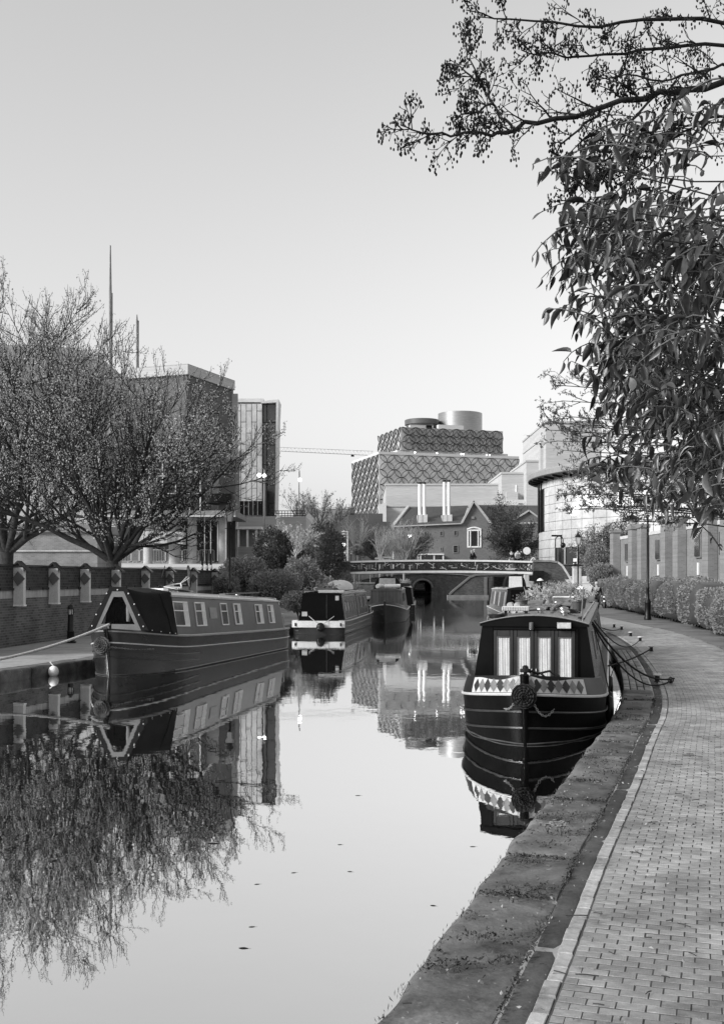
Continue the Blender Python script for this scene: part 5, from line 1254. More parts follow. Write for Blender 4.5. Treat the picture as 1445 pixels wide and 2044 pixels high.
MB().lathe([(RR-.1, 12.05), (RR+1.12, 12.2), (RR+1.12, 12.29), (RR-.1, 12.14)], 120).build('soffit', M('soffit_dark', .05, .6, .2, 2), drum, smooth=30)
for k in range(18): a = R(ph0+6+k*5.2); MB().beam((RR*math.cos(a), RR*math.sin(a), 12.0), ((RR+1.05)*math.cos(a), (RR+1.05)*math.sin(a), 12.15), .12, .3).build('roof_bracket', m_dark, drum)
# lit sign letters on the facade, half hidden by leaves
def letter(ch, phd, z, size, parent):
    cu = bpy.data.curves.new('sign_letter', 'FONT'); cu.body = ch; cu.size = size; cu.extrude = .05; cu.align_x = 'CENTER'; cu.offset = .02
    tmp = bpy.data.objects.new('tmp', cu); COL.objects.link(tmp); dg = bpy.context.evaluated_depsgraph_get(); me = bpy.data.meshes.new_from_object(tmp.evaluated_get(dg)); bpy.data.objects.remove(tmp)
    me.materials.clear(); me.materials.append(m_sign); o = link('sign_letter', me, parent); a = R(phd); o.location = ((RR+.12)*math.cos(a), (RR+.12)*math.sin(a), z); o.rotation_euler = (R(90), 0, a+math.pi/2); return o
m_sign = MEMIT('sign_glow', .3)
sg = thing('facade_sign', 'bright white sign lettering on the curved pale building behind leaves', 'sign', (Cx, Cy, 0))
for k, ch in enumerate('SEA LIFE'):
    if ch != ' ': letter(ch, -153+k*3.7, 8.8, 1.75, sg)
a = R(-155.5); MB().ball((RR*math.cos(a), RR*math.sin(a), 8.6), .55, 14, 8, 1, 1, 1).build('sign_emblem', m_sign, sg, smooth=60)

# ------------------------------------------------------------------ brick building with pilasters behind the hedge
pb_ = thing('pilaster_building', 'brick building with tall pilasters and slit windows behind the hedge', 'building', (17.8, 60, 0))
MB().bb(0, 8, -26, 17, 0, 4.9).build('wall', m_brickside, pb_); MB().bb(-.05, 8.1, -26.1, 17.1, 4.9, 5.1).build('coping', m_stone, pb_)
ys = [16.4, 11.2, 8.8, 3.4, .9, -4.4, -7.2, -13, -16.2, -22]
m_brickend = MBRICK('red_brick_end', .21, .26, .225, .075, 'XZ', .12, soft=.1)
for i, y in enumerate(ys):
    MB().bb(-.55, .0, y-.45, y+.45, 0, 5.35).build('pilaster', m_brickend, pb_, bevel=.03); MB().bb(-.62, .05, y-.52, y+.52, 5.35, 5.6).build('pilaster_cap', m_brickend, pb_, bevel=.03)
    if i < len(ys)-1:
        m = (y+ys[i+1])/2
        w = MB().bb(-.1, -.02, m-.5, m+.5, 3.3, 4.6).build('window', m_concdark, pb_); MB().bb(-.14, -.11, m-.42, m+.42, 3.38, 4.52).build('pane', m_glassdark, w)
        mb = MB(); mb.prism([Vector((0, dy, z)) for dy, z in ((-.45, .2), (.45, .2), (.42, 1.4), (.25, 2.0), (0, 2.3), (-.25, 2.0), (-.42, 1.4))], (-.06, m, 0), (-.01, m, 0)); mb.build('lancet_opening', m_black, pb_)
        MB().bb(-.1, -.02, m-.09, m+.09, 2.4, 3.05).build('slit_window', m_white, pb_)
cp = thing('white_cupola', 'small white roof lantern showing above the pilaster building', 'cupola', (X_(1261, 88), 88, 0)); MB().bb(-.45, .45, -.4, .4, 4, 6.9).build('box', m_white, cp); w = MB().bb(-.2, .2, -.45, -.41, 5.4, 6.4).build('window', m_grey, cp); MB().lathe([(.75, 6.9), (.6, 7.05), (.05, 7.3)], 16).build('cap', m_iron, cp, smooth=40); MB().bb(.05, .12, -.42, -.41, 5.4, 6.4).build('bar', m_white, cp)

# ------------------------------------------------------------------ arena side, left
def lside(): pass
# brick block
ar = thing('arena_block', 'tall brick arena block with pale parapet behind the left tree', 'building', (0, 0, 0))
m_arenabrick = M('arena_brick', .11, .9, .15, .35, stretch=(1, 1, 4)); zt_ = Z_(748, 86); c0 = Vector((X_(375, 86), 86, 0)); c1 = Vector((X_(466, 93.2), 93.2, 0)); cl = Vector((X_(255, 88), 88, 0)); cb = cl+(c1-c0)
def wallquad(a, b_, z0, z1): return [Vector((a.x, a.y, z0)), Vector((b_.x, b_.y, z0)), Vector((b_.x, b_.y, z1)), Vector((a.x, a.y, z1))]
mb = MB(); mb.prism([cl, c0, c1, cb], (0, 0, 0), (0, 0, zt_)); mb.build('wall', m_arenabrick, ar)
mb = MB(); off = [cl+Vector((-.2, -.2, 0)), c0+Vector((.05, -.25, 0)), c1+Vector((.15, -.1, 0)), cb]; mb.prism(off, (0, 0, zt_), (0, 0, zt_+.75)); mb.build('parapet', m_concpale, ar); mb = MB(); mb.prism([p*1.002 for p in off], (0, 0, zt_+.752), (0, 0, zt_+.85)); mb.build('coping', m_grey, ar)
d_ = (c1-c0).normalized(); n_ = Vector((d_.y, -d_.x, 0))
for (f, z) in ((.62, 12.2), (.62, 9.0)): p = c0.lerp(c1, f); MB().beam(p+n_*.06+Vector((0, 0, z)), p+n_*.06+Vector((0, 0, z+1.6)), .12, .5).build('slit_window', m_concdark, ar)
MB().beam(c1+n_*.15+Vector((0, 0, 0)), c1+n_*.15+Vector((0, 0, zt_-.3)), .35, .5).build('corner_strip', m_concpale, ar)
# panelled stair tower with the glazed prow
tw = thing('panel_tower', 'pale panelled tower with tall dark glass prow beyond the arena block', 'building', (0, 0, 0))
Yt = 100; z0 = Z_(1040, Yt); zt1 = Z_(796, Yt); xa, xb = X_(460, Yt), X_(524, Yt)
MB().bb(xa, xb, Yt, Yt+8, 0, zt1-.35).build('wall', m_grey, tw); MB().bb(xa-.05, xb+.1, Yt-.15, Yt+8.1, zt1-.33, zt1).build('parapet', m_pale, tw)
m_tpanel = MPIECE('tower_panel', .5, .06, .35, .2, 0, .05)
for i in range(6):
    xx = xa+(xb-xa)*i/6; z = 4.4+(i % 2)*1.0; h = 2.0
    while z < zt1-.5:
        e = min(z+h, zt1-.45); MB().bb(xx+.03, xx+(xb-xa)/6-.03, Yt-.07, Yt-.01, z+.03, e-.03).build('wall_panel', m_tpanel, tw); z = e
pg = [(524, 1030), (549, 1030), (553, 803), (525, 803)]
fr = MB(); 
for (xq0, xq1) in ((524, 526), (532, 533.6)): fr = pbox(xq0, xq1, 803, 1030, Yt-.6, .4).build('mullion', m_iron, tw)
zs = [803, 843, 888, 927, 968, 1004, 1030]
for i in range(len(zs)-1):
    for (q0, q1) in ((526, 532), (533.6, 550.5-.008*(zs[i]-803))): pbox(q0+.2, q1-.2, zs[i]+.8, zs[i+1]-.8, Yt-.5, .1).build('pane', m_glass, tw)
    pbox(524, 551, zs[i]-.8, zs[i]+.8, Yt-.55, .3).build('transom', m_iron, tw)
pbox(524, 551, 803, 1030, Yt-.2, 3).build('prow_core', m_glassdark, tw)
mb = MB(); mb.prism([P(a, c, Yt-1.2) for a, c in ((551, 1030), (549, 1030), (551.5, 800), (556.5, 797), (555, 830))], (0, 0, 0), (0, 3, 0)); mb.build('prow_blade', m_pale, tw)
mb = MB(); mb.prism([P(a, c, Yt-1.1) for a, c in ((521, 801), (556, 796.5), (553, 803), (521, 805))], (0, 0, 0), (0, 3, 0)); mb.build('prow_cap', m_pale, tw)
pbox(440, 523, 1000, 1028, Yt-.5, .4).build('window_band', m_glassdark, tw); 
for k in range(9): pbox(442+k*9, 443.2+k*9, 1000, 1028, Yt-.62, .1).build('band_mullion', m_concdark, tw)
# podium with railing, kiosk
pd = thing('podium_wall', 'long pale podium wall topped by a dark railing right of the arena tower', 'wall', (0, 0, 0))
pbox(440, 611, 1031, 1206, 97, 14).build('wall', m_concpale, pd)
for k in range(12): px = 545+k*5.8; pbox(px, px+.9, 1019, 1031, 97.2, .1).build('post', m_iron, pd)
for py in (1019, 1024, 1028.5): pbox(543, 610, py, py+1.3, 97.15, .06).build('rail', m_iron, pd)
ks = thing('kiosk', 'small white pavilion with columns under the arena tower', 'kiosk', (0, 0, 0)); pbox(462, 522, 1051, 1056, 92, 3.5).build('roof', m_white, ks); pbox(466, 518, 1056, 1090, 94, 1.0).build('back_wall', m_grey, ks)
for px in (474, 492, 510): pbox(px, px+4, 1056, 1092, 92.2, .2).build('column', m_white, ks)
# glass entrance hall on columns
gh = thing('entrance_hall', 'glazed arena entrance hall raised on round concrete columns behind the tree', 'building', (0, 0, 0)); Yg = 78
pbox(200, 402, 888, 1019, Yg+.2, 5).build('glass_volume', m_glassdark, gh); pbox(196, 470, 1019, 1030, Yg-.4, 8).build('floor_slab', m_concdark, gh); pbox(196, 470, 1029, 1031, Yg-.5, .4).build('slab_edge', m_pale, gh); pbox(196, 406, 885, 890, Yg-.2, 6).build('roof_edge', m_pale, gh)
for px in (235, 262, 298, 325, 351, 379, 400): pbox(px-1, px+1, 890, 1019, Yg, .18).build('mullion', m_pale, gh)
for py in (912, 950, 985): pbox(200, 402, py-.8, py+.8, Yg-.06, .2).build('transom', m_concpale, gh)
pbox(402, 437, 906, 1003, Yg+3, 3).build('white_bay', m_concpale, gh); pbox(437, 470, 906, 1019, Yg+3.1, 3).build('dark_bay', m_brickmid, gh); pbox(420, 462, 985, 1003, Yg+2.7, .3).build('window', m_glassdark, gh)
pbox(196, 470, 1031, 1124, Yg+6, .4).build('back_wall', M('hall_back', .03, .6, .3, 1), gh)
for (px, r_, mt) in ((349, .42, m_conc), (384, .34, m_conc), (296, .34, m_conc), (230, .34, m_conc), (445, .3, m_conc)):
    c = P(px, 1125, Yg+1.5); MB().lathe([(r_, Z_(1126, Yg+1.5)), (r_, Z_(1031, Yg+1.5))], 18, (c.x, c.y, 0)).build('column', mt, gh, smooth=40)
for k in range(5): pbox(255+k*4, 325, 1036+k*5, 1038.2+k*5, Yg+2-k*.3, .5).build('stair_tread', m_concpale, gh)
for px in (408, 420, 434, 450): pbox(px, px+1.4, 1031, 1120, Yg+.4, .12).build('mullion', m_concpale, gh)
sb_ = thing('concrete_balcony', 'pale concrete balcony front below the glazed hall, beside the left tree', 'balcony', (0, 0, 0)); mb = MB(); mb.prism([P(a, c, Yg-.8) for a, c in ((270, 1082), (284, 1060), (365, 1062), (365, 1086))], (0, 0, 0), (0, 1.4, 0)); mb.build('front', m_conc, sb_); pbox(334, 351, 1066, 1085, Yg-.9, .09).build('recess', m_concdark, sb_)
bk = thing('ramp_building', 'pale brick ramp building at far left behind the tiled wall', 'building', (0, 0, 0)); mb = MB(); mb.prism([P(a, c, 60) for a, c in ((-60, 1145), (-60, 1050), (195, 1062), (195, 1145))], (0, 0, 0), (0, 6, 0)); mb.build('wall', MBRICK('buff_brick', .2, .26, .225, .075, 'XZ', .15), bk); pbox(-60, 196, 1098, 1101, 59.9, .09).build('string_course', m_conc, bk); pbox(-60, 200, 1046, 1062, 59.8, 6.4).build('canopy', m_concdark, bk)
# arena roof and masts
af = thing('arena_roof', 'sloping grey arena roof edge rising at the far left behind branches', 'roof', (0, 0, 0)); mb = MB(); mb.prism([P(a, c, 120) for a, c in ((-80, 690), (60, 688), (112, 690), (170, 700), (200, 712), (200, 760), (-80, 760))], (0, 0, 0), (0, 20, 0)); mb.build('roof', m_grey, af); mb = MB(); mb.prism([P(a, c, 122) for a, c in ((-80, 758), (200, 758), (200, 1060), (-80, 1060))], (0, 0, 0), (0, 15, 0)); mb.build('wall', m_concpale, af)
for i, (px, py, py2, r_) in enumerate(((221, 490, 585, .16), (274, 628, 640, .11))):
    Y = 110; c = P(px, py, Y); t = thing('arena_mast', ('tall thin steel roof mast above the left tree', 'shorter roof mast right of the tall one')[i], 'mast', (c.x, Y, 0), 0, 'arena masts')
    MB().tube([(0, 0, 10), (0, 0, Z_(py2, Y)), (0, 0, c.z)], [r_, r_*.9, r_*.4], 8).build('shaft', m_concdark, t, smooth=60)
    MB().tube([(.14, 0, 10), (.14, 0, Z_(py2, Y))], r_*.6, 6).build('stay', m_concdark, t)

# ------------------------------------------------------------------ terrace, tiled wall with pilasters
wA, wB = Vector((-10.6, 27, 0)), Vector((-7.4, 56, 0)); wd = (wB-wA).normalized(); wn_ = Vector((wd.y, -wd.x, 0))
wang = math.atan2(wd.y, wd.x)
tl = thing('boundary_wall', 'long brick wall with pale band and diamond pilasters behind the grey boat', 'wall', wA, wang)
WL = (wB-wA).length; m_tile = MBRICK('dark_tile_wall', .045, .09, .19, .09, 'XZ', .35); m_wbrick = MBRICK('wall_brick', .1, .17, .225, .075, 'XZ', .3)
MB().bb(0, WL, 0, .35, .2, 1.63).build('lower_wall', m_wbrick, tl); MB().bb(0, WL, .03, .35, 1.63, 1.92).build('band', M('stained_band', .36, .9, .25, 1.5, stretch=(6, 1, 1)), tl); MB().bb(0, WL, .0, .35, 1.92, 2.55).build('upper_wall', m_tile, tl); MB().bb(0, WL, -.05, .42, 2.55, 2.61).build('coping', m_dark, tl)
for k in range(30): MB().bb(k+.0, k+.93, -.03, .0, 1.86, 1.93).build('tile_edge', m_dark, tl)
def wall_s(px):
    k = (px-CX)/F; return (k*wA.y-wA.x)/(wd.x-k*wd.y)
for px in (30, 100, 163, 225, 284, 333, 381, 424):
    s = wall_s(px)
    if s < .2 or s > WL: continue
    p = MB().bb(s-.09, s+.09, -.3, .0, 1.45, 2.52).build('pilaster', m_pale, tl)
    mb = MB(); mb.prism([Vector((0, dy, z)) for dy, z in ((-.42, 2.48), (-.15, 2.72), (.12, 2.48), (.12, 2.42), (-.15, 2.66), (-.42, 2.42))], (s-.16, 0, 0), (s+.16, 0, 0)); mb.build('gable_cap', m_dark, p)
    mb = MB(); mb.prism([Vector((0, dy, z)) for dy, z in ((-.36, 2.2), (-.15, 1.99), (.0, 2.2), (-.15, 2.41))], (s-.15, 0, 0), (s-.092, 0, 0)); mb.build('diamond_block', m_mid, p)
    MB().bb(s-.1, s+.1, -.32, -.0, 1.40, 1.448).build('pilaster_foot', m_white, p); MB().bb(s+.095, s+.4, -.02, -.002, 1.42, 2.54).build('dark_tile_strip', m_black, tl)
# terrace slope behind the wall
q = [wA+Vector((-.3, .3, 2.5)), wB+Vector((-.3, .3, 2.5)), Vector((-9.0, 86, 3.5)), Vector((-60, 86, 3.5)), Vector((-60, 27, 2.5))]
struct(MB().add(q, [(0, 1, 2, 3, 4)]).build('terrace_paving', m_stone))
struct(MB().add([Vector((-9.0, 86, 3.5)), Vector((-60, 86, 3.5)), Vector((-60, 150, 3.5)), Vector((-9, 150, 3.5))], [(0, 1, 2, 3)]).build('upper_terrace', m_concdark))
mb = MB(); mb.add([wB+Vector((-.3, .3, 2.5)), Vector((-9.0, 86, 3.5)), Vector((-9, 150, 3.5)), Vector((-9, 150, .2)), Vector((-9.0, 86, .2)), wB+Vector((-.3, .3, .2))], [(0, 1, 4, 5), (1, 2, 3, 4)]); struct(mb.build('terrace_wall', m_brickside))
# ------------------------------------------------------------------ vegetation
class Wood:
    """collects branch polylines and leaf anchor points while a tree grows"""
    def __init__(s, seed): s.r = random.Random(seed); s.br = []; s.tw = []; s.tips = []
    def grow(s, p, d, L, r, lev, cfg):
        c = cfg[lev]; n = c.get('n', 5); path = [p.copy()]; rad = [r]; d = d.normalized(); rg = s.r
        for i in range(n):
            d = (d+Vector((rg.gauss(0, c['wig']), rg.gauss(0, c['wig']), rg.gauss(0, c['wig'])+c['up']))).normalized()
            p = p+d*(L/n); path.append(p.copy()); rad.append(r*(1-(i+1)/n*c.get('taper', .75)))
        (s.tw if lev >= c.get('twig', 99) or lev == len(cfg)-1 else s.br).append((path, rad))
        if lev == len(cfg)-1:
            s.tips.append(path); return
        if lev >= len(cfg)-2: s.tips.append(path)
        k = c['kids']
        for j in range(k):
            t = c.get('from', .25)+(1-c.get('from', .25))*(j+rg.random())/k; f = t*n; i = min(n-1, int(f)); q = path[i].lerp(path[i+1], f-i); dd = (path[i+1]-path[i]).normalized()
            ax = dd.cross(Vector((rg.gauss(0, 1), rg.gauss(0, 1), rg.gauss(0, 1)))).normalized(); nd = Matrix.Rotation(R(rg.uniform(*c['ang'])), 3, ax) @ dd
            nl = cfg[lev+1]
            s.grow(q, nd, L*c['ratio']*rg.uniform(.7, 1.25)*(1.15-.5*t), max(rad[i]*c.get('rr', .55), c.get('rmin', .006)), lev+1, cfg)
def tubes(lst, n):
    """batch of tapering tubes as numpy arrays"""
    V, Fc = [], []; o = 0
    for path, rad in lst:
        m = len(path); prev = None
        for i in range(m):
            t = path[min(i+1, m-1)]-path[max(i-1, 0)]
            if t.length < 1e-6: t = Vector((0, 0, 1))
            t.normalize(); u = t.orthogonal() if prev is None else prev-t*prev.dot(t)
            if u.length < 1e-6: u = t.orthogonal()
            u.normalize(); prev = u; w = t.cross(u)
            for k in range(n):
                a = 2*math.pi*k/n; q = path[i]+(u*math.cos(a)+w*math.sin(a))*rad[i]; V.append((q.x, q.y, q.z))
        for i in range(m-1):
            for k in range(n): Fc.append((o+i*n+k, o+i*n+(k+1) % n, o+(i+1)*n+(k+1) % n, o+(i+1)*n+k))
        o += m*n
    return np.array(V), np.array(Fc)
def unit(a): return a/np.maximum(1e-9, np.linalg.norm(a, axis=1, keepdims=True))
def leaf_cloud(c, size, rng, up=.2, aspect=.5, dirs=None, fold=.15):
    """one diamond leaf (two triangles, slightly folded) per centre"""
    n = len(c); d = rng.normal(size=(n, 3)); d[:, 2] += up
    if dirs is not None: d = d*.45+dirs
    d = unit(d); s = unit(np.cross(d, rng.normal(size=(n, 3)))); nn = np.cross(d, s); L = (np.full(n, size) if np.isscalar(size) else size)[:, None]; w = L*aspect
    v = np.stack([c-d*L*.5, c+s*w*.5+nn*L*fold, c+d*L*.5, c-s*w*.5+nn*L*fold], 1).reshape(-1, 3); i = np.arange(n)[:, None]*4
    f = np.concatenate([i+np.array([[0, 1, 2]]), i+np.array([[0, 2, 3]])], 0); return v, f
def along(tips, per, rng, spread):
    out = []
    for path in tips:
        m = len(path)-1
        for _ in range(per):
            f = rng.random()*m; i = min(m-1, int(f)); q = path[i].lerp(path[i+1], f-i); out.append((q.x, q.y, q.z))
    c = np.array(out); return c+rng.normal(size=c.shape)*spread
def tree(name, label, base, cfg, seed, leafmat, per, lsize, limbs, bark, trunk=None, group=None, jit=.05, aspect=.55, cat='tree', up=.3, inner=None):
    t = thing(name, label, cat, base, 0, group); w = Wood(seed); rng = np.random.default_rng(seed)
    if trunk: path, rad = trunk; w.br.append(([Vector(p) for p in path], rad)); root = Vector(path[-1])
    else: root = Vector((0, 0, 0))
    for (st, d, L, r) in limbs: w.grow(Vector(st), Vector(d), L, r, 0, cfg)
    V, Fc = tubes(w.br, 7); tr = npmesh('trunk', V, Fc, bark, t, True)
    if w.tw: V, Fc = tubes(w.tw, 3); stuff(npmesh('twigs', V, Fc, bark, t, True))
    if per:
        c = along(w.tips, per, rng, jit); v, f = leaf_cloud(c, rng.uniform(lsize*.6, lsize*1.3, len(c)), rng, up, aspect); cr = npmesh('crown', v, f, leafmat, t)
    return t
m_budleaf = MLEAF('young_leaf', .45, .45, .6, .3)
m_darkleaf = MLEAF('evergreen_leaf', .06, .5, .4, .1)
m_hedgeleaf = MLEAF('hedge_leaf', .25, .6, .55, .25, 1.5)
m_brushleaf = MLEAF('brush_leaf', .24, .6, .6, .25, 1.5)
m_barkmid = M('bark_mid', .1, .95, .4, 10, bump=.5, spec=.1)
# ---- big budding tree at the left
cfgL = [dict(n=8, wig=.12, up=.06, kids=14, ratio=.52, ang=(22, 52), rr=.55, taper=.85, **{'from': .1}), dict(n=5, wig=.14, up=.08, kids=8, ratio=.48, ang=(20, 50), rr=.5, rmin=.016, **{'from': .15}), dict(n=4, wig=.13, up=.12, kids=5, ratio=.5, ang=(18, 45), rr=.6, rmin=.011, twig=2, **{'from': .1}), dict(n=3, wig=.1, up=.3, taper=.5)]
limbs = []
rr = random.Random(5); top0 = Vector((0, 0, .55))
for k, (az, tl_, L, r) in enumerate(((8, 68, 6.4, .13), (40, 50, 6.6, .14), (95, 22, 7.4, .13), (150, 45, 7.4, .13), (186, 56, 7.2, .14), (210, 26, 7.6, .13), (262, 42, 6.8, .12), (318, 48, 6.8, .13), (345, 24, 6.6, .13))):
    a, tt = R(az), R(tl_); d = Vector((math.cos(a)*math.sin(tt), math.sin(a)*math.sin(tt), math.cos(tt))); limbs.append((top0+d*.08, d, L, r))
baseL = P(225, 1138, 43); baseL.z = 2.3
TL = tree('budding_tree', 'broad budding tree with many low limbs behind the wall at left', baseL, cfgL, 5, m_budleaf, 6, .08, limbs, m_bark, ([(0, 0, -.2), (0.02, 0, .2), (0, 0, .6)], [.3, .24, .24]), 'budding trees at the left', jit=.06)
t2 = copy_tree(TL, Vector((X_(15, 48), 48, 2.6)), R(150), 'second budding tree cut off by the left edge of the picture'); t2.scale = (1.25,)*3; TL.scale = (.98, .98, 1.0)
# ---- shrubs and bushes
def bush(name, label, c, rx, ry, rz, n, size, mat, seed, group=None, stems=8, lumpy=.28, up=.3, bark=None, aspect=.5, cat='bush', core=True):
    """foliage spread through a lumpy volume, thicker near the skin, on stems that rise from the ground"""
    rng = np.random.default_rng(seed); c = Vector(c); t = thing(name, label, cat, (c.x, c.y, 0), 0, group)
    d = unit(rng.normal(size=(n, 3))); rad = rng.random(n)**.3
    sd = rng.uniform(-50, 50, 3); lump = np.array([1+lumpy*noise.noise(Vector(q*2.3+sd))+lumpy*.6*noise.noise(Vector(q*5.1+sd)) for q in d])
    pts = d*(rad*lump)[:, None]*np.array([rx, ry, rz])+np.array([0, 0, c.z])
    pts = pts[pts[:, 2] > .2]; dirs = unit(pts-np.array([0, 0, c.z]))*.7
    v, f = leaf_cloud(pts, rng.uniform(size*.6, size*1.4, len(pts)), rng, up, aspect, dirs); npmesh('foliage', v, f, mat, t)
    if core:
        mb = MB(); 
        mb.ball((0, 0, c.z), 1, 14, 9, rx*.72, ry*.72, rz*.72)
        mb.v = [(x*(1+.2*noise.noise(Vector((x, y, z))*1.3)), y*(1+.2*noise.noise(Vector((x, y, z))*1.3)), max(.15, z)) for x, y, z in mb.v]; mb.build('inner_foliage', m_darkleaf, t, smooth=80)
    mb = MB(); r_ = random.Random(seed)
    for k in range(stems):
        e = Vector((r_.uniform(-.6, .6)*rx, r_.uniform(-.6, .6)*ry, c.z+r_.uniform(.2, .8)*rz)); b0 = Vector((r_.uniform(-.25, .25)*rx, r_.uniform(-.25, .25)*ry, .1)); mb.tube([b0, b0.lerp(e, .5)+Vector((r_.uniform(-.1, .1), 0, .1)), e], [.035, .025, .01], 5)
    stuff(mb.build('stems', bark or m_barkmid, t)); return t
def pbush(label, px, py, rpx, rpy, Y, n, size, mat, seed, name='shrub', depth=1.0, **k):
    c = P(px, py, Y); return bush(name, label, c, rpx/F*Y, rpx/F*Y*depth, rpy/F*Y, n, size, mat, seed, 'shrubs on the left bank', **k)
pbush('pale grassy shrub beside the left lamp post', 486, 1150, 52, 42, 57, 9000, .13, m_brushleaf, 101, up=.6)
pbush('dark rounded evergreen in the middle of the left bank', 546, 1104, 40, 52, 66, 11000, .12, m_darkleaf, 102)
pbush('lower pale shrub in front of the dark evergreen', 548, 1172, 52, 36, 55, 8000, .12, m_brushleaf, 103, up=.6)
pbush('wide mid grey shrub between evergreen and bridge', 603, 1158, 46, 48, 64, 9000, .13, m_hedgeleaf, 104)
pbush('tall dark bush left of the bridge abutment', 645, 1108, 48, 66, 76, 12000, .14, m_darkleaf, 105)
pbush('small pale bush in front of the left bridge abutment', 680, 1160, 24, 24, 88, 5000, .13, m_brushleaf, 106, up=.8)
pbush('low ground cover shrub above the second boat stern', 602, 1200, 40, 22, 50, 6000, .1, m_hedgeleaf, 107)
pbush('low bush at the foot of the left lamp post', 452, 1172, 26, 28, 54, 5000, .1, m_hedgeleaf, 108)
pbush('dark bush behind the second boat', 585, 1128, 34, 40, 72, 7000, .13, m_darkleaf, 109)
pbush('small clipped bush by the far lamp left of the bridge', 712, 1097, 14, 10, 125, 2500, .16, m_hedgeleaf, 110)
pbush('straggling shrub low on the bank behind the wooden boat', 640, 1176, 34, 30, 70, 6000, .12, m_hedgeleaf, 111)
# pale twiggy shrub with hardly a leaf, above the evergreens
cfgS = [dict(n=5, wig=.1, up=.04, kids=9, ratio=.45, ang=(18, 45), rr=.5, rmin=.015, **{'from': .2}), dict(n=4, wig=.12, up=.05, kids=6, ratio=.5, ang=(18, 45), rr=.5, rmin=.012, **{'from': .1}), dict(n=3, wig=.1, up=.06, taper=.5)]
def fan(n, spread, L, r, seed):
    g = random.Random(seed); out = []
    for k in range(n):
        a = g.uniform(0, 6.28); tt = R(spread)*math.sqrt(g.random()); d = Vector((math.cos(a)*math.sin(tt), math.sin(a)*math.sin(tt), math.cos(tt))); out.append((Vector((0, 0, 0))+d*.05, d, L*g.uniform(.7, 1.15), r))
    return out
def ptree(label, px, py, h, Y, seed, cfg=cfgS, n=7, spread=35, per=0, lmat=None, lsize=.1, bark=None, r=.07, group='bare trees', name='bare_tree', z=None, **k):
    b = P(px, py, Y); b.z = b.z if z is None else z
    return tree(name, label, b, cfg, seed, lmat, per, lsize, fan(n, spread, h/F*Y, r, seed), bark or m_barkpale, ([(0, 0, -3), (0, 0, .05)], [r*1.6, r*1.4]), group, **k)
ptree('pale twiggy shrub tree spreading above the evergreen bush', 590, 1110, 75, 70, 201, n=9, spread=55, per=3, lmat=m_budleaf, lsize=.12, r=.05)
ptree('left one of the pale bare multi stemmed trees before the warehouse', 713, 1100, 62, 150, 202, n=9, spread=38, r=.1, bark=m_barkpale)
ptree('middle pale bare tree rising behind the iron bridge', 758, 1122, 62, 140, 203, n=10, spread=40, r=.09)
ptree('widest pale bare tree in front of the brick pub', 806, 1124, 72, 140, 204, n=13, spread=48, r=.1)
ptree('small bare tree between the two pale bare trees', 782, 1122, 56, 146, 205, n=8, spread=35, r=.08)
ptree('thin far tree behind the arena podium', 600, 1050, 62, 240, 206, n=8, spread=45, r=.12, bark=m_barkmid, per=2, lmat=m_brushleaf, lsize=.3)
ptree('far bare tree left of the library', 640, 1050, 58, 230, 207, n=9, spread=45, r=.12, bark=m_barkmid, per=2, lmat=m_brushleaf, lsize=.3)
ptree('far tree in front of the library foot', 676, 1050, 48, 225, 208, n=9, spread=50, r=.12, bark=m_barkmid, per=2, lmat=m_brushleaf, lsize=.3)
cfgD = [dict(n=6, wig=.12, up=.02, kids=9, ratio=.5, ang=(25, 60), rr=.5, rmin=.03, **{'from': .2}), dict(n=4, wig=.14, up=.03, kids=7, ratio=.5, ang=(25, 55), rr=.5, rmin=.025, **{'from': .1}), dict(n=3, wig=.12, up=.05, taper=.5)]
ptree('dark spreading tree in front of the right half of the pub', 1030, 1118, 95, 135, 209, cfgD, 11, 72, 24, MLEAF('dusky_leaf', .07, .5), .2, m_bark, .14, 'trees beyond the bridge', 'spreading_tree', jit=.25)
ptree('hazy dark tree behind the bare trees before the pub', 745, 1118, 60, 165, 210, cfgD, 9, 60, 8, MLEAF('hazy_leaf', .1, .4), .22, m_barkmid, .1, 'trees beyond the bridge', 'spreading_tree', jit=.3)
ptree('low hazy tree between pub and bridge', 826, 1118, 52, 160, 211, cfgD, 8, 65, 6, MLEAF('hazy_leaf_pale', .12, .4), .22, m_barkmid, .1, 'trees beyond the bridge', 'spreading_tree', jit=.3)
# right side: bushy tree behind the hedge
ptree('bushy grey tree behind the hedge left of the pilaster building', 1214, 1150, 92, 86, 212, cfgD, 11, 45, 18, m_hedgeleaf, .13, m_bark, .1, 'trees behind the hedge', 'bushy_tree', jit=.15)
def rbush(label, px, py, rpx, rpy, Y, n, size, mat, seed, **k):
    c = P(px, py, Y); return bush('shrub', label, c, rpx/F*Y, rpx/F*Y, rpy/F*Y, n, size, mat, seed, 'shrubs behind the hedge', **k)
rbush('dense shrub below the bushy tree at the ramp', 1194, 1122, 28, 40, 84, 8000, .13, m_hedgeleaf, 121)
rbush('rounded shrub between ramp and pilaster building', 1200, 1150, 28, 26, 76, 6000, .12, m_hedgeleaf, 122)
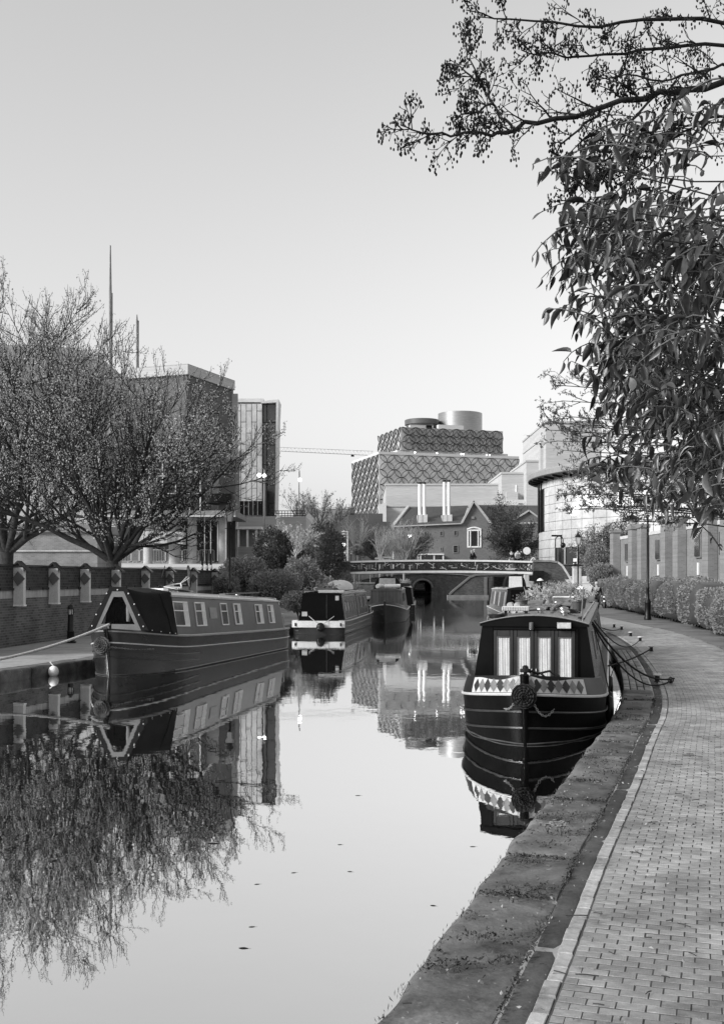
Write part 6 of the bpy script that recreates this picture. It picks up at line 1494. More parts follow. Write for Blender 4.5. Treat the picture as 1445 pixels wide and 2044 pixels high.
# ---- hedge along the towpath, clipped into bulging lengths
hp = Bank([(9.2, 26), (10.9, 34), (12.2, 41), (13.2, 47.5), (13.95, 55), (14.7, 62), (15.5, 70), (16.1, 79)])
def hedge(s0, s1, h, label, seed, n):
    rng = np.random.default_rng(seed); a, b_ = hp.at(s0), hp.at(s1); m = (a+b_)/2; t = thing('hedge', label, 'hedge', (m.x, m.y, 0), 0, 'clipped hedges along the towpath'); ang = math.atan2(b_.y-a.y, b_.x-a.x); L = (b_-a).length
    q = rng.uniform(-1, 1, (n, 3)); face = rng.integers(0, 5, n); sh = 1-rng.random(n)**2.2*.16
    q[face == 0, 0] = 1; q[face == 1, 0] = -1; q[face == 2, 1] = -1; q[face == 3, 1] = 1; q[face == 4, 2] = 1
    q = q*sh[:, None]; nrm = unit(np.sign(q)*np.abs(q)**5)
    k = (np.abs(q)**2.5).sum(1)**(-1/2.5); kk = np.clip(k, .5, 1.0); q = q*kk[:, None]
    lump = np.array([1+.28*noise.noise(Vector(v*1.7)+Vector((seed*1.7, 0, 0)))+.08*noise.noise(Vector(v*6.)) for v in q])
    p = q*lump[:, None]*np.array([L/2+.12, .85, (h-.1)/2])+np.array([0, .85, (h+.1)/2+.2])
    ca, sa = math.cos(ang), math.sin(ang); rot = np.array([[ca, -sa, 0], [sa, ca, 0], [0, 0, 1]]); rot2 = rot.copy(); rot2[0, 1] = sa; rot2[1, 0] = sa; rot2[0, 0] = ca; 
    # +y of the hedge must point away from the path (to the right of travel)
    P2 = np.stack([p[:, 0]*ca+p[:, 1]*sa, p[:, 0]*sa-p[:, 1]*ca, p[:, 2]], 1); N2 = np.stack([nrm[:, 0]*ca+nrm[:, 1]*sa, nrm[:, 0]*sa-nrm[:, 1]*ca, nrm[:, 2]], 1)
    v, f = leaf_cloud(P2, rng.uniform(.05, .12, n), rng, .3, .55, N2*.7); npmesh('foliage', v, f, m_hedgeleaf, t)
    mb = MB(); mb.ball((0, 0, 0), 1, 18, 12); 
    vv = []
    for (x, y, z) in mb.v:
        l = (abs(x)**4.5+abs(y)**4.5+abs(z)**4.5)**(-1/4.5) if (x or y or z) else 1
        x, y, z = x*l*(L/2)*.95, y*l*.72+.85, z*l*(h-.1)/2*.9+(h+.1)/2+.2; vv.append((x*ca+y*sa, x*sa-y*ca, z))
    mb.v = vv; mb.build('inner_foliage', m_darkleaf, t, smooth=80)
    mb = MB()
    for k in range(7):
        x = -L/2+L*(k+.5)/7; y = .8; mb.tube([(x*ca+y*sa, x*sa-y*ca, .15), (x*ca+y*sa+.1, x*sa-y*ca, .9)], [.04, .02], 5)
    stuff(mb.build('stems', m_bark, t))
s = .5; k = 0; hl_ = ['hedge length nearest the camera, right of the near lamp post', 'hedge length at the right edge just before the near lamp post', 'bulging hedge length beside the near lamp post', 'bulging hedge length just left of the near lamp post', 'taller rounded hedge length in the middle of the row', 'hedge length before the slim striped bollard', 'dark hedge length next to the far end of the row', 'second last hedge length towards the ramp', 'farthest hedge length at the foot of the ramp', 'hedge end piece beside the far lamp post', 'last small hedge tuft at the far end of the row']
while s < hp.L-3 and k < len(hl_):
    l = rnd.uniform(4.2, 6.0); e = min(s+l, hp.L-.2); hedge(s, e-.1, rnd.uniform(1.65, 2.15), hl_[k], 300+k, 6500 if s > 14 else 5000); s = e; k += 1

# ---- overhanging trees at the right edge, standing on the path verge
TRX, TRY = 5.9, 10.4
m_alder = M('alder_bark', .035, .9, .4, 12, bump=.4, spec=.1); m_cone = M('alder_cone', .015, .9, .3, 20, spec=.1)
al = thing('alder_tree', 'dark alder branch with small cones reaching in from the top right', 'tree', (TRX, TRY, 0), 0)
w = Wood(31); O = Vector((TRX, TRY, 0))
cfgA = [dict(n=4, wig=.16, up=.02, kids=5, ratio=.55, ang=(25, 65), rr=.6, rmin=.0042, **{'from': .1}), dict(n=3, wig=.2, up=.02, kids=3, ratio=.5, ang=(25, 70), rr=.6, rmin=.0032, twig=1, **{'from': .15}), dict(n=3, wig=.22, up=.05, taper=.4)]
def limb(pts, r0, r1, nk, kl, jit=1):
    """a limb through the given points, with side shoots"""
    pts = [p-O for p in pts]; s_, q = [], []
    for i in range(len(pts)-1):
        for t in (0, .34, .67): q.append(pts[i].lerp(pts[i+1], t)+Vector((w.r.gauss(0, .012), w.r.gauss(0, .012), w.r.gauss(0, .012)))*jit)
    q.append(pts[-1]); m = len(q); w.br.append((q, [r0+(r1-r0)*(i/(m-1))**.8 for i in range(m)]))
    for k in range(nk):
        f = (.12+.88*(k+w.r.random())/nk)*(m-1); i = min(m-2, int(f)); p = q[i].lerp(q[i+1], f-i); d = (q[i+1]-q[i]).normalized(); ax = Vector((w.r.gauss(0, .35), 1, w.r.gauss(0, .35))).normalized()
        nd = Matrix.Rotation(R(w.r.uniform(25, 70)*w.r.choice((-1, 1))), 3, ax) @ d; w.grow(p, nd, kl*w.r.uniform(.5, 1.3)*(1.1-.5*f/m), max(.0048, (r0+(r1-r0)*f/m)*.4), 0, cfgA)
lead = Vector((TRX, TRY, 6.3))
limb([lead, P(1445, 160, 9.3), P(1333, 188, 8.8), P(1270, 195, 8.6), P(1180, 222, 8.3), P(1070, 250, 8.0), P(1010, 262, 7.9), P(965, 266, 7.8), P(905, 270, 7.7), P(840, 262, 7.6), P(800, 250, 7.6)], .034, .004, 26, .34)
limb([P(1035, 258, 8.0), P(1010, 235, 8.0), P(980, 208, 8.0), P(963, 170, 8.1), P(945, 130, 8.1), P(930, 100, 8.2), P(922, 60, 8.2)], .012, .004, 12, .26)
limb([P(980, 208, 8.0), P(945, 222, 7.9), P(918, 232, 7.8)], .01, .005, 6, .18)
limb([P(962, 165, 8.1), P(935, 152, 8.0), P(908, 135, 8.0)], .01, .005, 5, .18)
limb([lead+Vector((0, 0, .4)), P(1445, 85, 9.4), P(1333, 95, 9.0), P(1240, 104, 8.8), P(1150, 110, 8.6), P(1080, 112, 8.5), P(1040, 100, 8.4)], .02, .004, 22, .3)
limb([lead+Vector((0, 0, .6)), P(1400, 30, 9.2), P(1280, 40, 8.8), P(1150, 55, 8.5), P(1020, 40, 8.4), P(930, 20, 8.3)], .022, .004, 20, .32)
limb([P(1300, 190, 8.7), P(1262, 240, 8.5), P(1235, 290, 8.4), P(1200, 330, 8.3), P(1160, 360, 8.2), P(1130, 400, 8.1)], .011, .004, 14, .28)
limb([P(1200, 215, 8.4), P(1170, 250, 8.2), P(1120, 290, 8.1), P(1110, 320, 8.0)], .012, .005, 8, .2)
limb([lead, P(1430, 230, 9.0), P(1360, 260, 8.8), P(1290, 330, 8.6), P(1220, 360, 8.5)], .016, .004, 16, .3)
limb([lead, P(1440, 130, 9.0), P(1380, 150, 8.8), P(1320, 160, 8.8), P(1250, 150, 8.6), P(1190, 160, 8.5)], .016, .004, 18, .3)
w.br.append(([Vector((0, 0, 0)), Vector((.1, 0, 2)), Vector((-.05, .1, 4.3)), lead-O, lead-O+Vector((.1, 0, 2.5))], [.2, .17, .13, .09, .05]))
V, Fc = tubes(w.br, 7); npmesh('trunk', V, Fc, m_alder, al, True); V, Fc = tubes(w.tw, 4); stuff(npmesh('twigs', V, Fc, m_alder, al, True))
# cones: little eggs hanging in twos and threes under the twigs; catkin buds at the tips
cb_ = MB().ball((0, 0, 0), 1, 6, 4); cv, cf = np.array(cb_.v), cb_.f; cv_all, cf_all = [], []; rg = random.Random(8)
tri = [f for f in cf if len(f) == 4]; n0 = 0
for path in w.tips:
    if rg.random() < .8:
        q = path[-1]; sz = rg.uniform(.008, .011); dn = Vector((rg.uniform(-.03, .03), rg.uniform(-.03, .03), -rg.uniform(.015, .06)))
        for c, s_ in ((q, (sz*.5, sz*.5, sz*1.1)), (q+dn, (sz*.75, sz*.75, sz*1.35))):
            cv_all.append(cv*np.array(s_)+np.array(c)); cf_all.append(np.array(tri)+n0); n0 += len(cv)
stuff(npmesh('cones', np.concatenate(cv_all), np.concatenate(cf_all), m_cone, al, True))

# broad leaved evergreen with hanging leaves
ev = thing('evergreen_tree', 'broad leaved evergreen with drooping pointed leaves hanging in from the right', 'tree', (TRX-.3, TRY-.9, 0), 0); O2 = Vector((TRX-.3, TRY-.9, 0))
def leaf_mesh(nm, bend, fold, wide=.36, curl=0, twist=0):
    mb = MB(); rows = []
    for i in range(6):
        t = i/5; wd = .5*math.sin(math.pi*min(1, t**.8*.97+.02))**.8*(1-.15*t); x = t; z = -bend*t*t; sd_ = curl*t*t; tw_ = twist*t; rows.append([Vector((x, sd_-wd*wide, z+fold*wd+tw_*wd)), Vector((x, sd_, z)), Vector((x, sd_+wd*wide*.92, z+fold*wd-tw_*wd))])
    mb.grid(rows); return mb.mesh(nm)
m_bigleaf = MPIECE('glossy_leaf', .065, .6, .36, 30, .1, .3); m_bigleaf.node_tree.nodes['Principled BSDF'].inputs['Specular IOR Level'].default_value = .5
lms = []
for args_ in ((.12, .35), (.3, .5, .3, .08), (.02, .25, .42, -.05, .3), (.42, .3, .33, .12, -.5), (-.12, .6, .28, -.1, .2), (.2, .15, .4, .02, .7), (.55, .4, .3, -.12, -.2)):
    m_ = leaf_mesh('leaf', *args_); m_.materials.append(m_bigleaf); m_.polygons.foreach_set('use_smooth', [True]*len(m_.polygons)); lms.append(m_)
edge = [(180, 1300), (235, 1215), (285, 1150), (325, 1062), (360, 1085), (420, 1085), (455, 1100), (490, 1105), (515, 1062), (545, 1068), (580, 1085), (615, 1090), (650, 1112), (690, 1135), (720, 1122), (770, 1150), (820, 1165), (880, 1155), (930, 1160), (955, 1190), (985, 1250), (1010, 1280)]
def edge_x(py): return float(np.interp(py, [e[0] for e in edge], [e[1] for e in edge]))
rg = random.Random(77); leaves = []; twl = []
def spray(tip, L, n, sag_):
    """a shoot that arches to the tip and carries leaves hanging to both sides"""
    back = Vector((rg.uniform(.4, 1), rg.uniform(-.6, .7), rg.uniform(-.35, .6))).normalized()
    root = tip+back*L; mid = root.lerp(tip, .5)+Vector((0, 0, L*.12)); path = [root, root.lerp(mid, .5)+Vector((0, 0, .02)), mid, mid.lerp(tip, .55)+Vector((0, 0, .015)), tip]
    twl.append((path, [.007, .006, .005, .004, .003]))
    for k in range(n):
        t = k/(n-1)*.92+.08; f = t*4; i = min(3, int(f)); p = path[i].lerp(path[i+1], f-i); d = (path[i+1]-path[i]).normalized(); side = d.cross(Vector((0, 0, 1))).normalized()*(1 if k % 2 else -1)
        dr = (side*rg.uniform(.1, .9)+d*rg.uniform(-.1, .7)+Vector((rg.gauss(0, .2), rg.gauss(0, .2), -rg.choice((rg.uniform(.4, 1.3), rg.uniform(.6, 1.4), rg.uniform(.5, 1.2), rg.uniform(.6, 1.5), rg.uniform(-.3, .5)))))).normalized()
        leaves.append((p, dr, rg.choice((.05, .075, .1, .12, .135, .15))*rg.uniform(.85, 1.15), rg.random(), rg.randrange(7)))
    return root
roots = []
def pv(px, py, Y): return P(px, py, Y)
peaks = [(240, 1220), (290, 1160), (328, 1062), (345, 1105), (420, 1088), (432, 1150), (462, 1108), (490, 1130), (512, 1062), (528, 1110), (556, 1080), (590, 1110), (618, 1090), (640, 1130), (665, 1150), (705, 1160), (722, 1124), (745, 1165), (790, 1185), (830, 1190), (872, 1172), (900, 1200), (925, 1162), (945, 1195), (975, 1245), (1000, 1282), (1015, 1330)]
for (py, px) in peaks:                                                # shoots that stand out along the outline
    Y = rg.uniform(7.6, 9.0)
    for q in range(4): roots.append(spray(pv(px+q*rg.uniform(12, 30), py+rg.uniform(-14, 18)*(q > 0), Y+rg.uniform(-.3, .3)), rg.uniform(.32, .6), rg.randint(6, 9), .1))
k = 0
while k < 560:                                                        # and through the crown
    py = rg.uniform(200, 1030); x0_ = edge_x(py)+62; px = rg.uniform(x0_, 1570)
    if py < 430 and rg.random() < .68: continue
    if py > 950 and px < 1272: continue
    if noise.noise(Vector((px*.012, py*.014, 3.3))) < -.32: continue
    Y = rg.uniform(7.2, 10.6); roots.append(spray(pv(px, py, Y), rg.uniform(.28, .5), rg.randint(6, 9), .1)); k += 1
k = 0
while k < 200:                                                        # darker depth of the crown
    py = rg.uniform(420, 1000); px = rg.uniform(edge_x(py)+110, 1580); k += 1
    if py > 940 and px < 1300: continue
    roots.append(spray(pv(px, py, rg.uniform(9.3, 11.2)), rg.uniform(.28, .5), rg.randint(7, 10), .1))
# limbs that carry the shoots
hub = [Vector((TRX-.3, TRY-.9, z)) for z in (2.0, 2.6, 3.2, 3.8, 4.4, 5.0, 5.6)]
br_ = [([Vector((0, 0, -.1)), Vector((.05, 0, 1.5)), Vector((-.05, 0, 3.2)), Vector((0.05, .05, 5.2)), Vector((0, 0, 6.0))], [.14, .12, .09, .05, .02])]
for i, r0 in enumerate(roots):
    if i % 8: continue
    h_ = min(hub, key=lambda q: abs(q.z-(r0.z-.35))); m_ = h_.lerp(r0, .5)+Vector((rg.uniform(-.2, .2), rg.uniform(-.2, .2), rg.uniform(-.1, .4))); br_.append(([h_-O2, h_.lerp(m_, .5)+Vector((rg.uniform(-.08, .08), 0, rg.uniform(-.1, .1)))-O2, m_-O2, m_.lerp(r0, .6)+Vector((0, 0, rg.uniform(-.06, .1)))-O2, r0-O2], [.013, .011, .008, .006, .004]))
V, Fc = tubes(br_, 6); npmesh('trunk', V, Fc, m_barkmid, ev, True)
V, Fc = tubes([([p-O2 for p in path], rad) for path, rad in twl], 4); stuff(npmesh('twigs', V, Fc, m_barkmid, ev, True))
def onframe(p):
    px, py = CX+p.x/p.y*F, YH-(p.z-CAMZ)/p.y*F; return px < 1335 and py > 102
order = sorted(range(len(leaves)), key=lambda i: (0 if onframe(leaves[i][0]) else 1, leaves[i][0].y))
pick = set(order[:300]); bvs, bfs = [], []; n0 = 0
for i, (p, d, L_, rl, kind) in enumerate(leaves):
    me = lms[kind]; z = Vector((rg.gauss(0, .6), rg.gauss(0, .6), 1)); y_ = z.cross(d).normalized(); z = d.cross(y_); m3 = Matrix((d, y_, z)).transposed()
    if i in pick:
        o = link('leaf', me, ev); o.matrix_local = Matrix.Translation(p-O2) @ m3.to_4x4() @ Matrix.Scale(L_, 4)
    else:
        v = np.array([tuple(q.co) for q in me.vertices])*L_ @ np.array(m3).T+np.array(p-O2); bvs.append(v); bfs.append(np.array([tuple(q.vertices) for q in me.polygons])+n0); n0 += len(v)
stuff(npmesh('leaves', np.concatenate(bvs), np.concatenate(bfs), m_bigleaf, ev, True))
# fine leaved sapling between the evergreen and the curved building
sp_ = thing('fine_leaved_tree', 'thin tree with tiny upright leaf pairs below and left of the evergreen', 'tree', (TRX+.6, 15.5, 0), 0); O3 = Vector((TRX+.6, 15.5, 0)); w = Wood(51); rg = random.Random(52)
cfgF = [dict(n=4, wig=.12, up=.03, kids=4, ratio=.55, ang=(25, 60), rr=.6, rmin=.004, **{'from': .1}), dict(n=3, wig=.12, up=.05, kids=3, ratio=.55, ang=(25, 55), rr=.6, rmin=.003, twig=1, **{'from': .15}), dict(n=3, wig=.1, up=.08, taper=.4)]
ends = [(1100, 768, 14), (1120, 800, 14.3), (1112, 830, 13.8), (1088, 858, 14), (1110, 880, 14.5), (1135, 900, 14), (1095, 845, 14.4), (1150, 760, 14.2), (1155, 870, 14.8), (1140, 850, 14), (1120, 985, 14), (1150, 970, 14.5), (1140, 1010, 14.2), (1165, 1015, 14), (1190, 985, 14.6), (1210, 1010, 14.3), (1180, 960, 14), (1235, 985, 14), (1250, 1010, 14.5), (1215, 960, 14.5), (1170, 940, 14.2), (1280, 1000, 14.3), (1300, 1030, 14.4), (1240, 1040, 14.5)]
for (px, py, Y) in ends:
    e = P(px, py, Y)-O3; h_ = Vector((0, 0, max(2.4, min(6, e.z-.35)))); q = [h_, h_.lerp(e, .3)+Vector((0, 0, .12)), h_.lerp(e, .6)+Vector((0, 0, .12)), h_.lerp(e, .85)+Vector((0, 0, .05)), e]; w.br.append((q, [.016, .012, .009, .007, .004]))
    for k in range(7):
        f = 2.0+1.98*(k+rg.random())/7; i = min(3, int(f)); p = q[i].lerp(q[i+1], f-i); d = (q[i+1]-q[i]).normalized(); nd = (d+Vector((rg.uniform(-.5, .3), rg.uniform(-.6, .6), rg.uniform(-.5, .8)))).normalized(); w.grow(p, nd, rg.uniform(.15, .42), .006, 0, cfgF)
w.br.append(([Vector((0, 0, 0)), Vector((.05, 0, 2.5)), Vector((0, 0, 6.2))], [.09, .07, .03])); V, Fc = tubes(w.br, 5); npmesh('trunk', V, Fc, m_barkmid, sp_, True); V, Fc = tubes(w.tw, 3); stuff(npmesh('twigs', V, Fc, m_barkmid, sp_, True))
rng = np.random.default_rng(53); c = along(w.tips, 2, rng, .01); v, f = leaf_cloud(c, rng.uniform(.03, .055, len(c)), rng, 1.6, .35); npmesh('crown', v, f, MLEAF('small_leaf', .13, .6, .5, .25), sp_)
# ------------------------------------------------------------------ street furniture
def lamp_post(label, loc, h, rz=0):
    t = thing('lamp_post', label, 'lamp post', loc, rz, 'cast iron lamp posts'); k = h/5.0
    MB().lathe([(.17, 0), (.17, .12), (.14, .16), (.14, .78), (.16, .82), (.13, .9), (.075, 1.0), (.07, 1.45), (.09, 1.5), (.055, 1.58), (.05, h-1.0), (.07, h-.97), (.04, h-.9)], 14).build('post', m_iron, t, smooth=40)
    MB().tube([(-.22, 0, h-1.15), (.22, 0, h-1.15)], .018, 6).build('ladder_bar', m_iron, t)
    ln = MB(); z0, z1 = h-.85, h-.38
    for sx in (-1, 1):
        for sy in (-1, 1): ln.beam((sx*.1, sy*.1, z0), (sx*.18, sy*.18, z1), .02)
    ln.bb(-.11, .11, -.11, .11, z0-.03, z0); ln.bb(-.19, .19, -.19, .19, z1, z1+.025)
    ln = ln.build('lantern', m_iron, t); mb = MB(); mb.add([(-.095, -.095, z0), (.095, -.095, z0), (.095, .095, z0), (-.095, .095, z0), (-.172, -.172, z1), (.172, -.172, z1), (.172, .172, z1), (-.172, .172, z1)], [(0, 1, 5, 4), (1, 2, 6, 5), (2, 3, 7, 6), (3, 0, 4, 7)]); mb.build('glass', M('lantern_glass', .6, .3, .1, 3), ln)
    MB().lathe([(.25, z1+.02), (.2, z1+.1), (.08, z1+.24), (.07, z1+.3), (.03, z1+.33), (.045, z1+.37), (.005, z1+.46)], 8).build('lantern_roof', m_iron, ln, smooth=30)
    return t
g_ = ground(1292, 1237); lamp_post('near cast iron lamp post standing before the hedge at right', g_, 5.9)
lamp_post('far lamp post with lantern beside the pale pier', (X_(1153, 79), 79, TP), Z_(1062, 79)-TP)
lamp_post('lamp post rising behind the grey boat at left', (X_(459, 50), 50, TP), Z_(1004, 50)-TP)
lamp_post('small lamp post left of the iron bridge', (X_(672, 90), 90, TP), Z_(1087, 90)-TP)
t = thing('bollard_light', 'black bollard light on the left bank by the tiled wall', 'bollard', (X_(142, 33.6), 33.6, TP))
MB().lathe([(.17, 0), (.17, .03), (.12, .05), (.11, .32), (.125, .34), (.1, .38), (.085, .86)], 14).build('post', m_iron, t, smooth=40); MB().lathe([(.06, .86), (.06, 1.02)], 12).build('glass', M('bollard_glass', .5, .2, .2, 6), t); MB().lathe([(.1, 1.02), (.1, 1.06), (.07, 1.13), (.02, 1.17)], 12).build('cap', m_iron, t, smooth=40)
for a in range(4): MB().tube([(.085*math.cos(a*1.57+.6), .085*math.sin(a*1.57+.6), .85), (.085*math.cos(a*1.57+.6), .085*math.sin(a*1.57+.6), 1.03)], .012, 5).build('bar', m_iron, t)
for (px, py, lb) in ((1206, 1214, 'slim dark and white bollard in front of the hedge'), (1199, 1207, 'thin black bollard just left of the slim striped one')):
    q = ground(px, py); t = thing('path_bollard', lb, 'bollard', q); MB().lathe([(.12, 0), (.12, .3), (.09, .34), (.085, .85), (.1, .88), (.07, .98), (.02, 1.02)], 12).build('post', m_iron, t, smooth=40)
    for z in (.42, .7): MB().lathe([(.092, z), (.092, z+.1)], 12).build('white_band', m_white, t)
# crowd barriers on the terrace
edges_ = [236, 262, 279, 303, 331, 364, 397, 429]
lbs = ['leftmost crowd barrier, nearly hidden by the tree trunk', 'crowd barrier just right of the tree trunk', 'third crowd barrier from the tree trunk', 'crowd barrier in front of the balcony underside', 'crowd barrier in front of the thick column', 'crowd barrier in front of the slimmer column', 'rightmost crowd barrier next to the sculpted posts']
for i in range(7):
    Y = 84; a, b_ = X_(edges_[i]+1, Y), X_(edges_[i+1]-1, Y); wv = b_-a; t = thing('crowd_barrier', lbs[i], 'barrier', ((a+b_)/2, Y, 3.42), 0, 'crowd barriers on the terrace')
    MB().tube([(-wv/2, 0, .1), (-wv/2, 0, .9), (-wv/2+.08, 0, .97), (wv/2-.08, 0, .97), (wv/2, 0, .9), (wv/2, 0, .1), (-wv/2+.05, 0, .1)], .028, 6).build('frame', m_pale, t, smooth=60)
    for k in range(7): MB().tube([(-wv/2+wv*(k+1)/8, 0, .1), (-wv/2+wv*(k+1)/8, 0, .97)], .011, 4).build('bar', m_pale, t)
    for sx in (-1, 1): MB().beam((sx*(wv/2-.15), -.3, .03), (sx*(wv/2-.15), .3, .03), .05, .04).build('foot', m_pale, t)
# sculpted posts
for i, px in enumerate((403, 413, 422)):
    Y = 57; q = P(px, 1165, Y); t = thing('sculpted_post', ('left', 'middle', 'right')[i]+' one of the three dark wavy posts with pale ovals near the wall end', 'post', (q.x, Y, .25), 0, 'wavy posts')
    MB().tube([(.03*math.sin(z*3+i), 0, z) for z in np.linspace(0, Z_(1105, Y)-.25, 14)], .06, 8).build('shaft', m_dark, t, smooth=60)
    for z in (Z_(1132, Y), Z_(1142, Y)): MB().ball((0, -.08, z-.25), .085, 8, 6, 1, .6, 1.3).build('oval', m_white, t, smooth=60)
# lit street lamps
def globe_lamp(label, px, ytop, ybase, Y, heads, r=.2, pole=.07, arm=None, mat=None):
    zb = Z_(ybase, Y); t = thing('street_lamp', label, 'street lamp', (X_(px, Y), Y, zb), 0, 'lit street lamps'); h = Z_(ytop, Y)-zb
    MB().tube([(0, 0, -1), (0, 0, h*.6), (0, 0, h)], [pole, pole*.9, pole*.5], 8).build('pole', mat or m_concdark, t, smooth=60)
    for (hx, hy) in heads:
        x, z = (hx-px)/F*Y, Z_(hy, Y)-zb; l = MB().ball((x, -.1, z), r, 12, 8).build('globe', m_lamp, t, smooth=60)
        if abs(x) > .1: MB().tube([(0, 0, h), (x*.5, -.05, h+.15), (x, -.1, z+r)], .035, 6).build('arm', mat or m_concdark, t, smooth=60)
    return t
globe_lamp('street lamp with two lit globes in front of the arena glass prow', 528, 938, 1062, 88, ((518, 949), (528, 950)), .16, .11, mat=m_grey)
globe_lamp('tall thin street lamp with one lit globe against the sky', 597, 942, 1024, 115, ((599, 958),), .18, .07)
globe_lamp('lit lamp globe in front of the brick pub wall', 818, 1064, 1122, 150, ((818, 1070),), .24, .06)
globe_lamp('lit globe lamp left of the bridge, nearest the bush', 665, 1078, 1125, 120, ((665, 1082),), .22, .05)
globe_lamp('lit globe lamp between hut and white post', 686, 1083, 1125, 125, ((686, 1087),), .2, .05)
t = thing('lamp_cluster', 'pale post with a cluster of three dish lamps by the hut', 'lamp post', (X_(694, 122), 122, 1.5)); zt_ = Z_(1061, 122)-1.5
MB().tube([(0, 0, 0), (0, 0, zt_)], .07, 8).build('pole', m_pale, t, smooth=60); MB().tube([(0, 0, zt_), (-.55, 0, zt_)], .05, 6).build('arm', m_pale, t)
for z in (.0, -.28, -.58): MB().lathe([(.02, .1), (.26, .0), (.24, -.05)], 12, (-.42, 0, zt_+z)).build('dish', m_pale, t)
t = thing('hooked_lamp', 'dark hook shaped lamp with round globe before the curved building', 'lamp post', (X_(1108, 96), 96, 2.5)); h = Z_(1078, 96)-2.5
MB().tube([(0, 0, 0), (0, 0, h)]+[(.33-.33*math.cos(a), 0, h+.33*math.sin(a)) for a in np.linspace(.2, math.pi, 9)]+[(.66, 0, h-.25)], .05, 6).build('pole', m_iron, t, smooth=60); MB().ball((.66, 0, h-.45), .24, 12, 8).build('globe', m_iron, t, smooth=60)
t = thing('flat_head_lamp', 'dark lamp post with flat rectangular head before the curved building', 'lamp post', (X_(1122, 97), 97, 2.5)); h = Z_(1070, 97)-2.5
MB().tube([(0, 0, 0), (-.12, 0, h)], .05, 6).build('pole', m_iron, t); MB().bb(-.95, -.05, -.15, .15, h-.05, h+.1).build('head', m_iron, t)
# hut, shelter and white signs at the left end of the bridge
t = thing('lock_hut', 'small hut with steep pitched roof left of the bridge', 'hut', (X_(676, 128), 128, .2)); wv = 1.0
MB().bb(-wv, wv, -.8, .8, 0, Z_(1104, 128)-.2).build('wall', m_brickdark, t); zz = Z_(1104, 128)-.2; mb = MB(); mb.add([(-1.5, -1.1, zz), (1.3, -1.1, zz), (1.3, 1.1, zz), (-1.5, 1.1, zz), (-.9, 0, zz+1.5), (-.5, 0, zz+1.5)], [(0, 1, 5, 4), (1, 2, 5), (2, 3, 4, 5), (3, 0, 4)]); mb.build('roof', m_mid, t); MB().bb(-1.0, -.55, -.2, .2, zz+1.3, zz+2.0).build('louvre', m_dark, t); mb = MB(); mb.add([(-1.25, -.45, zz+1.9), (-.3, -.45, zz+1.9), (-.3, .45, zz+1.9), (-1.25, .45, zz+1.9), (-.8, 0, zz+2.5)], [(0, 1, 4), (1, 2, 4), (2, 3, 4), (3, 0, 4)]); mb.build('cap_roof', m_mid, t)
t = thing('shelter', 'low open shelter with pale flat roof beyond the bridge', 'shelter', (X_(710, 130), 130, 1.2)); MB().bb(-.65, .65, -.5, .5, Z_(1106, 130)-1.2, Z_(1104, 130)-1.2).build('roof', m_pale, t)
for x in (-.55, 0, .55): MB().bb(x-.04, x+.04, -.4, -.32, 0, Z_(1106, 130)-1.2).build('post', m_dark, t)
t = thing('sign_board', 'white sign boards on a dark post just beyond the bridge rail', 'sign', (X_(767, 99.5), 99.5, 2.4)); MB().bb(-.03, .03, -.03, .03, -2.2, 1.9).build('post', m_iron, t)
for (x, z, wv, hv) in ((-.45, 1.62, .8, .16), (.2, 1.72, .9, .14), (.1, 1.48, 1.0, .13)): MB().bb(x-wv/2, x+wv/2, -.07, -.04, z-hv/2, z+hv/2).build('board', m_white, t)
t = thing('round_sign', 'white round sign on a thin pole above the right end of the bridge', 'sign', (X_(1051, 99), 99, 2.6)); MB().bb(-.025, .025, 0, .05, 0, 2.2).build('pole', m_iron, t)
MB().tube([(0, -.04, 2.1), (0, -.0, 2.1)], .34, 16).build('disc', m_white, t)
t = thing('round_sign', 'second, lower white round sign among the people on the bridge', 'sign', (X_(1032, 101), 101, 2.4)); MB().bb(-.025, .025, 0, .05, 0, 2.0).build('pole', m_iron, t); MB().tube([(0, -.04, 1.95), (0, 0, 1.95)], .3, 16).build('disc', m_white, t)
for i, px in enumerate((1005, 1049)):
    t = thing('hoop_rail', ('left', 'right')[i]+' one of the two white fan shaped hoop rails behind the bridge parapet', 'railing', (X_(px, 103), 103, 2.6), 0, 'hoop rails'); pts = [(.95-1.1*math.cos(a) if False else 1.0*math.sin(a*.5), 0, 1.55*math.sin(a)) for a in np.linspace(.3, 2.2, 10)]
    MB().tube(pts, .06, 6).build('hoop', m_white, t, smooth=60)
    for k in range(0, 10, 2): MB().tube([(pts[k][0]*.9, 0, .3), pts[k]], .025, 4).build('spoke', m_white, t)
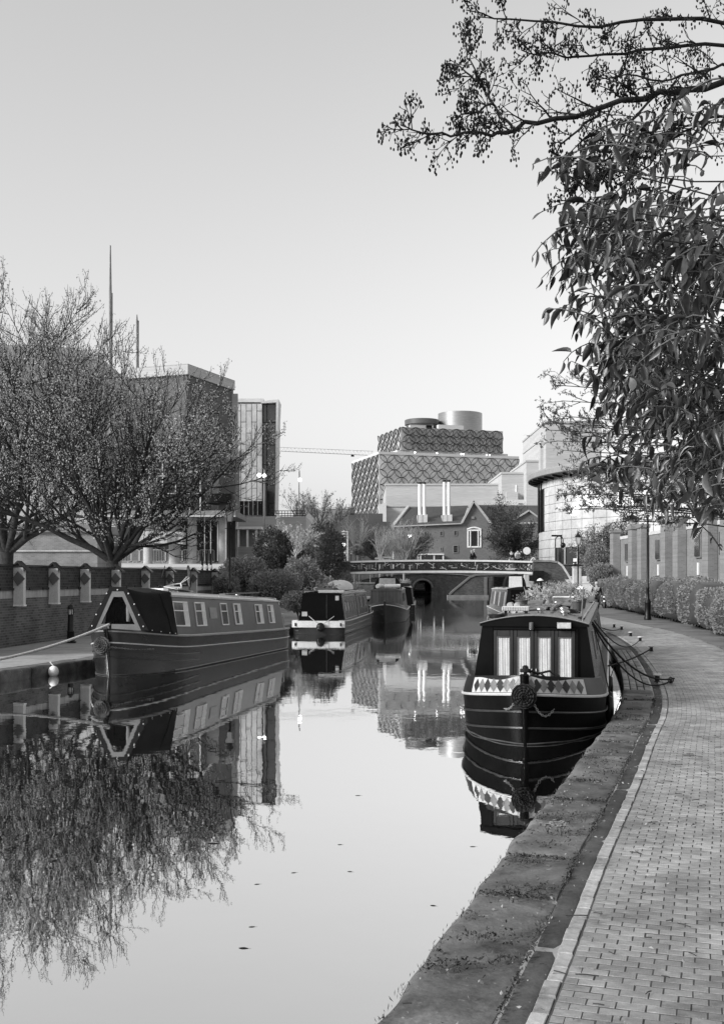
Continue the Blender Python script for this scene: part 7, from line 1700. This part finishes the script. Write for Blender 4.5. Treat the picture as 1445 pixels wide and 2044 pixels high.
# ------------------------------------------------------------------ people
def person(label, loc, rz, h=1.72, coat=None, legs=None, hair=None, pose='stand', group=None):
    """one continuous skinned body; coat, trousers and hair over it"""
    t = thing('person', label, 'person', loc, rz, group); k = h/1.72; sit = pose == 'sit'
    J = {'pel': (0, 0, .95), 'wai': (0, .0, 1.12), 'che': (0, .0, 1.32), 'nec': (0, .01, 1.48), 'hd': (0, -.01, 1.6), 'top': (0, .0, 1.69), 'sl': (-.19, 0, 1.42), 'el': (-.25, .03, 1.15), 'wl': (-.2, -.12, .98), 'hl': (-.17, -.18, .93), 'sr': (.19, 0, 1.42), 'er': (.26, .02, 1.15), 'wr': (.25, -.04, .92), 'hr': (.245, -.06, .84), 'pl': (-.1, 0, .9), 'kl': (-.11, -.02, .5), 'al': (-.12, .02, .1), 'fl': (-.13, -.12, .04), 'pr': (.1, 0, .9), 'kr': (.12, -.05, .5), 'ar': (.12, .03, .1), 'fr': (.13, -.1, .04)}
    rad = dict(pel=.14, wai=.125, che=.15, nec=.055, hd=.095, top=.07, sl=.06, el=.045, wl=.032, hl=.035, sr=.06, er=.045, wr=.032, hr=.035, pl=.09, kl=.06, al=.045, fl=.04, pr=.09, kr=.06, ar=.045, fr=.04)
    if pose == 'walk': J.update(kl=(-.1, -.16, .52), al=(-.1, -.12, .12), fl=(-.1, -.26, .06), kr=(.11, .08, .5), ar=(.11, .26, .16), fr=(.11, .2, .06), wl=(-.26, .1, .95), hl=(-.26, .12, .88), wr=(.24, -.18, .97), hr=(.23, -.24, .92))
    def skin(name, names, edges, mat, grow, parent):
        me = bpy.data.meshes.new(name); me.from_pydata([tuple(Vector(J[n])*k) for n in names], [(names.index(a), names.index(b)) for a, b in edges], []); o = link(name, me, parent); md = o.modifiers.new('skin', 'SKIN'); md.use_smooth_shade = True
        for i, n in enumerate(names): r_ = (rad[n]+grow)*k; me.skin_vertices[0].data[i].radius = (r_, r_*.8); me.skin_vertices[0].data[i].use_root = (i == 0)
        sb = o.modifiers.new('sub', 'SUBSURF'); sb.levels = sb.render_levels = 1; me.materials.append(mat); return o
    E = [('pel', 'wai'), ('wai', 'che'), ('che', 'nec'), ('nec', 'hd'), ('hd', 'top'), ('che', 'sl'), ('sl', 'el'), ('el', 'wl'), ('wl', 'hl'), ('che', 'sr'), ('sr', 'er'), ('er', 'wr'), ('wr', 'hr'), ('pel', 'pl'), ('pl', 'kl'), ('kl', 'al'), ('al', 'fl'), ('pel', 'pr'), ('pr', 'kr'), ('kr', 'ar'), ('ar', 'fr')]
    skin('body', list(J), E, m_skin, 0, t)
    skin('coat', ['wai', 'pel', 'che', 'sl', 'el', 'wl', 'sr', 'er', 'wr'], [('wai', 'pel'), ('wai', 'che'), ('che', 'sl'), ('sl', 'el'), ('el', 'wl'), ('che', 'sr'), ('sr', 'er'), ('er', 'wr')], coat or m_cloth_dark, .025, t)
    skin('trousers', ['pel', 'pl', 'kl', 'al', 'pr', 'kr', 'ar'], [('pel', 'pl'), ('pl', 'kl'), ('kl', 'al'), ('pel', 'pr'), ('pr', 'kr'), ('kr', 'ar')], legs or m_cloth_dark, .015, t)
    MB().ball((0, .015*k, 1.635*k), .108*k, 12, 8, .95, 1.05, .95).build('hair', hair or m_hairdark, t, smooth=60)
    return t
YD = 96.6; zd = zb_d = Z_(1145.3, 95)+.2
dk = Z_(1145.3, 95)+.18+.22
person('person in dark coat walking on the bridge, left of a companion', (X_(941, YD), YD, dk), 1.2, 1.66, m_cloth_dark, m_cloth_dark, m_hair, 'walk', 'people on the iron bridge')
person('grey haired person in dark coat walking on the bridge beside a companion', (X_(946.5, YD+.4), YD+.4, dk), 1.3, 1.78, m_cloth_dark, m_cloth_mid, m_hair, 'walk', 'people on the iron bridge')
person('person with open dark jacket over pale shirt standing on the bridge', (X_(1020, YD), YD, dk), 0, 1.74, m_cloth_dark, m_cloth_mid, m_hairdark, 'stand', 'people on the iron bridge')
person('person in pale jacket between two others on the bridge', (X_(1033, YD+.5), YD+.5, dk), .5, 1.62, m_cloth_pale, m_cloth_dark, m_hair, 'stand', 'people on the iron bridge')
person('person in black seen from the side at the right of the bridge group', (X_(1040, YD), YD, dk), 1.4, 1.76, m_cloth_dark, m_cloth_dark, m_hairdark, 'stand', 'people on the iron bridge')
person('person with white collar leaning low behind the ramp wall', (X_(1072, 96.2), 96.2, 2.35), .6, 1.65, m_cloth_dark, m_cloth_dark, m_hairdark, 'stand', 'people on the iron bridge')
person('bald man in dark jacket walking along the towpath behind the boats', (X_(1190, 60.5), 60.5, TP), 0, 1.78, m_cloth_dark, m_cloth_dark, m_skin, 'walk')
person('person in white standing by the hut left of the bridge', (X_(686, 118), 118, Z_(1123, 118)-.3), 0, 1.7, m_cloth_pale, m_cloth_pale, m_hairdark)
# gull
t = thing('gull', 'small gull gliding right of the library', 'bird', P(1054, 870, 160)); MB().ball((0, 0, 0), .09, 8, 6, 3, 1, 1).build('body', m_grey, t, smooth=60)
for s_ in (-1, 1): MB().add([(s_*.05, -.08, .03), (s_*.05, .1, .03), (s_*.4, .1, .16), (s_*.42, -.03, .16), (s_*.85, .12, .04)], [(0, 1, 2, 3), (3, 2, 4)]).build('wing', m_grey, t)
# buoys at the left bank edge
for i, (px, py) in enumerate(((108, 1330), (100, 1338))):
    pass
t = thing('mooring_float', 'white ball fender hanging on the left bank edge', 'fender', (X_(110, 25.0), 24.9, 0)); MB().ball((0, 0, .1), .12, 14, 9, 1, 1, 1.1).build('ball', m_white, t, smooth=60); MB().tube([(0, .05, .2), (-.15, .25, .3)], .012, 5).build('line', m_ropepale, t)

# ------------------------------------------------------------------ moss, weeds, twigs and leaves
m_moss = MLEAF('moss', .06, .7, .9, 0); m_litter = MLEAF('dead_leaf', .3, .8, .8, .2); m_twig = M('dead_twig', .05, .9, .3, 20)
rng = np.random.default_rng(90); rg = random.Random(91)
def slope_pt(s_, o, dz=0): return RB.at(s_, o, TP+.012+dz)
pts, size = [], []
spots = [(1035, 1790, .17, 200), (985, 1875, .13, 150), (1065, 1725, .1, 90), (1100, 1600, .2, 220), (1120, 1635, .22, 220), (1070, 1780, .12, 100), (1190, 1525, .3, 240), (1215, 1502, .2, 120), (960, 1925, .1, 60), (850, 1935, .13, 260), (1240, 1432, .2, 140), (1255, 1455, .2, 140), (1130, 1668, .16, 110), (1165, 1560, .15, 90), (1030, 1720, .08, 60), (1085, 1690, .12, 70), (925, 1835, .08, 50), (1220, 1545, .1, 60)]
for (px, py, r_, n) in spots:
    q = ground(px, py); a = rng.normal(size=(n, 2))*[r_, r_*.55]; c = np.stack([q.x+a[:, 0], q.y+a[:, 1], np.full(n, TP+.015)+np.abs(rng.normal(size=n))*.012], 1); pts.append(c)
for sj in JOINTS:                                                     # moss in the joints between the stones
    if sj > RB.sY(18.5): continue
    n = 160; o_ = rng.uniform(.04, .52, n); keep = np.array([noise.noise(Vector((o * 9, sj, 0))) > -.15 for o in o_]); o_ = o_[keep]
    pts.append(np.array([tuple(RB.at(sj+rng.normal()*.012, o, TP+.004+abs(rng.normal())*.008)) for o in o_]))
for sj in np.arange(RB.sY(4), RB.sY(18), .09):                        # and along the back of the coping
    if noise.noise(Vector((sj*1.3, 5, 0))) > 0: pts.append(np.array([tuple(RB.at(sj+rng.normal()*.05, .525+rng.normal()*.012, TP+.004+abs(rng.normal())*.008)) for _ in range(14)]))
c = np.concatenate(pts)
edge_x_ = np.interp(c[:, 1], RB.p[:, 1], RB.p[:, 0]); c = c[(c[:, 0] > edge_x_+.06) & (c[:, 0] < edge_x_+.6)]
v, f = leaf_cloud(c, rng.uniform(.01, .032, len(c)), rng, .2, .5); o = npmesh('moss_clumps', v, f, m_moss); tag(stuff(o), 'dark moss clumps and crumbs along the coping stones', 'moss')
s_all = rng.uniform(RB.sY(4), RB.sY(24), 900); off = np.where(rng.random(900) < .6, rng.uniform(.05, .66, 900), rng.uniform(.66, 1.9, 900)); c = np.array([tuple(slope_pt(a, b)) for a, b in zip(s_all, off)]); v, f = leaf_cloud(c, rng.uniform(.008, .03, 900), rng, 0, .6); v[:, 2] = np.clip(v[:, 2], TP+.004, TP+.03)
o = npmesh('leaf_litter', v, f, m_litter); tag(stuff(o), 'pale dead leaves and bits scattered over coping and path', 'leaf litter')
mb = MB()
for k in range(130):
    s_ = rg.uniform(RB.sY(4.6), RB.sY(15)); q = slope_pt(s_, rg.uniform(.1, 1.7), .006); a = rg.uniform(0, 6.28); l = rg.choice((.015, .02, .03, .05))*rg.uniform(.8, 1.3); d = Vector((math.cos(a), math.sin(a), 0))*l; mb.tube([q-d, q+Vector((rg.uniform(-.004, .004), rg.uniform(-.004, .004), .002)), q+d], .0035, 4)
tag(stuff(mb.build('twig_litter', m_twig)), 'short dark twigs dropped on the brick towpath', 'twigs')
tag(stuff((lambda b: b)(npmesh('edge_grass', *(lambda n: leaf_cloud(np.array([tuple(RB.at(a, rg.uniform(.0, .05), TP-.015+rg.uniform(-.03, .01))) for a in rng.uniform(RB.sY(4), RB.sY(13), n)]), rng.uniform(.015, .04, n), rng, 2.5, .08))(700), m_moss))), 'fringe of short grass along the water edge of the coping', 'grass')
# weeds growing in the joints
def weed(label, px, py, h, n, seed):
    q = ground(px, py); q.z = TP+.005; t = thing('weed', label, 'weed', q, 0, 'weeds in the coping joints'); r_ = random.Random(seed); st, lf_ = MB(), MB()
    for k in range(n):
        a = r_.uniform(0, 6.28); d = Vector((math.cos(a)*.45, math.sin(a)*.45, 1)).normalized(); e = d*h*r_.uniform(.6, 1.1); st.tube([Vector((0, 0, 0)), e*.5+Vector((0, 0, .01)), e], .0025, 4)
        for j in range(5):
            b = r_.uniform(0, 6.28); o_ = e*r_.uniform(.75, 1.0); dd = Vector((math.cos(b), math.sin(b), r_.uniform(-.2, .3))); ss = dd.cross(Vector((0, 0, 1))).normalized(); L_ = r_.uniform(.03, .055); lf_.add([o_, o_+dd*L_*.5+ss*L_*.35, o_+dd*L_-Vector((0, 0, .008)), o_+dd*L_*.5-ss*L_*.35], [(0, 1, 2, 3)])
    stuff(st.build('stems', m_leaf_mid, t)); stuff(lf_.build('foliage', m_leaf_pale, t))
weed('pale leafy weed sprouting from the coping, taller right hand one', 1118, 1672, .13, 7, 1); weed('pale leafy weed sprouting from the coping, left hand one', 1092, 1664, .11, 6, 2)
# leaves and twigs adrift on the water
fl_ = [(866, 1808, .05, 'dark curled leaf adrift close to the coping'), (489, 1893, .07, 'largest dark leaf adrift at the lower left'), (588, 1742, .05, 'pale leaf adrift in mid channel'), (716, 1588, .07, 'pair of pale bits adrift left of the black boat reflection'), (680, 1686, .05, 'tiny pale leaf adrift right of centre'), (515, 1765, .05, 'thin straw adrift left of centre'), (505, 1850, .05, 'little bits adrift above the largest leaf'), (945, 1690, .06, 'small leaf adrift near the black boat stern reflection'), (430, 1684, .12, 'long dark stick adrift below the tree reflection'), (700, 1740, .05, 'curled straw adrift in open water')]
for i, (px, py, L_, lb) in enumerate(fl_):
    q = ground(px, py, 0); mb = MB(); a = rg.uniform(-.4, .4); L_ *= .55; d = Vector((math.cos(a), math.sin(a), 0)); s_ = Vector((-d.y, d.x, 0)); n = 7; rows = []
    for k in range(n):
        t_ = k/(n-1); w_ = L_*.42*math.sin(math.pi*min(1, t_*1.3)) if t_ < .75 else L_*.03; rows.append([Vector((0, 0, .0012))+d*L_*(t_*2-1)+s_*w_*e+Vector((0, 0, abs(e)*.0006)) for e in (-1, 0, 1)])
    mb.grid(rows); o = mb.build('floating_leaf', m_cone if i in (0, 1, 8) else m_barkmid); o.location = q; tag(o, lb, 'leaf', 'leaves adrift on the canal')
